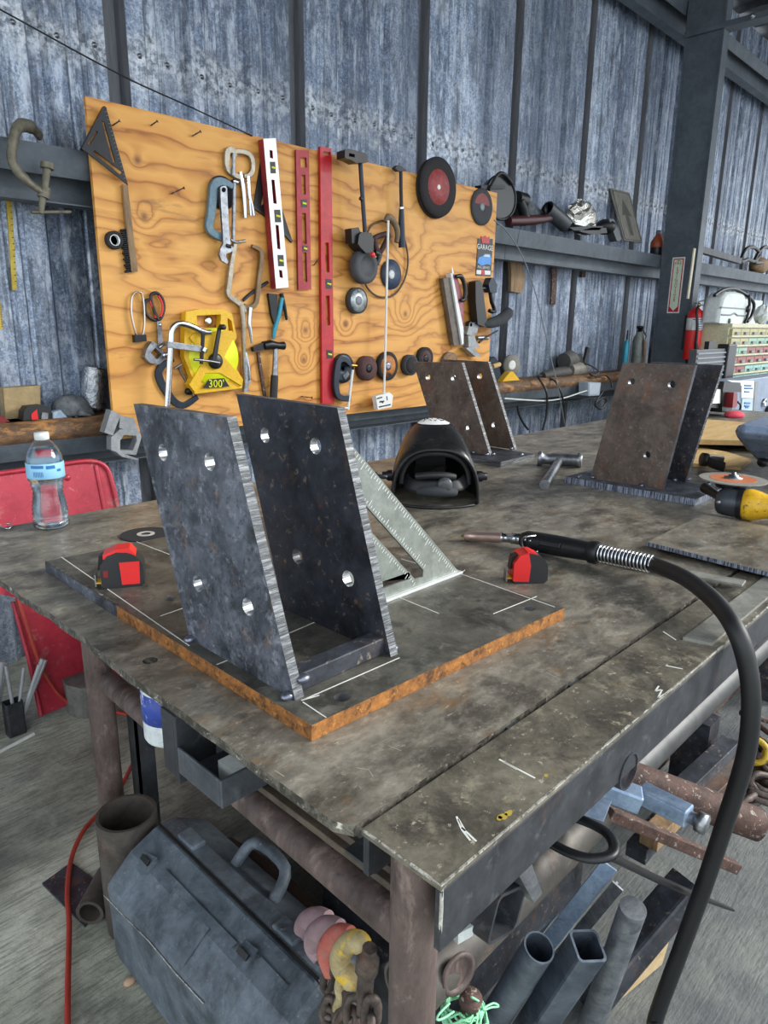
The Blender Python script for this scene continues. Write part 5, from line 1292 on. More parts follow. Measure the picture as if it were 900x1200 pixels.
CROPS['F4'] = (0, 120, 2.727)
ZL = .992      # top of the pipe ledge
ZG = 1.935     # top of the girt shelf
def yroot(name, label, cat, px, y, group=None):
    p = ony(*px, y); return thing(name, label, cat, (p.x, p.y, p.z), group)

# big C-clamp gripping the girt
M_oldc = weather('old_brown_clamp', '#5d5a4e', '#86806e', 10, (.5,.65), .3, [('#3d3a32', 12, .58, .1, .6)])
r = yroot('c_clamp', 'big old C-clamp gripping the grey girt at the far left', 'clamp', K('F4',90,200)[0], YB)
P = [ony(*q, y) for q, y in zip(K('F4',128,108,100,80,66,74,48,100,38,185,80,245,140,288), (YB+.10, YB+.06, YB+.02, YB-.02, YB-.03, YB-.03, YB-.02))]
part('frame', MB().tube(smooth(P, 4), [.016]*4 + [.022]*17 + [.017]*4, 10, sq=.7, up=NY), M_oldc, r)
part('screw', ytube(MB(), K('F4',152,205,140,285,130,355), [.013,.012,.010], YB-.02, 12), M_oldc, r)
part('swivel_pad', ytube(MB(), K('F4',152,194,151,212), .022, YB-.02, 12), M_oldc, r)
part('nut_boss', ytube(MB(), K('F4',143,272,138,305), .020, YB-.02, 12), M_oldc, r)
part('tommy_bar', ytube(MB(), K('F4',100,351,226,350), .006, YB-.02, 8), M_oldc, r)
# yellow rulers
for pts, lab in ((K('F4',20,296,36,296,55,600,40,600), 'yellow folding rule hanging on the wall under the left girt'), (K('F4',-8,636,3,640,10,724,0,726), 'end of a yellow rule at the very left edge above the wood block')):
    r = yroot('yellow_rule', lab, 'ruler', pts[0], YW-.02)
    part('rule', ypoly(MB(), pts, YW-.010, YW-.002), weather('yellow_rule_paint', '#c2a634', '#dcc050', 14, (.5,.6)), r)
    m = MB()
    for i in range(14):
        t = .05+i*.066; a = lerp(Vector(pts[1]), Vector(pts[2]), t); b2 = lerp(a, lerp(Vector(pts[0]), Vector(pts[3]), t), .4)
        ytube(m, [tuple(a), tuple(b2)], .0012, YW-.0104, 4)
    part('scale_marks', m, M_black, r, kind='stuff')
# wood block, can, glove, tapes on the left ledge
def onledge(pts, y): return [(ony(*p, y).x, max(ony(*p, y).z, ZL)) for p in pts]
YL = 2.80
def lpoly(mb, pts, y0, y1, zmin=ZL, **k):
    return mb.prism([(q.x, max(q.z, zmin)) for q in (ony(*p, y0) for p in pts)], (0, y0, 0), (1,0,0), (0,0,1), (0,1,0), 0, y1-y0, **k)
solo('wood_block', lpoly(MB(), K('C5',22,185,248,168,258,405,40,425), 2.845, 2.892), weather('tan_block', '#a08a62', '#c2aa7c', 6, (.6,.75), 0, [('#6b5838', 12, .64, .08, .6)]), 'tan wood block standing on the left pipe ledge', 'block', bevel=.002)
r = yroot('tape_measure', 'black and red tape measure on the left pipe ledge before the wood block', 'tape measure', K('C5',230,400)[0], 2.77); r['group'] = 'red and black tape measures'
part('body', lpoly(MB(), K('C5',150,330,170,300,260,290,310,305,325,350,322,420,150,430), 2.765, 2.82), M_rubber, r, bevel=.006)
part('side_label', lpoly(MB(), K('C5',195,345,230,315,238,380,198,385), 2.762, 2.766), M_redplastic, r)
part('metal_clip', lpoly(MB(), K('C5',262,335,300,340,302,420,262,425), 2.760, 2.766), M_steel, r)
r = yroot('baseball_cap', 'red and black cap at the very left end of the pipe ledge', 'cap', K('C5',20,400)[0], 2.77)
part('crown', lpoly(MB(), K('C5',-60,350,-10,345,40,375,68,430,-60,455), 2.765, 2.84), M_darkred, r, bevel=.006)
part('brim', lpoly(MB(), K('C5',45,450,90,420,150,405,215,415,250,440,150,448), 2.75, 2.86), M_black, r, bevel=.003)
c0, c1 = ony(*K('C5',590,62)[0], 2.83), ony(*K('C5',566,306)[0], 2.83)
R_ = px2m(c0, 13.5)
r = thing('metal_can', 'shiny dented metal can leaning beside the plywood on the left ledge', 'can', (c1.x, c1.y, ZL))
cb = Vector((c1.x, c1.y, max(c1.z, ZL+.02)))
part('body', MB().lathe([(0,0),(R_*.98,0),(R_,.004),(R_*.99,(c0-cb).length*.5),(R_,(c0-cb).length-.004),(R_*1.03,(c0-cb).length)], cb, c0-cb, 28), weather('crumpled_tin', '#9aa0a8', '#d8dcdf', 8, (.18,.35), .9, [('#5c6470', 9, .55, .1, .6)], bs=.8, bd=.006), r)
part('rim', MB().torus(c0, c0-cb, R_*1.0, .003, 28, 8), M_chrome, r)
part('lid', MB().lathe([(R_*.98,-.004),(0,-.004)], c0, c0-cb, 28), M_steel, r)
r = yroot('work_glove', 'crumpled grey work glove with pale cuff on the left ledge', 'glove', K('C5',470,380)[0], 2.79)
part('palm', clampz(MB().tube(smooth([ony(*q, 2.80) for q in K('C5',370,370,420,310,490,310,550,360,610,400)], 4), [.018,.034,.044,.05,.054,.052,.050,.047,.044,.04,.036,.032,.028,.022,.018,.014,.01][:17], 12), ZL), M_cloth, r)
part('finger', clampz(ytube(MB(), K('C5',480,330,540,360,600,395), [.018,.015,.010], 2.76, 10, 3), ZL), M_cloth, r)
part('finger', clampz(ytube(MB(), K('C5',460,380,500,400,540,412), [.017,.014,.010], 2.75, 10, 3), ZL), M_cloth, r)
part('cuff', lpoly(MB(), K('C5',330,335,375,320,420,380,385,420,335,405), 2.755, 2.80), M_clothblue, r, bevel=.006)
solo('orange_marker', lpoly(MB(), K('C5',508,372,570,362,588,402,515,408), 2.748, 2.772), M_orange, 'orange plastic tab beside the grey glove', 'tab', 'orange tabs on the ledge', bevel=.002)
solo('orange_marker', lpoly(MB(), K('C5',640,350,680,345,672,392,628,396), 2.748, 2.772), M_orange, 'orange plastic tab next to the plywood edge', 'tab', 'orange tabs on the ledge', bevel=.002)
r = yroot('beam_clamp', 'grey cast beam clamp hooked on the lower left corner of the plywood', 'clamp', K('C5',760,480)[0], YB-.05)
yy = YB-.045
part('top_jaw', ypoly(MB(), K('C5',690,320,750,350,700,478,648,460), yy, YB-.002), M_castgrey, r, bevel=.003)
part('arm', ypoly(MB(), K('C5',745,355,830,370,860,450,800,455,740,430), yy+.01, YB-.004), M_castgrey, r, bevel=.003)
part('lower_frame', ypoly(MB(), K('C5',690,490,745,440,860,452,878,490,845,600,755,590,690,570), yy, YB-.004, holes=[K('C5',745,510,770,475,845,480,850,510,825,570,745,570)]), M_castgrey, r, bevel=.003)
part('foot', ypoly(MB(), K('C5',720,580,780,595,862,625,855,632,760,612), yy-.01, YB-.004), M_castgrey, r, bevel=.002)

# red sheet metal panel leaning against the wall
r = yroot('metal_tray', 'large red sheet-metal tray leaning against the wall behind the table', 'tray', (60, 838), 2.4)
def lean(u, v):      # leaning plane: bottom 2.28, top 2.58
    p = ony(u, v, 2.42)
    for _ in range(4): p = ony(u, v, 2.36 + (p.z/.92)*.20)
    return p
pts = [(-60,562),(-20,556),(40,549),(90,541),(112,541),(124,548),(130,562),(139,600),(150,650),(160,720),(150,790),(120,812),(80,826),(49,839),(44,800),(30,745),(18,700),(-30,690)]
Pq = [lean(*q) for q in pts]
m = MB(); V = [p for p in Pq] + [p + Vector((0,.006,0)) for p in Pq]; n = len(Pq)
tri = tessellate_polygon([[Vector((p.x, p.z, 0)) for p in Pq]])
def ori(t, sgn):
    a, b2, c2 = [V[i] for i in t]; nn = (b2-a).cross(c2-a); return t if nn.y*sgn > 0 else (t[0], t[2], t[1])
m.add(V, [ori(tuple(t), -1) for t in tri] + [tuple(i+n for i in ori(tuple(t), 1)) for t in tri])
for i in range(n):
    j = (i+1) % n; m.add([V[i], V[j], V[j+n], V[i+n]], [(0,1,2,3)])
M_redtray = weather('worn_red_tray', '#a8283a', '#c23a4a', 4, (.28,.45), .1, [('#7d1c28', 7, .58, .12, .6), ('#d88a8c', 30, .64, .08, .4), ('#b8a39a', 5, .64, .1, .5)])
part('sheet', m, M_redtray, r)
part('rolled_rim', MB().tube(smooth([lean(*q)+Vector((0,-.004,0)) for q in ((-60,562),(40,549),(90,541),(112,541),(124,548),(130,562),(139,600),(150,650))], 3), .009, 8), M_redtray, r)
part('fold', MB().tube(smooth([lean(*q)+Vector((0,-.003,0)) for q in ((112,545),(117,570),(123,600))], 3), .008, 8, sq=.5, up=NY), M_redtray, r)
part('bolt', MB().lathe([(.012,0),(.010,.005),(0,.006)], lean(79,560), NY, 14), M_redtray, r)
part('wear_patch', MB().tube([lean(15,705)+Vector((0,-.003,0)), lean(33,770)+Vector((0,-.003,0)), lean(48,838)+Vector((0,-.003,0))], .008, 8), M_redtray, r)

# ---- things on the girt shelf, right of the board
r = yroot('welding_helmet', 'black welding helmet on the girt shelf behind the corner of the plywood', 'welding helmet', K('B8',150,220)[0], 2.76)
hc = ony(*K('B8',140,140)[0], 2.78); Rh = vr(hc.x, 0, 0) if False else px2m(hc, 24)
m = MB(); R = []
for t in range(9):
    a = math.radians(90*t/8); k = math.cos(a)
    R.append([hc + Vector((Rh*1.25*k*math.cos(b_)+.0, Rh*math.sin(a)*.9 - .03, Rh*.98*k*math.sin(b_))) for b_ in [2*math.pi*j/28 for j in range(28)]])
m.rings(R, 0, True); part('shell', m, plain('satin_black_shell', '#1d1e20', .35, 0, .15), r)
part('rim', MB().torus(hc + Vector((0,-.03,0)), (0,1,0), Rh*1.25, .008, 32, 8, R2=Rh*.98), M_black, r)
part('lens_box', ypoly(MB(), K('B8',70,82,175,80,178,98,72,100), 2.735, 2.78), M_blackm, r, bevel=.003)
part('headband', MB().tube(smooth([hc+Vector((-Rh*1.2,-.05,.02)), hc+Vector((-Rh*.7,-.06,Rh*.9)), hc+Vector((0,-.05,Rh*1.02)), hc+Vector((Rh*.8,-.04,Rh*.7))], 4), .010, 8), M_rubber, r)
def gpoly(mb, pts, y0, y1, **k): return lpoly(mb, pts, y0, y1, zmin=ZG, **k)
r = yroot('angle_grinder', 'dark maroon angle grinder lying on the girt shelf beside the black helmet', 'grinder', K('B8',260,230)[0], 2.74)
part('body', ytube(MB(), K('B8',190,240,260,238,340,232,390,225), [.028,.032,.028,.020], 2.75, 12), plain('maroon_plastic', '#4a2426', .45, 0, .15), r)
part('gear_head', ytube(MB(), K('B8',240,150,255,190,262,225), [.030,.036,.034], 2.76, 12), M_blackm, r)
part('guard', ytube(MB(), K('B8',225,140,262,150), .045, 2.78, 16), M_black, r)
solo('shop_rag', gpoly(MB(), K('B8',255,140,290,150,350,205,380,225,330,240,265,238), 2.80, 2.885), M_cloth, 'grey rag draped between the maroon grinder and the dark tube', 'rag', bevel=.012)
r = yroot('flashlight', 'short dark tube lying tilted on the girt shelf left of the foil bag', 'tube', K('B8',390,230)[0], 2.74)
part('tube', MB().pipe(ony(*K('B8',360,185)[0], 2.76), ony(*K('B8',440,255)[0], 2.73), .052, .006, 24), plain('dark_grey_tube', '#45494d', .45, .2, .15), r)
part('end_cap', MB().lathe([(.046,0),(.046,.004),(0,.004)], ony(*K('B8',364,189)[0], 2.759), (0,-1,.2), 24), M_blackm, r)
# crumpled foil bag
random.seed(11)
fc = ony(*K('B8',515,225)[0], 2.77)
m = MB(); ring = []
for i in range(11):
    th = math.pi*(.04+.92*i/10)
    ring.append([fc + Vector((.19*math.sin(th)*math.cos(a)*random.uniform(.8,1.2), .055*math.sin(th)*math.sin(a)*random.uniform(.8,1.2), -.11*math.cos(th)*random.uniform(.8,1.15))) for a in [2*math.pi*j/18 for j in range(18)]])
m.rings(ring, 0, False)
for i, v in enumerate(m.v): m.v[i] = (v[0], v[1], max(v[2], ZG+.001))
r = thing('foil_bag', 'crumpled shiny foil bag with red print on the girt shelf', 'bag', (fc.x, fc.y, ZG))
part('bag', m, weather('crinkled_foil', '#b8b6ae', '#efeee8', 12, (.15,.3), .9, [('#c04438', 16, .66, .04, .8), ('#8b8a84', 22, .6, .08, .6)], bs=.8, bd=.006), r)
part('fold', gpoly(MB(), K('B8',460,270,530,262,610,262,590,280,480,282), 2.70, 2.74), M_blackm, r)
r = yroot('black_cap', 'black cap lying on the girt shelf right of the foil bag', 'cap', K('B8',600,270)[0], 2.74)
part('crown', MB().ell(ony(*K('B8',615,272)[0], 2.76) + Vector((0,0,.01)), .075, .08, .055, 20, 12), M_black, r)
part('brim', gpoly(MB(), K('B8',500,285,560,268,620,270,625,292,560,300), 2.70, 2.76), M_black, r, bevel=.004)
solo('speaker_bracket', gpoly(MB(), K('B8',632,230,655,232,690,320,668,330), 2.70, 2.76), plain('grey_bracket', '#5a5f62', .5, .3, .12), 'grey metal bracket leaning beside the arrow board', 'bracket', bevel=.002)
r = yroot('arrow_board', 'weathered grey board with a dark upward arrow leaning on the wall', 'board', K('B8',710,200)[0], 2.85)
qd = K('B8',640,95,722,115,780,335,700,325)
f_ = [ony(*qd[0], 2.88), ony(*qd[1], 2.88), ony(*qd[2], 2.76), ony(*qd[3], 2.76)]
for p in f_[2:]: p.z = max(p.z, ZG)
nn = (f_[1]-f_[0]).cross(f_[3]-f_[0]).normalized(); nn = nn if nn.y < 0 else -nn
m = MB().hexa([f_[3], f_[2], f_[2]-nn*.012, f_[3]-nn*.012, f_[0], f_[1], f_[1]-nn*.012, f_[0]-nn*.012]); part('board', m, M_woodgrey, r)
def bq(s_, t_, o=.001): return lerp(lerp(f_[0], f_[1], s_), lerp(f_[3], f_[2], s_), t_) + nn*o
M_arrow = plain('faded_arrow', '#55534c', .8, 0, .15)
A = [bq(.5,.16), bq(.76,.50), bq(.60,.48), bq(.60,.88), bq(.42,.88), bq(.42,.48), bq(.26,.50)]
part('arrow', MB().add(A + [a - nn*.0008 for a in A], [(0,1,2,5,6), (2,3,4,5), (0,6,13,7)]), M_arrow, r)
part('border', MB().tube([bq(.05,.04), bq(.95,.04), bq(.95,.97), bq(.05,.97)], .004, 6, closed=True), plain('board_edge', '#5f5c54', .8), r)
r = yroot('spray_bottle', 'orange and black bottle half hidden behind the column on the girt shelf', 'bottle', K('B8',845,300)[0], 2.76)
pb = ony(*K('B8',848,320)[0], 2.77)
part('body', MB().lathe([(.05,0),(.056,.01),(.056,.09),(.035,.13)], (pb.x, pb.y, ZG), n=20), M_black, r)
part('shoulder', MB().lathe([(.056,.07),(.058,.075),(.056,.12),(.03,.16),(.02,.18)], (pb.x, pb.y, ZG), n=20), plain('burnt_orange', '#a2502e', .4, 0, .1), r)
part('cap', MB().lathe([(.022,.18),(.024,.182),(.022,.21),(0,.212)], (pb.x, pb.y, ZG), n=16), M_greyplastic, r)
# things hanging under the shelf
solo('wood_scrap', ypoly(MB(), K('B7',732,5,770,2,820,20,862,150,855,280,830,330,740,310,745,160), 2.86, 2.884), M_woodold, 'rough brown wood scrap hanging under the girt right of the plywood', 'scrap')
solo('hanging_bar', ypoly(MB(), ((648,306),(654,306),(651,357),(646,356)), 2.87, 2.885), M_rust2, 'rusty flat bar hanging under the girt by the wood scrap', 'bar')
solo('hanging_bar', ypoly(MB(), ((683,309),(687,309),(686,325),(682,325)), 2.87, 2.885), M_rust2, 'short rusty tab hanging under the girt toward the column', 'bar')
solo('wall_wire', ytube(MB(), ((579,258),(593,270),(612,300),(628,345),(640,395),(647,425),(655,460),(663,503)), .0038, [2.62,2.64,2.64,2.64,2.64,2.62,2.60,2.60], 6, 4), M_greyplastic, 'thin pale wire hanging from the plywood corner to the table', 'wire')
# ledge things right of the board
r = yroot('disc_stack', 'pale grinding disc standing on the right pipe ledge by the plywood', 'disc', K('C1',160,380)[0], 2.80)
dc = ony(*K('C1',157,325)[0], 2.82); Rd = px2m(dc, 12)
part('disc', MB().lathe([(.012,0),(Rd,0),(Rd,.02),(.012,.02)], dc, (-.25,-1,0), 32), M_abrasl, r)
part('paper_label', MB().lathe([(.02,.020),(Rd*.45,.020),(Rd*.45,.021),(.02,.021)], dc, (-.25,-1,0), 28), M_white, r)
solo('yellow_wedge', lpoly(MB(), K('C1',105,448,155,372,175,368,220,440,170,448), 2.745, 2.79), M_yellow, 'yellow and black plastic wedge in front of the pale disc', 'wedge', bevel=.003)
r = yroot('scraper', 'dark scraper with wooden handle end beside the brown bracket top', 'scraper', K('C1',60,340)[0], 2.74)
part('blade', lpoly(MB(), K('C1',25,290,55,270,80,300,95,400,60,440,30,380), 2.76, 2.80), M_darkblue, r, bevel=.004)
part('handle', ytube(MB(), K('C1',40,335,85,320), .016, 2.735, 10), M_plypale, r)
r = yroot('angle_grinder', 'dusty grey angle grinder lying on the right pipe ledge with its cord', 'grinder', K('C1',500,380)[0], 2.78)
part('body', clampz(ytube(MB(), K('C1',370,400,430,385,500,375,570,365), [.030,.042,.045,.040], 2.79, 14), ZL), plain('dusty_black', '#4b4a47', .7, 0, .2), r)
part('gear_head', clampz(ytube(MB(), K('C1',540,360,590,350,640,350), [.055,.062,.045], 2.79, 14), ZL), weather('dusty_cast', '#77736a', '#99948a', 12, (.6,.7), .2), r)
part('guard', clampz(ytube(MB(), K('C1',510,300,550,285,580,290), [.06,.066,.05], 2.81, 16), ZL), plain('dusty_guard', '#565452', .7, 0, .15), r)
part('side_handle', ytube(MB(), K('C1',640,310,655,260,668,212), [.018,.016,.020], 2.79, 10), M_black, r)
part('battery', lpoly(MB(), K('C1',598,255,632,250,640,320,600,325), 2.76, 2.82), M_black, r, bevel=.003)
part('cord', ytube(MB(), K('C1',360,395,340,400,370,450,395,500,400,580,390,680,370,755), .008, [2.74,2.70,2.66,2.63,2.63,2.64,2.64], 8, 4), M_black, r)
solo('power_cord', ytube(MB(), K('C1',640,315,690,330,740,370,700,395,680,380,720,400,780,390,820,430,825,470), .006, [2.76,2.72,2.70,2.70,2.70,2.69,2.69,2.68,2.66], 8, 4), M_black, 'tangled black cord lying over the right pipe ledge', 'cord')
solo('power_cord', ytube(MB(), K('C1',415,415,450,430,480,480,505,550,515,640,515,725), .006, [2.74,2.69,2.64,2.63,2.63,2.63], 8, 4), M_black, 'black cord hanging straight down from the ledge in front of the blue wall', 'cord')
solo('power_cord', ytube(MB(), K('C1',205,595,215,650,245,710,275,750), .008, 2.70, 8, 4), M_black, 'short curved black cord hanging under the ledge near the brown bracket', 'cord')
solo('white_cable', ytube(MB(), K('C1',120,545,250,555,400,560,520,540,640,500,690,490), .0055, 2.64, 8, 4), M_offw, 'white cable sagging under the right pipe ledge', 'cable')
r = yroot('outlet_box', 'pale grey outlet box fixed to the right pipe ledge', 'outlet', K('C1',710,480)[0], 2.64)
part('box', ypoly(MB(), K('C1',672,440,755,440,745,525,672,528), 2.63, 2.71), plain('pale_box', '#a9b6c4', .5, 0, .06), r, bevel=.004)
part('cover', ypoly(MB(), K('C1',680,448,747,448,738,518,680,520), 2.626, 2.632), plain('pale_box_cover', '#bcc7d2', .45, 0, .05), r)
P = [ony(*q, 2.66) for q in K('C1',770,500,740,540,715,580,740,610,775,600,790,560,770,545,735,560,720,595,755,615,785,580,800,570)]
solo('cord_coil', MB().tube(smooth(P, 4), .0065, 8), M_black, 'small coil of black cord hanging beside the outlet box', 'cord')
# bottles on the ledge left of the column
def lathe_px(name, label, cat, base, top, wpx, y, prof, mat, extra=()):
    pb = ony(*base, y); h = ony(*top, y).z - pb.z; R_ = px2m(pb, wpx)/2
    z0 = ZL
    o = thing(name, label, cat, (pb.x, y, z0)); h = ony(*top, y).z - z0
    part('body', MB().lathe([(a*R_, b_*h) for a, b_ in prof], (pb.x, y, z0), n=24), mat, o)
    return o, R_, h, Vector((pb.x, y, z0))
o, R_, h, p = lathe_px('gas_bottle', 'silver metal bottle on the ledge left of the steel column', 'bottle', (746,425), (748,385), 14, 2.79, [(0,0),(.95,0),(1,.03),(1,.68),(.9,.78),(.55,.88),(.5,.92)], M_alu)
part('valve', MB().lathe([(.02,h*.9),(.02,h*1.0),(.03,h*1.0),(.03,h*1.06),(0,h*1.07)], p, n=12), M_blackm, o)
part('lever', MB().bar(p+Vector((.02,-.01,h*1.0)), p+Vector((.10,-.02,h*.82)), .014, .008), M_steel, o)
o, R_, h, p = lathe_px('gas_cylinder', 'small teal gas cylinder beside the silver bottle', 'cylinder', (732,426), (733,398), 7, 2.77, [(0,0),(.95,0),(1,.03),(1,.8),(.6,.95),(.4,1)], M_teal)
part('valve', MB().lathe([(.008,h),(.008,h*1.1),(.004,h*1.3),(0,h*1.3)], p, n=10), M_blackm, o)
solo('copper_tube', MB().cyl(ony(755,425,2.72), ony(756,398,2.72), .012, n=12), plain('pale_copper', '#b49a88', .35, .7), 'pale copper tube standing beside the silver bottle', 'tube')
# ---- fire extinguisher on the column
yE = CY0 - .075
pb, pt = ony(*K('C2',145,812)[0], yE), ony(*K('C2',205,345)[0], yE)
R_ = px2m(pb, 9.0); ax = Vector((pt.x-pb.x, 0, pt.z-pb.z)); ax = Vector((0,0,1)); H = pt.z-pb.z
ex = thing('fire_extinguisher', 'red fire extinguisher hanging on the front of the column', 'fire extinguisher', (pb.x, yE, pb.z))
pb = Vector((CX0+.08, yE, pb.z))
pc = ony(*K('C2',160,812)[0], yE); pb = Vector((ony(*K('C2',178,600)[0], yE).x, yE, pc.z))
part('cylinder', MB().lathe([(0,0),(R_*.9,0),(R_,.012),(R_,H*.90),(R_*.85,H*.97),(R_*.4,H*1.03),(R_*.3,H*1.05)], pb, n=28), M_redplastic, ex)
part('label', MB().lathe([(R_*1.0,H*.60),(R_*1.015,H*.60),(R_*1.015,H*.84),(R_*1.0,H*.84)], pb, n=28), M_white, ex)
m = MB()
for i in range(5):
    for j in range(4):
        a = math.radians(195+22*j); q = pb + Vector((R_*1.02*math.cos(a), R_*1.02*math.sin(a), H*(.63+.045*i)))
        m.obox(q, Vector((-math.sin(a), math.cos(a), 0))*R_*.11*(1+((i*7+j*3) % 3)*.3), Vector((0,0,H*.008)), Vector((math.cos(a), math.sin(a), 0))*.001)
part('label_print', m, M_navylab, ex, kind='stuff')
part('valve', MB().lathe([(R_*.3,H*1.04),(R_*.32,H*1.05),(R_*.32,H*1.14),(R_*.2,H*1.16),(0,H*1.16)], pb, n=14), M_steel, ex)
part('lever', MB().bar(pb+Vector((-.02,0,H*1.15)), pb+Vector((R_*1.5,-.02,H*1.20)), .018, .008), M_aluw, ex)
part('carry_handle', MB().bar(pb+Vector((-.02,0,H*1.10)), pb+Vector((R_*1.5,-.02,H*1.10)), .018, .008), M_aluw, ex)
part('gauge', MB().lathe([(.016,0),(.016,.01),(0,.012)], pb+Vector((-.01,-R_*.32,H*1.10)), NY, 14), M_gold, ex)
part('hose', MB().tube(smooth([pb+Vector((-R_*.3,-.02,H*1.08)), pb+Vector((-R_*1.1,-.03,H*.98)), pb+Vector((-R_*1.15,-.05,H*.7)), pb+Vector((-R_*.9,-R_*.8,H*.35))], 5), .010, 8), M_black, ex)
part('nozzle', MB().tube([pb+Vector((-R_*.9,-R_*.8,H*.36)), pb+Vector((-R_*.7,-R_*.9,H*.22))], [.012,.018], 10), M_black, ex)
part('wall_bracket', MB().box((pb.x-.03, yE+R_*.9, pb.z+H*.2), (pb.x+.03, CY0, pb.z+H*.9)), M_blackm, ex)
part('tag', MB().obox(pb+Vector((-R_*1.05,-.03,H*.70)), Vector((.004,-.02,0)), Vector((0,0,H*.1)), Vector((.001,.0002,0))), M_white, ex)
# wooden yardstick leaning on the column
q0, q1 = ony(806,350,CY0-.008), ony(814,291,CY0-.008)
solo('yardstick', MB().bar(q0, q1, px2m(q0, 5), .01, (0,1,0)), weather('pale_yardstick', '#bfb79c', '#d8d1b8', 10, (.6,.7), 0, [('#7d7560', 30, .66, .05, .6)]), 'pale wooden yardstick hanging on the right side of the column', 'yardstick')
solo('dark_bar', MB().bar(ony(815,291,CY0+.05), ony(866,306,2.5), .05, .05), M_darksteel, 'dark steel bar lying along the girt right of the column', 'bar')
# cords on the right girt
for k, (pts, lab) in enumerate((([(868,306),(874,292),(884,290),(890,298),(884,306),(876,304)], 'black cord looped on the right girt, left loop'), ([(884,306),(892,292),(900,290),(912,300),(905,310),(892,308)], 'black cord looped on the right girt at the frame edge'))):
    P = [ony(u, v, 2.70) for u, v in pts]; 
    for p in P: p.z = max(p.z, ZG+.02)
    solo('cord_loop', MB().tube(smooth(P, 4, True), .018, 8, closed=True), M_black, lab, 'cord')
pb = ony(890, 308, 2.76)
solo('tool_bundle', MB().ell((pb.x, pb.y, ZG+.09), .20, .09, .09, 16, 10), M_woodold, 'brown bundle lying under the cords on the right girt', 'bundle')
# ---- drawer cabinet, cooler, fan box beyond the column
yC = 2.05
c0 = ony(858, 379, yC); cx = c0.x; zc_ = c0.z
cabw, cabd = 1.3, .30
zb_ = .80
cab = thing('drawer_cabinet', 'cream parts cabinet with green and red drawers beyond the column', 'cabinet', (cx+.5, yC+.3, 0))
part('carcass', MB().box((cx, yC+.02, .0), (cx+cabw, yC+cabd, zc_)), M_cream, cab, bevel=.004)
part('frame_rail', MB().box((cx, yC-.004, zc_-.03), (cx+cabw, yC+.02, zc_)), M_cream, cab)
M_g1 = plain('mint_drawer', '#93b8a0', .5, 0, .12); M_g2 = plain('dull_red_drawer', '#9a5652', .5, 0, .12); M_g3 = plain('khaki_drawer', '#b5ab7d', .5, 0, .12); M_g4 = plain('aqua_drawer', '#8fc0b8', .5, 0, .12)
cols = [[M_g3, M_g3, M_g3], [M_g3, M_g1, M_g1], [M_g1, M_g2, M_g2], [M_g2, M_g2, M_g2], [M_g2, M_g4, M_g4], [M_g4, M_g4, M_g1], [M_g3, M_g1, M_g2]]
rh = px2m(c0, 11.2)
for i in range(7):
    z1 = zc_ - .03 - i*rh; z0 = z1 - rh + .014
    part('shelf_lip', MB().box((cx, yC-.012, z0-.014), (cx+cabw, yC+.02, z0)), M_cream, cab)
    for j in range(6):
        x0 = cx + .02 + j*.21; d_ = part('drawer', MB().box((x0, yC-.004, z0+.002), (x0+.20, yC+.3, z1-.012)), cols[i][min(j//2, 2)], cab)
        part('pull', MB().box((x0+.06, yC-.020, z0+.008), (x0+.14, yC-.004, z0+.026)), M_greyplastic, d_)
cl = thing('water_cooler', 'white plastic case with black strap on top of the drawer cabinet', 'case', (cx+.1, yC+.3, zc_))
qL, qR = ony(842,378,yC+.06), ony(874,378,yC+.06); tz = ony(850,341,yC+.06).z
w2 = (qR.x-qL.x)/2; mx = (qL.x+qR.x)/2
sec = []
for (y_, k) in ((yC+.06,.94),(yC+.08,1.0),(yC+.18,1.0),(yC+.20,.94)):
    sec.append([Vector((mx + w2*k*sx*(1-.18*(tz_)), y_, zc_ + (tz-zc_)*tz_*k)) for sx, tz_ in ((-1,0),(1,0),(1.06,.45),(1.0,.8),(.75,.98),(0,1.02),(-.75,.98),(-1.0,.8),(-1.06,.45))])
part('body', MB().loft(sec, 0, False), M_offw, cl, bevel=.012)
part('seam', MB().box((mx-w2*1.0, yC+.052, zc_+(tz-zc_)*.48), (mx+w2*1.0, yC+.064, zc_+(tz-zc_)*.51)), M_greyplastic, cl)
part('molding', MB().tube([Vector((mx-w2*.9, yC+.058, zc_+(tz-zc_)*.27)), Vector((mx-w2*.25, yC+.056, zc_+(tz-zc_)*.27)), Vector((mx, yC+.056, zc_+(tz-zc_)*.34)), Vector((mx+w2*.25, yC+.056, zc_+(tz-zc_)*.27)), Vector((mx+w2*.9, yC+.058, zc_+(tz-zc_)*.27))], .006, 6), M_greyplastic, cl)
part('drain', MB().lathe([(.02,0),(.018,.012),(0,.014)], Vector((mx-w2*.3, yC+.06, zc_+(tz-zc_)*.08)), NY, 12), plain('green_plug', '#4a6650', .5), cl)
part('latch', MB().lathe([(.03,0),(.028,.02),(0,.022)], Vector((mx+w2*.92, yC+.055, zc_+(tz-zc_)*.5)), NY, 12), M_black, cl)
part('strap', MB().tube(smooth([Vector((mx-w2*1.15,yC+.1,zc_+(tz-zc_)*.85)), Vector((mx-w2*.5,yC+.1,zc_+(tz-zc_)*1.07)), Vector((mx+w2*.4,yC+.1,zc_+(tz-zc_)*1.10)), Vector((mx+w2*1.25,yC+.05,zc_+(tz-zc_)*.75)), Vector((mx+w2*1.3,yC+.05,zc_+(tz-zc_)*.3)), Vector((mx+w2*.95,yC+.045,zc_+.02))], 5), .014, 8), M_black, cl)
part('strap', MB().tube(smooth([Vector((mx+w2*.85,yC+.05,zc_+(tz-zc_)*.95)), Vector((mx+w2*.95,yC+.045,zc_+(tz-zc_)*.6)), Vector((mx+w2*.88,yC+.045,zc_+(tz-zc_)*.2)), Vector((mx+w2*.8,yC+.05,zc_+.01))], 4), .012, 8), M_black, cl)
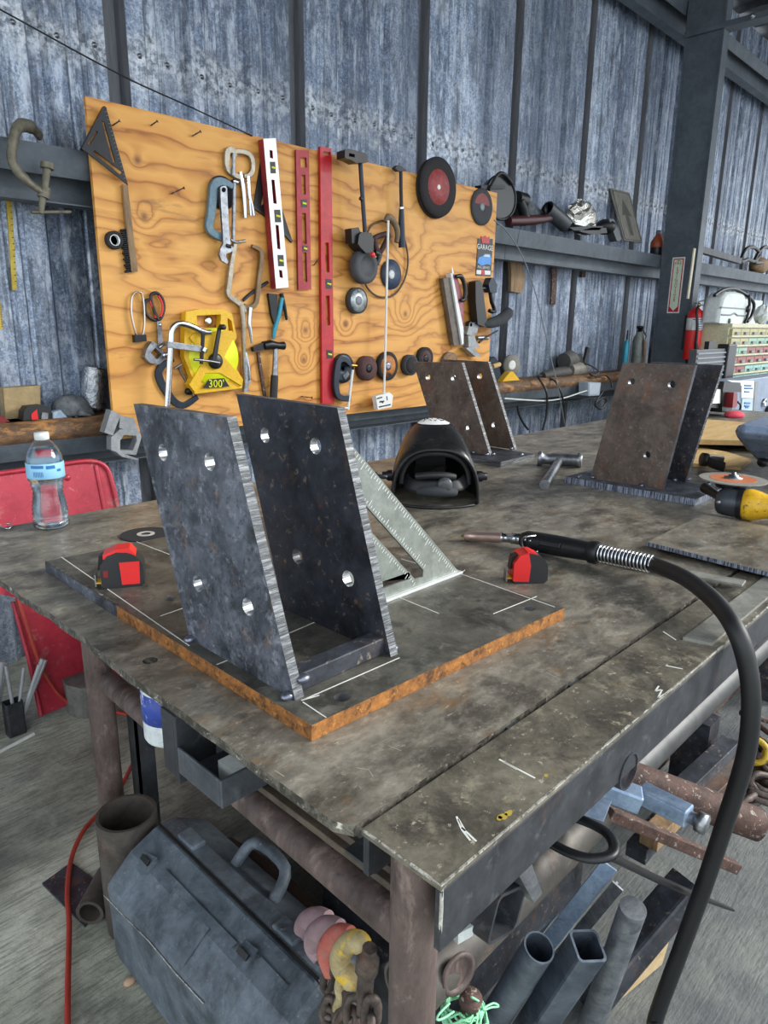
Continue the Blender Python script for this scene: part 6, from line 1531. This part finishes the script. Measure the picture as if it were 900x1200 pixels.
pb = ony(895, 372, yC+.1)
m = MB(); random.seed(4)
m.rings([[Vector((pb.x+.10*math.sin(th)*math.cos(a)*random.uniform(.7,1.2), yC+.12+.07*math.sin(th)*math.sin(a), zc_+.085-.085*math.cos(th)*random.uniform(.8,1.1))) for a in [2*math.pi*j/12 for j in range(12)]] for th in [math.pi*(.05+.9*i/7) for i in range(8)]], 0, False)
solo('plastic_bag', m, M_offw, 'crumpled white plastic bag on the cabinet at the right frame edge', 'bag')
solo('white_carton', MB().box((pb.x-.12, yC+.25, zc_), (pb.x+.4, yC+.5, zc_+.22)), M_offw, 'pale carton standing behind the crumpled plastic bag', 'carton')
fb = thing('fan_box', 'black slatted box in front of the cabinet beside the extinguisher', 'box', (cx-.3, 1.95, .9))
yF = 1.78; a0, a1 = ony(817,410,yF), ony(856,440,yF); a1.z -= .02
part('housing', MB().box((a0.x, yF, a1.z), (a1.x-.16, yF+.05, a0.z)), plain('slatted_grey', '#4e5256', .5, .1, .12), fb, bevel=.003)
part('end_plate', MB().box((a1.x-.16, yF-.02, a1.z-.06), (a1.x, yF+.06, a0.z+.03)), M_black, fb, bevel=.008)
for i in range(6):
    z = a0.z - .02 - i*(a0.z-a1.z-.03)/6; part('slat', MB().box((a0.x+.01, yF-.008, z-.010), (a1.x-.17, yF, z)), M_greyplastic, fb)
part('clip', MB().box((a0.x+.22, yF+.01, a0.z), (a0.x+.34, yF+.04, a0.z+.05)), M_blackm, fb)
part('stand', MB().box((a0.x+.02, yF+.01, 0), (a1.x-.02, yF+.05, a1.z-.02)), M_darksteel, fb)
# ---- charger, welder box and red cloth at the far end of the table
def tpos(u, v, z=ZT): return onz(u, v, z)
pw = onz(852, 487, ZT)
ch = thing('battery_charger', 'black jump-start unit with red clamp and white label at the far end of the table', 'charger', (pw.x, pw.y, ZT))
yq = pw.y
part('body', ypoly(MB(), K('C3',440,155,610,165,620,265,520,270,520,440,500,485,415,480,425,240), yq, yq+.16), M_black, ch, bevel=.004)
part('cradle', ypoly(MB(), K('C3',345,215,435,225,420,440,275,425), yq+.02, yq+.14), M_darksteel, ch, bevel=.004)
part('white_label', ypoly(MB(), K('C3',330,235,428,238,412,385,298,385), yq+.012, yq+.020), M_white, ch)
part('handle_bar', ypoly(MB(), K('C3',362,158,440,152,440,190,362,180), yq+.02, yq+.10), M_black, ch, bevel=.003)
part('red_clamp', ypoly(MB(), K('C3',540,270,580,275,575,410,550,435,525,430), yq-.04, yq), M_darkred, ch, bevel=.004)
part('lead', ytube(MB(), K('C3',580,370,610,400,605,455), .006, yq-.02, 8, 3), M_black, ch)
solo('red_cloth', MB().ell(onz(838, 486, ZT) + Vector((-.02,-.11,.012)), .075, .05, .022, 16, 10), plain('coral_cloth', '#d8485c', .85, 0, .1, 40, .5), 'small coral-red cloth lying before the black jump-start unit', 'cloth')
wl = thing('welding_machine', 'blue-grey machine cabinet with large white data label beyond the far end of the table', 'machine', (pw.x+.7, yq+.2, 0))
yq2 = yq + .19
xa, xb = ony(848,0+470,yq2).x, ony(940,470,yq2).x
zt_ = ony(880,444,yq2).z
part('cabinet', MB().box((xa+.01, yq2+.004, 0), (xb, yq2+.14, zt_)), weather('blue_grey_machine', '#75859a', '#8b9bb0', 5, (.4,.5), .1), wl, bevel=.006)
part('data_label', ypoly(MB(), K('C3',470,140,760,150,745,330,620,325,625,200), yq2-.002, yq2+.004), M_white, wl)
part('data_label', ypoly(MB(), K('C3',630,335,755,335,740,470,620,465), yq2-.002, yq2+.004), plain('pale_blue_panel', '#a9c0d8', .45, 0, .05), wl)
m = MB()
for (x0, y0, x1) in ((650,195,720),(650,225,735),(650,262,700),(650,380,710),(650,410,700),(660,425,690)): ytube(m, K('C3',x0,y0,x1,y0+2), .006, yq2-.003, 4)
part('label_print', m, M_bluedk, wl, kind='stuff')
part('corner_trim', ypoly(MB(), K('C3',765,150,800,150,775,480,745,480), yq2-.006, yq2+.006), M_greyplastic, wl)
part('socket', MB().lathe([(.03,0),(.03,.012),(.018,.014),(.016,.006),(0,.006)], ony(*K('C3',855,375)[0], yq2), NY, 18), M_chrome, wl)
part('cable_gland', MB().lathe([(.05,0),(.05,.03),(.035,.034),(.03,.01),(0,.01)], ony(*K('C3',890,480)[0], yq2), NY, 20), M_black, wl)
# ------------------------------------------------------------------ floor and under the table
CROPS['G4'] = (500, 840, 2.25)
# scuffed plastic tool case
cs = thing('tool_case', 'big scuffed black plastic tool case on the floor under the table end', 'case', (.62, .98, 0))
sec0 = [(.490,.0),(.476,.035),(.472,.210),(.530,.262),(.598,.292),(.598,.292),(.640,.288),(.715,.24),(.735,.06),(.725,.0)]
def csec(y, k): return [Vector((.60 + (x-.60)*k, y, .145 + (z-.145)*k if z > 0 else 0)) for x, z in sec0]
front = [sec0[i] for i in (0,1,2,3,4)]; 
def half(ids, ys):
    m = MB(); S = []
    for y, k in ys:
        c = csec(y, k); S.append([c[i] for i in ids] + [Vector((.598, y, 0))])
    return m.loft(S, 0, False)
ys = ((.700,.90),(.715,.98),(.73,1.0),(1.235,1.0),(1.255,.98),(1.268,.90))
part('front_shell', half((0,1,2,3,4), ys), M_case, cs, bevel=.008)
part('back_shell', half((5,6,7,8,9), ys), M_case, cs, bevel=.008)
# face panels (moulded ribs) on the sloping front
def cface(u, v, off=.0):   # on the sloping front shell between (.486,.05) and (.512,.185) and (.592,.246)
    best = None
    for (a, b_) in (((.476,.035),(.472,.210)), ((.472,.210),(.530,.262)), ((.530,.262),(.598,.292))):
        n = Vector((-(b_[1]-a[1]), 0, b_[0]-a[0])).normalized(); d = ray(u, v); A = Vector((a[0], 0, a[1]))
        dn = d.dot(n)
        if abs(dn) < 1e-6: continue
        t = (A - CAM).dot(n)/dn; p = CAM + d*t
        f = (Vector((p.x-a[0], 0, p.z-a[1])).dot(Vector((b_[0]-a[0], 0, b_[1]-a[1])).normalized()))/Vector((b_[0]-a[0], 0, b_[1]-a[1])).length
        if -.02 <= f <= 1.02: return p + n*off, n
        if best is None: best = (p, n)
    return best[0] + best[1]*off, best[1]
def onface(pts, th, name, mat, bevel=.002):
    P = [cface(*q)[0] for q in pts]; n = cface(*pts[0])[1]
    m = MB(); k = len(P); m.add([p + n*th for p in P] + [p - n*.004 for p in P], [tuple(range(k))] + [(i, (i+1) % k, (i+1) % k + k, i + k) for i in range(k)])
    bmm = part(name, m, mat, cs, bevel); return bmm
onface(K('D7',215,390,255,300,300,262,420,400,330,530,300,470), .004, 'moulded_panel', M_case)
onface(K('D7',240,205,262,188,520,455,500,470), .005, 'moulded_rib', M_case)
onface(K('D7',590,520,612,510,705,610,690,625), .005, 'moulded_rib', M_case)
for a, b_ in ((K('D7',35,270), K('D7',420,700)), (K('D7',35,262), K('D7',430,690))):
    pass
m = MB().tube([cface(*q, .001)[0] for q in K('D7',38,275,110,350,200,440,300,560,400,670)], .0013, 6)
part('scuffed_edge', m, M_bright, cs, label='pale scuffed moulding line')
for q in (K('D7',160,165,200,130,240,150,190,205), K('D7',505,505,560,460,600,490,545,560)):
    la = onface(q, .012, 'latch', M_case, .003)
    c2 = [sum(p[i] for p in q)/4 for i in (0, 1)]
    pc_, n_ = cface(*c2); part('latch_catch', MB().obox(pc_ + n_*.014, Vector((0,.014,0)), Vector((.004,0,.004)), n_*.004), M_black, la, bevel=.001)
part('handle', MB().tube(smooth([Vector((.655,1.05,.275)), Vector((.70,1.04,.31)), Vector((.70,.94,.31)), Vector((.655,.92,.275))], 4), .012, 10), M_case, cs)
part('seam_gasket', MB().box((.5955,.72,.2905),(.6005,1.25,.2935)), M_black, cs)
for y in (.80, 1.13):
    part('hinge_block', MB().box((.606, y, .276), (.640, y+.06, .300)), M_case, cs, bevel=.004)
# big pipe offcut standing on end
solo('pipe_offcut', MB().pipe((.565,1.338,0), (.565,1.338,.292), .065, .007, 40), weather('dull_grey_pipe', '#3f3a36', '#635b54', 7, (.55,.7), .15, [('#8a6a54', 9, .62, .1, .5), ('#403c38', 8, .58, .1, .5)]), 'wide grey pipe offcut standing on end behind the tool case', 'pipe')
a, a2_ = onz(105, 1070, .034), onz(128, 1026, .034)
solo('pipe_offcut', MB().pipe(a, a2_, .032, .008, 28), weather('dull_grey_pipe', '#5b5854', '#7d7872'), 'short thick-walled pipe lying on the concrete left of the tool case', 'pipe')
# red hose along the floor up to the tray
hp1 = [onz(u, v, .012) for u, v in ((79,1240),(79,1190),(80,1130),(81,1080),(79,1045),(84,1005),(97,975),(114,955),(140,925),(158,890),(172,868))]
hp2 = [onz(u, v, .012) for u, v in ((150,838),(100,831))] + [lean(u, v) + Vector((0,-.022,0)) for u, v in ((70,815),(52,792),(40,765),(30,735),(20,705),(8,660))]
solo('air_hose', MB().tube(smooth(hp1 + hp2, 5), .0062, 10), plain('red_orange_hose', '#a8382a', .5, 0, .12), 'red-orange air hose snaking over the concrete to the red tray', 'hose')
# welding rod cans
def rodcan(u0, u1, vb, vt, lab, rods):
    a, b_ = onz(u0, vb, 0), onz(u1, vb, 0); yk = (a.y+b_.y)/2; w = abs(ony(u1, vb, yk).x - ony(u0, vb, yk).x); h = ony((u0+u1)/2, vt, yk).z
    xm = (ony(u0, vb, yk).x + ony(u1, vb, yk).x)/2
    o = thing('rod_can', lab, 'can', (xm, yk, 0), 'welding rod cans')
    t_ = .004
    m = sqtube(MB(), (xm, yk+w*.4, 0), (xm, yk+w*.4, h), w, w*.8, t_, (0,1,0)); part('can', m, M_darksteel, o)
    part('bottom', MB().box((xm-w/2+t_, yk+t_, 0), (xm+w/2-t_, yk+w*.8-t_, .004)), M_darksteel, o)
    for (p0, p1, r_) in rods:
        A = Vector((xm + (ony(*p0, yk).x-xm)*.6, yk+w*.4, .03)); B_ = ony(*p1, yk+w*.3)
        part('welding_rod', MB().cyl(A, B_, r_, n=8), plain('grey_flux_rod', '#a9acb0', .5, .2, .1), o)
rodcan(11, 33, 862, 823, 'square dark can with pale welding rods by the red tray', [((18,822),(7,780),.006), ((20,822),(28,782),.006), ((24,822),(50,772),.008), ((26,822),(53,773),.008), ((25,820),(46,779),.007)])
rodcan(-34, -2, 874, 800, 'taller dark can at the left frame edge holding welding rods', [((0,815),(2,775),.012), ((-6,815),(-4,770),.01), ((3,815),(6,776),.008)])
solo('white_rod', MB().cyl(onz(-6,884,.006), onz(40,860,.006), .006, n=8), M_white, 'single white welding rod lying on the concrete by the cans', 'rod')
sl = [onz(u, v, .05) for u, v in ((72,812),(80,803),(100,798),(112,800),(112,826),(96,828),(80,824))]
solo('concrete_chunk', MB().prism([(p.x, p.y) for p in sl], (0,0,0), (1,0,0), (0,1,0), (0,0,1), 0, .12), weather('grey_chunk', '#5d5c58', '#7b7a74', 9, (.8,.9)), 'grey flat chunk on the floor behind the table leg', 'chunk', bevel=.01)
solo('pebble', MB().ell(onz(152,1150,.006), .014, .010, .008, 10, 6), plain('tan_pebble', '#c2a184', .8), 'tan pebble on the concrete beside the tool case', 'pebble')
solo('steel_sheet', MB().prism([(.47,1.40),(.56,1.45),(.53,1.62),(.45,1.60)], (0,0,0), (1,0,0), (0,1,0), (0,0,1), 0, .006), M_mill2, 'small dark steel sheet on the floor under the pipe offcuts', 'sheet')
# paint can under the table edge
pc_ = onx(203, 862, .452)
B0 = Vector((.452, pc_.y, .752))
cn = thing('paint_can', 'white and blue paint can hanging under the left table edge', 'can', B0)
part('body', MB().lathe([(0,0),(.039,0),(.041,.004),(.041,.082),(.039,.084),(0,.084)], B0, n=32), weather('splashed_white', '#c9d2d6', '#e6ecee', 14, (.4,.5), 0, [('#8b98a0', 30, .62, .06, .6)]), cn)
part('blue_label', MB().lathe([(.0413,.034),(.0417,.034),(.0417,.080),(.0413,.080)], B0, n=32), weather('blue_can_label', '#28409a', '#3a54b0', 20, (.4,.5), 0, [('#d5dce8', 26, .60, .05, .9)]), cn)
part('bail', MB().tube(smooth([B0+Vector((-.030,-.028,.072)), B0+Vector((-.02,-.01,.098)), B0+Vector((.015,.02,.098)), B0+Vector((.030,.028,.072))], 4), .002, 6), M_steel, cn)
nv = Vector((-.45,-.9,0)).normalized(); tv = Vector((.9,-.45,0))
mt_ = MB()
for i, ch_ in enumerate('EN'): text_mb(ch_, .018, B0 + nv*.0425 + tv*.010 + Vector((0,0,.068-.016*i)), Vector((0,0,-1)), tv, nv, .0006, mb=mt_)
for i, ch_ in enumerate('80'): text_mb(ch_, .013, B0 + nv*.0425 + tv*.014 + Vector((0,0,.030-.011*i)), Vector((0,0,-1)), tv, nv, .0006, mb=mt_)
part('lettering', mt_, M_white, cn, kind='stuff')
part('hanger_hook', MB().tube([B0+Vector((0,.005,.096)), B0+Vector((0,.005,.104)), Vector((B0.x, B0.y+.005, ZT-.0127))], .002, 6), M_steel, cn)
# dark sheet lying under the table
q = [onz(u, v, .20) for u, v in K('D7',300,90,500,65,640,150,800,290,780,330,640,370,480,300)]
db = thing('dark_sheet', 'dark brown sheet lying flat under the table behind the tool case', 'sheet', (q[0].x, q[0].y, 0))
part('sheet', MB().prism([(p.x, p.y) for p in q], (0,0,0), (1,0,0), (0,1,0), (0,0,1), .19, .20), weather('dark_hardboard', '#33271f', '#4b3a2e', 6, (.7,.85)), db)
part('support_block', MB().box((.95,1.0,0),(1.3,1.35,.19)), M_darksteel, db)
# shackles and chain hanging by the front leg
M_pinkpaint = weather('worn_pink_paint', '#8d7477', '#b0969b', 10, (.5,.65), .15, [('#c8566a', 9, .58, .1, .7), ('#6f5a5c', 20, .6, .1, .5)])
M_redpaint2 = weather('worn_red_paint', '#b8584e', '#cf7a6c', 10, (.5,.65), .15, [('#8d8078', 14, .57, .1, .7)])
M_creamhook = weather('worn_cream_paint', '#a8966e', '#c8b88a', 12, (.5,.65), .15, [('#e0b828', 16, .58, .06, .9), ('#6b5d48', 24, .6, .08, .5)])
def xt(pts, x, k=4):
    return smooth([onx(u, v, x[i] if isinstance(x, (list, tuple)) else x) for i, (u, v) in enumerate(pts)], k)
sh = []
def shackle(lab, arc, x, mat, r_):
    P = xt(K('C7', *arc), x)
    o = thing('shackle', lab, 'shackle', P[len(P)//2], 'painted shackles')
    part('bow', MB().tube(P, [r_*(.75+.35*math.sin(math.pi*i/(len(P)-1))) for i in range(len(P))], 14), mat, o)
    part('pin', MB().cyl(P[0] + Vector((0,.0,-.004)), P[-1] + Vector((0,0,-.004)), r_*.55, n=12), M_chain, o)
shackle('pink painted shackle, leftmost of the row by the front leg', (120,385,95,290,120,200,200,155,290,165), .640, M_pinkpaint, .0165)
shackle('pink and red shackle, second of the row by the front leg', (225,470,180,380,195,290,280,225,380,235), .606, M_pinkpaint, .0165)
shackle('red and grey shackle, third of the row by the front leg', (310,590,275,450,300,360,370,285,460,285), .575, M_redpaint2, .015)
hk = thing('grab_hook', 'cream and yellow painted grab hook with stamped figures hanging by the front leg', 'hook', onx(*K('C7',400,500)[0], .555))
part('hook', MB().tube(xt(K('C7',480,690,460,620,400,560,375,480,400,400,460,345,520,350,550,400), .545), [.006,.010]+[.0155]*25+[.014,.013], 14), M_creamhook, hk)
part('eye_tail', MB().tube(xt(K('C7',400,600,375,690,390,760,360,850), .552), .009, 10), M_creamhook, hk)
part('release_link', MB().tube(xt(K('C7',600,390,580,520,565,680,550,870), .540), [.010]*3+[.0165]*3+[.012]*4+[.010]*3, 12), M_chain, hk)
mk = MB()
cch = onx(*K('C7',468,395)[0], .555); vd = (CAM-cch).normalized(); rd = RGT
for i, ch_ in enumerate('L8-8/7'):
    pp = onx(*K('C7',425+17*i, 425-12*i+1.3*i*i)[0], .555) + vd*.0165; a_ = .55-.12*i
    text_mb(ch_, .010, pp, RGT*math.cos(a_) - DWN*math.sin(a_), -DWN*math.cos(a_) - RGT*math.sin(a_), vd, .0005, mb=mk)
part('stamped_figures', mk, M_black, hk, kind='stuff')
ch = thing('chain', 'heavy rusty chain hanging below the painted hooks', 'chain', onx(*K('C7',450,850)[0], .54))
random.seed(2)
def link(c, ax, ln, R=.019, r_=.0062):
    ax = Vector(ax).normalized(); ln = Vector(ln).normalized(); s_ = ax.cross(ln)
    P = []
    for i in range(24):
        a = 2*math.pi*i/24; P.append(Vector(c) + ln*(math.cos(a)*R + (.010 if math.cos(a) > 0 else -.010)) + s_*math.sin(a)*R*.85)
    return MB().tube(P, r_, 8, closed=True)
vd = (CAM - onx(*K('C7',450,850)[0], .54)).normalized()
for (cx_, cy_, xx, tilt, face) in ((295,850,.555,.2,1),(380,830,.548,.5,0),(480,880,.545,.0,1),(330,930,.55,1.2,0),(610,880,.535,.1,1),(420,940,.54,.8,0),(540,985,.54,.4,0),(280,980,.555,.3,1),(610,1010,.535,.0,0),(480,1040,.545,.1,1),(370,760,.565,.3,0),(285,640,.575,.3,1)):
    p = onx(*K('C7', cx_, cy_)[0], xx); l_ = Vector((.1*math.sin(tilt*5), math.sin(tilt), -math.cos(tilt)))
    part('link', link(p, vd if face else vd.cross(Vector((0,0,1))), l_), M_chain, ch)
solo('steel_offcut', MB().hexa([onx(*K('C7',x_, y_)[0], X_) for X_ in (.60,.66) for x_, y_ in ((600,1200),(790,1200),(760,470),(620,560))]), M_mill2, 'dark steel offcut leaning behind the chain', 'offcut')
# green string on a bolt
gp = ony(546, 1188, .40)
gs = thing('string_ball', 'tangle of mint-green string on a bolt beside the front leg', 'string', gp)
random.seed(9)
P = []
for i in range(150):
    a = i*.53; b_ = i*.171
    P.append(gp + Vector((.030*math.cos(a)*math.cos(b_), .030*math.sin(a)*math.cos(b_), .022*math.sin(b_)*math.cos(a*.3)-.004)) + Vector((random.uniform(-.004,.004),)*3))
part('string', MB().tube(smooth(P, 2), .0016, 5), M_green, gs)
part('loose_loop', MB().tube(smooth([ony(u, v, .385) for u, v in K('D6',215,770,262,800,275,830,310,820,345,815,320,800,270,825)], 4), .0014, 5), M_green, gs)
part('loose_loop', MB().tube(smooth([ony(u, v, .385) for u, v in K('D6',110,800,60,850,50,880,85,870,130,840)], 4), .0014, 5), M_green, gs)
part('bolt', MB().lathe([(.008,-.05),(.008,.02),(.014,.02),(.014,.032),(0,.034)], gp, (.05,-.2,1), 12), M_rust2, gs)
# a bin of offcuts leaning toward the aisle
def down(top, low, zt_, zl, ext=1.0):
    a, b_ = onz(*top, zt_), onz(*low, zl); d = (b_-a); k = (a.z-.03)/max(a.z-b_.z, .01); return a, a + d*min(k, 2.2)
def offc(name, lab, cat, mk_, mat, bevel=0): return solo(name, mk_, mat, lab, cat, 'steel offcuts under the table', bevel)
M_tube = weather('blued_tube_steel', '#4f5a68', '#7d8896', 6, (.28,.42), .6, [('#2e343c', 6, .56, .12, .6), ('#a9b4c0', 20, .62, .1, .4)])
a, b_ = down((632,1110), (575,1200), .36, .10); offc('tube_offcut', 'round dark steel tube leaning behind the green string', 'tube', MB().pipe(a, b_, .026, .003, 28), M_tube)
a, b_ = down((689,1108), (628,1200), .36, .10); offc('tube_offcut', 'square dark steel tube leaning in the middle of the offcuts', 'tube', sqtube(MB(), a, b_, .052, .052, .004, (.5,-.5,.3)), M_tube)
a, b_ = down((742,1064), (693,1200), .40, .06); offc('round_bar', 'solid round steel bar leaning at the right of the offcuts', 'bar', MB().cyl(a, b_, .0225, n=28), weather('dull_round_bar', '#63686e', '#9a9fa5', 14, (.35,.5), .5, [('#3f4347', 18, .58, .1, .6)]))
a, b_ = down((806,1036), (700,1160), .20, .05); offc('tube_offcut', 'large dark square tube lying behind the round bar', 'tube', sqtube(MB(), a, b_, .065, .065, .004), M_mill2)
a, b_ = down((714,1014), (640,1108), .40, .20); offc('angle_offcut', 'pale galvanised angle leaning across the offcuts', 'angle', MB().bar(a, b_, .030, .004, (.3,-.4,1)).bar(a + Vector((.010,.010,-.012)), b_ + Vector((.010,.010,-.012)), .004, .03, (.3,-.4,1)), M_blue_galv)
a, b_ = down((724,1038), (676,1096), .38, .24); offc('angle_offcut', 'shorter pale steel angle right of the galvanised angle', 'angle', MB().bar(a, b_, .022, .004, (.3,-.4,1)).bar(a + Vector((.010,.008,-.010)), b_ + Vector((.010,.008,-.010)), .004, .02, (.3,-.4,1)), M_steel)
a, b_ = down((640,1082), (560,1190), .30, .06); offc('plate_offcut', 'bright bent sheet offcut behind the round tube', 'plate', MB().bar(a, b_, .10, .004, (.2,-.9,.5)), M_tube)
# cardboard
q = [onz(712,1184,.004), onz(776,1130,.004), onz(788,1090,.075), onz(722,1150,.10)]
m = MB().hexa([q[0], q[1], q[1]+Vector((.004,.005,0)), q[0]+Vector((.004,.005,0)), q[3], q[2], q[2]+Vector((.004,.005,0)), q[3]+Vector((.004,.005,0))]); solo('cardboard_flap', m, M_card, 'torn cardboard flap on the floor beside the round bar', 'cardboard')
# bars poking out over the aisle
a, b_ = onz(742, 912, .40), onz(888, 966, .30); solo('rusty_pipe', MB().pipe(a + (a-b_)*.5, b_, .036, .006, 28), M_rust2, 'flaky rusty pipe poking out from under the table', 'pipe')
a, b_ = onz(688, 928, .56), onz(752, 948, .56); 
bs_ = thing('jack_bar', 'pale blue galvanised square bar with end bolt under the front strip', 'bar', onz(780, 945, .50))
a, b_ = onz(750, 928, .62), onz(808, 957, .62); part('bar', MB().bar(a, b_, .030, .028), M_blue_galv, bs_, bevel=.003)
dd = (b_-a).normalized(); part('end_bolt', MB().lathe([(.010,0),(.010,.012),(.016,.012),(.016,.026),(0,.027)], b_, dd, 8), M_steel, bs_)
a2, b2 = onz(690, 915, .66), onz(750, 938, .64); part('sleeve', MB().bar(a2, b2, .036, .030), M_blue_galv, bs_, bevel=.003)
a, b_ = onz(712, 952, .50), onz(862, 1016, .28); solo('rusty_bar', MB().bar(a, b_, .024, .022), M_rust2, 'thin rusty bar poking out above the fork bar', 'bar', bevel=.002)
fk = thing('fork_bar', 'black forged bar with fork-shaped end under the front strip', 'bar', onz(770, 1030, .47))
zf = .645
part('shank', MB().tube([onz(u, v, zz) for u, v, zz in ((714,1003,.645),(770,1030,.44),(812,1048,.27),(858,1066,.12))], [.0095,.011,.011,.006], 8, sq=.6, up=(0,0,1)), M_blackm, fk)
part('prong', MB().tube(smooth([onz(u, v, zf) for u, v in ((636,982),(662,997),(690,1006),(714,1003),(720,992),(712,977),(692,965),(664,955))], 4), .0085, 10, sq=.7, up=(0,0,1)), M_blackm, fk)
solo('silver_tag', MB().bar(onz(682,940,.67), onz(712,950,.67), .05, .004), M_blue_galv, 'small bright plate tucked under the front strip', 'plate')
solo('white_block', MB().bar(onz(531,1094,.70), onz(549,1084,.70), .018, .014), M_offw, 'small white block tucked beside the front leg', 'block')
a, b_ = Vector((1.45,.62,.285)), Vector((3.0,.62,.285))
lp = thing('grey_pipe', 'long grey pipe lying under the table at the right', 'pipe', (2.0,.62,0))
part('pipe', MB().pipe(a, b_, .045, .005, 28), weather('satin_grey_pipe', '#3a3b3c', '#585959', 5, (.4,.55), .3, [('#4a4846', 9, .58, .1, .5)]), lp)
for x_ in (1.95, 2.7): part('stand_block', MB().box((x_,.57,0),(x_+.08,.67,.24)), M_mill2, lp)
# struts and bars behind
M_pale = M_cardgrey
for (p0, p1, z, w, mat, lab) in (((795,930),(856,872),.18,.05,M_mill2,'dark channel lying under the front rail, upper one'), ((815,945),(872,890),.14,.05,M_brown,'brown flat strut lying under the front rail'), ((760,985),(800,945),.18,.045,M_woodold,'wooden strut lying under the rusty pipe'), ((745,1000),(775,965),.14,.05,M_mill2,'dark steel strut beside the wooden strut')):
    a, b_ = onz(*p0, z), onz(*p1, z); o = solo('strut', MB().bar(a, b_, w, .04), mat, lab, 'strut', 'struts under the front rail', bevel=.002)
random.seed(6)
# long stock lying on the floor under the table
labs = ['rusty pipe on the floor deepest under the table', 'grey pipe on the floor under the table, second row', 'dark pipe on the floor under the front rail', 'dark square tube on the floor under the middle of the table', 'brown flat stock on the floor under the table']
for i, (y, z, r_, mat) in enumerate(((1.30,.05,.05,M_rust2),(1.10,.045,.045,M_brown),(.85,.045,.045,M_mill2),(.95,.04,.04,M_darksteel),(.735,.045,.04,M_rust2))):
    x0 = 1.42 + .08*i
    m = MB().pipe((x0, y, z), (x0+1.9, y, z), r_, .005, 20) if i != 3 else sqtube(MB(), (x0, y, z), (x0+1.9, y, z), .08, .08, .005)
    solo('long_stock', m, mat, labs[i], 'stock', 'long stock under the table')
bn = thing('filler_bin', 'added dark bin filling the shaded space behind the leaning offcuts', 'bin', (1.1, .8, 0))  # added dark bin and tubes stand in for the shade under the table
for lo, hi in (((.80,.645,0),(1.38,.653,.34)),((.80,.937,0),(1.38,.945,.34)),((.80,.653,0),(.808,.937,.34)),((1.372,.653,0),(1.38,.937,.34))): part('side_panel', MB().box(lo, hi), M_mill2, bn)
part('bottom_panel', MB().box((.808,.653,.0),(1.372,.937,.006)), M_mill2, bn)
for k_, (x_, y_, l_) in enumerate(((.86,.70,.48),(.95,.80,.46),(1.05,.72,.44),(1.16,.82,.47),(1.26,.72,.45))): solo('tube_offcut', sqtube(MB(), (x_, y_, .02), (x_+.01*(k_-2), y_+.02, l_), .06, .05, .004) if k_ % 2 else MB().pipe((x_, y_, .02), (x_+.008*(k_-2), y_-.01, l_), .032, .004, 20), M_mill2, 'added dark tube standing in the filler bin, ' + ('leftmost','second from left','middle one','second from right','rightmost')[k_], 'tube', 'tubes in the filler bin')
cr = thing('filler_crate', 'added dark crate filling the shaded space under the middle of the table', 'crate', (1.5, 1.55, 0))  # dark box added to fill the shade deep under the table
part('crate', MB().box((.95,1.36,0),(2.4,1.64,.45)), M_mill2, cr, bevel=.01)
part('lid', MB().box((.94,1.35,.45),(2.41,1.65,.47)), M_darksteel, cr)
part('crate_handle', MB().tube(smooth([(1.5,1.36,.3),(1.52,1.33,.3),(1.7,1.33,.3),(1.72,1.36,.3)], 3), .008, 8), M_steel, cr)
# chain pile and yellow hook at the right edge
yc = thing('chain', 'rusty chain heap on the floor at the right frame edge', 'chain', onz(885, 905, 0))
random.seed(8)
for i in range(26):
    u, v = random.uniform(868, 915), random.uniform(862, 940); p = onz(u, v, .03 + random.uniform(0, .05))
    part('link', link(p, (random.uniform(-1,1), random.uniform(-1,1), random.uniform(.2,1)), (random.uniform(-1,1), random.uniform(-1,1), .1), .030, .009), M_chain, yc)
yh = thing('yellow_hook', 'yellow painted ring hook on the chain heap at the right edge', 'hook', onz(886, 880, .1))
pc_ = onz(884, 880, .12)
part('ring', MB().torus(pc_, CAM-pc_, .034, .009, 28, 10), weather('chipped_yellow', '#c9a52c', '#e2bf3e', 14, (.45,.6), 0, [('#5d4c20', 30, .6, .08, .7)]), yh)
part('hook', MB().tube(smooth([pc_ + Vector((.03,-.02,-.01)), pc_ + Vector((.07,-.05,-.03)), pc_ + Vector((.09,-.03,-.06)), pc_ + Vector((.07,.0,-.08))], 4), .010, 10), weather('chipped_yellow', '#c9a52c', '#e2bf3e'), yh)
for i, (p0, p1, lab) in enumerate((((880,842),(915,870),'thin rusty rod in the scrap at the right edge, upper one'), ((872,850),(915,885),'thin rusty rod in the scrap at the right edge, lower one'), ((868,835),(912,848),'thin dark rod in the scrap at the right edge'))):
    solo('scrap_rod', MB().cyl(onz(*p0, .09+.01*i), onz(*p1, .07), .010, n=10), M_rust2, lab, 'rod', 'scrap rods')
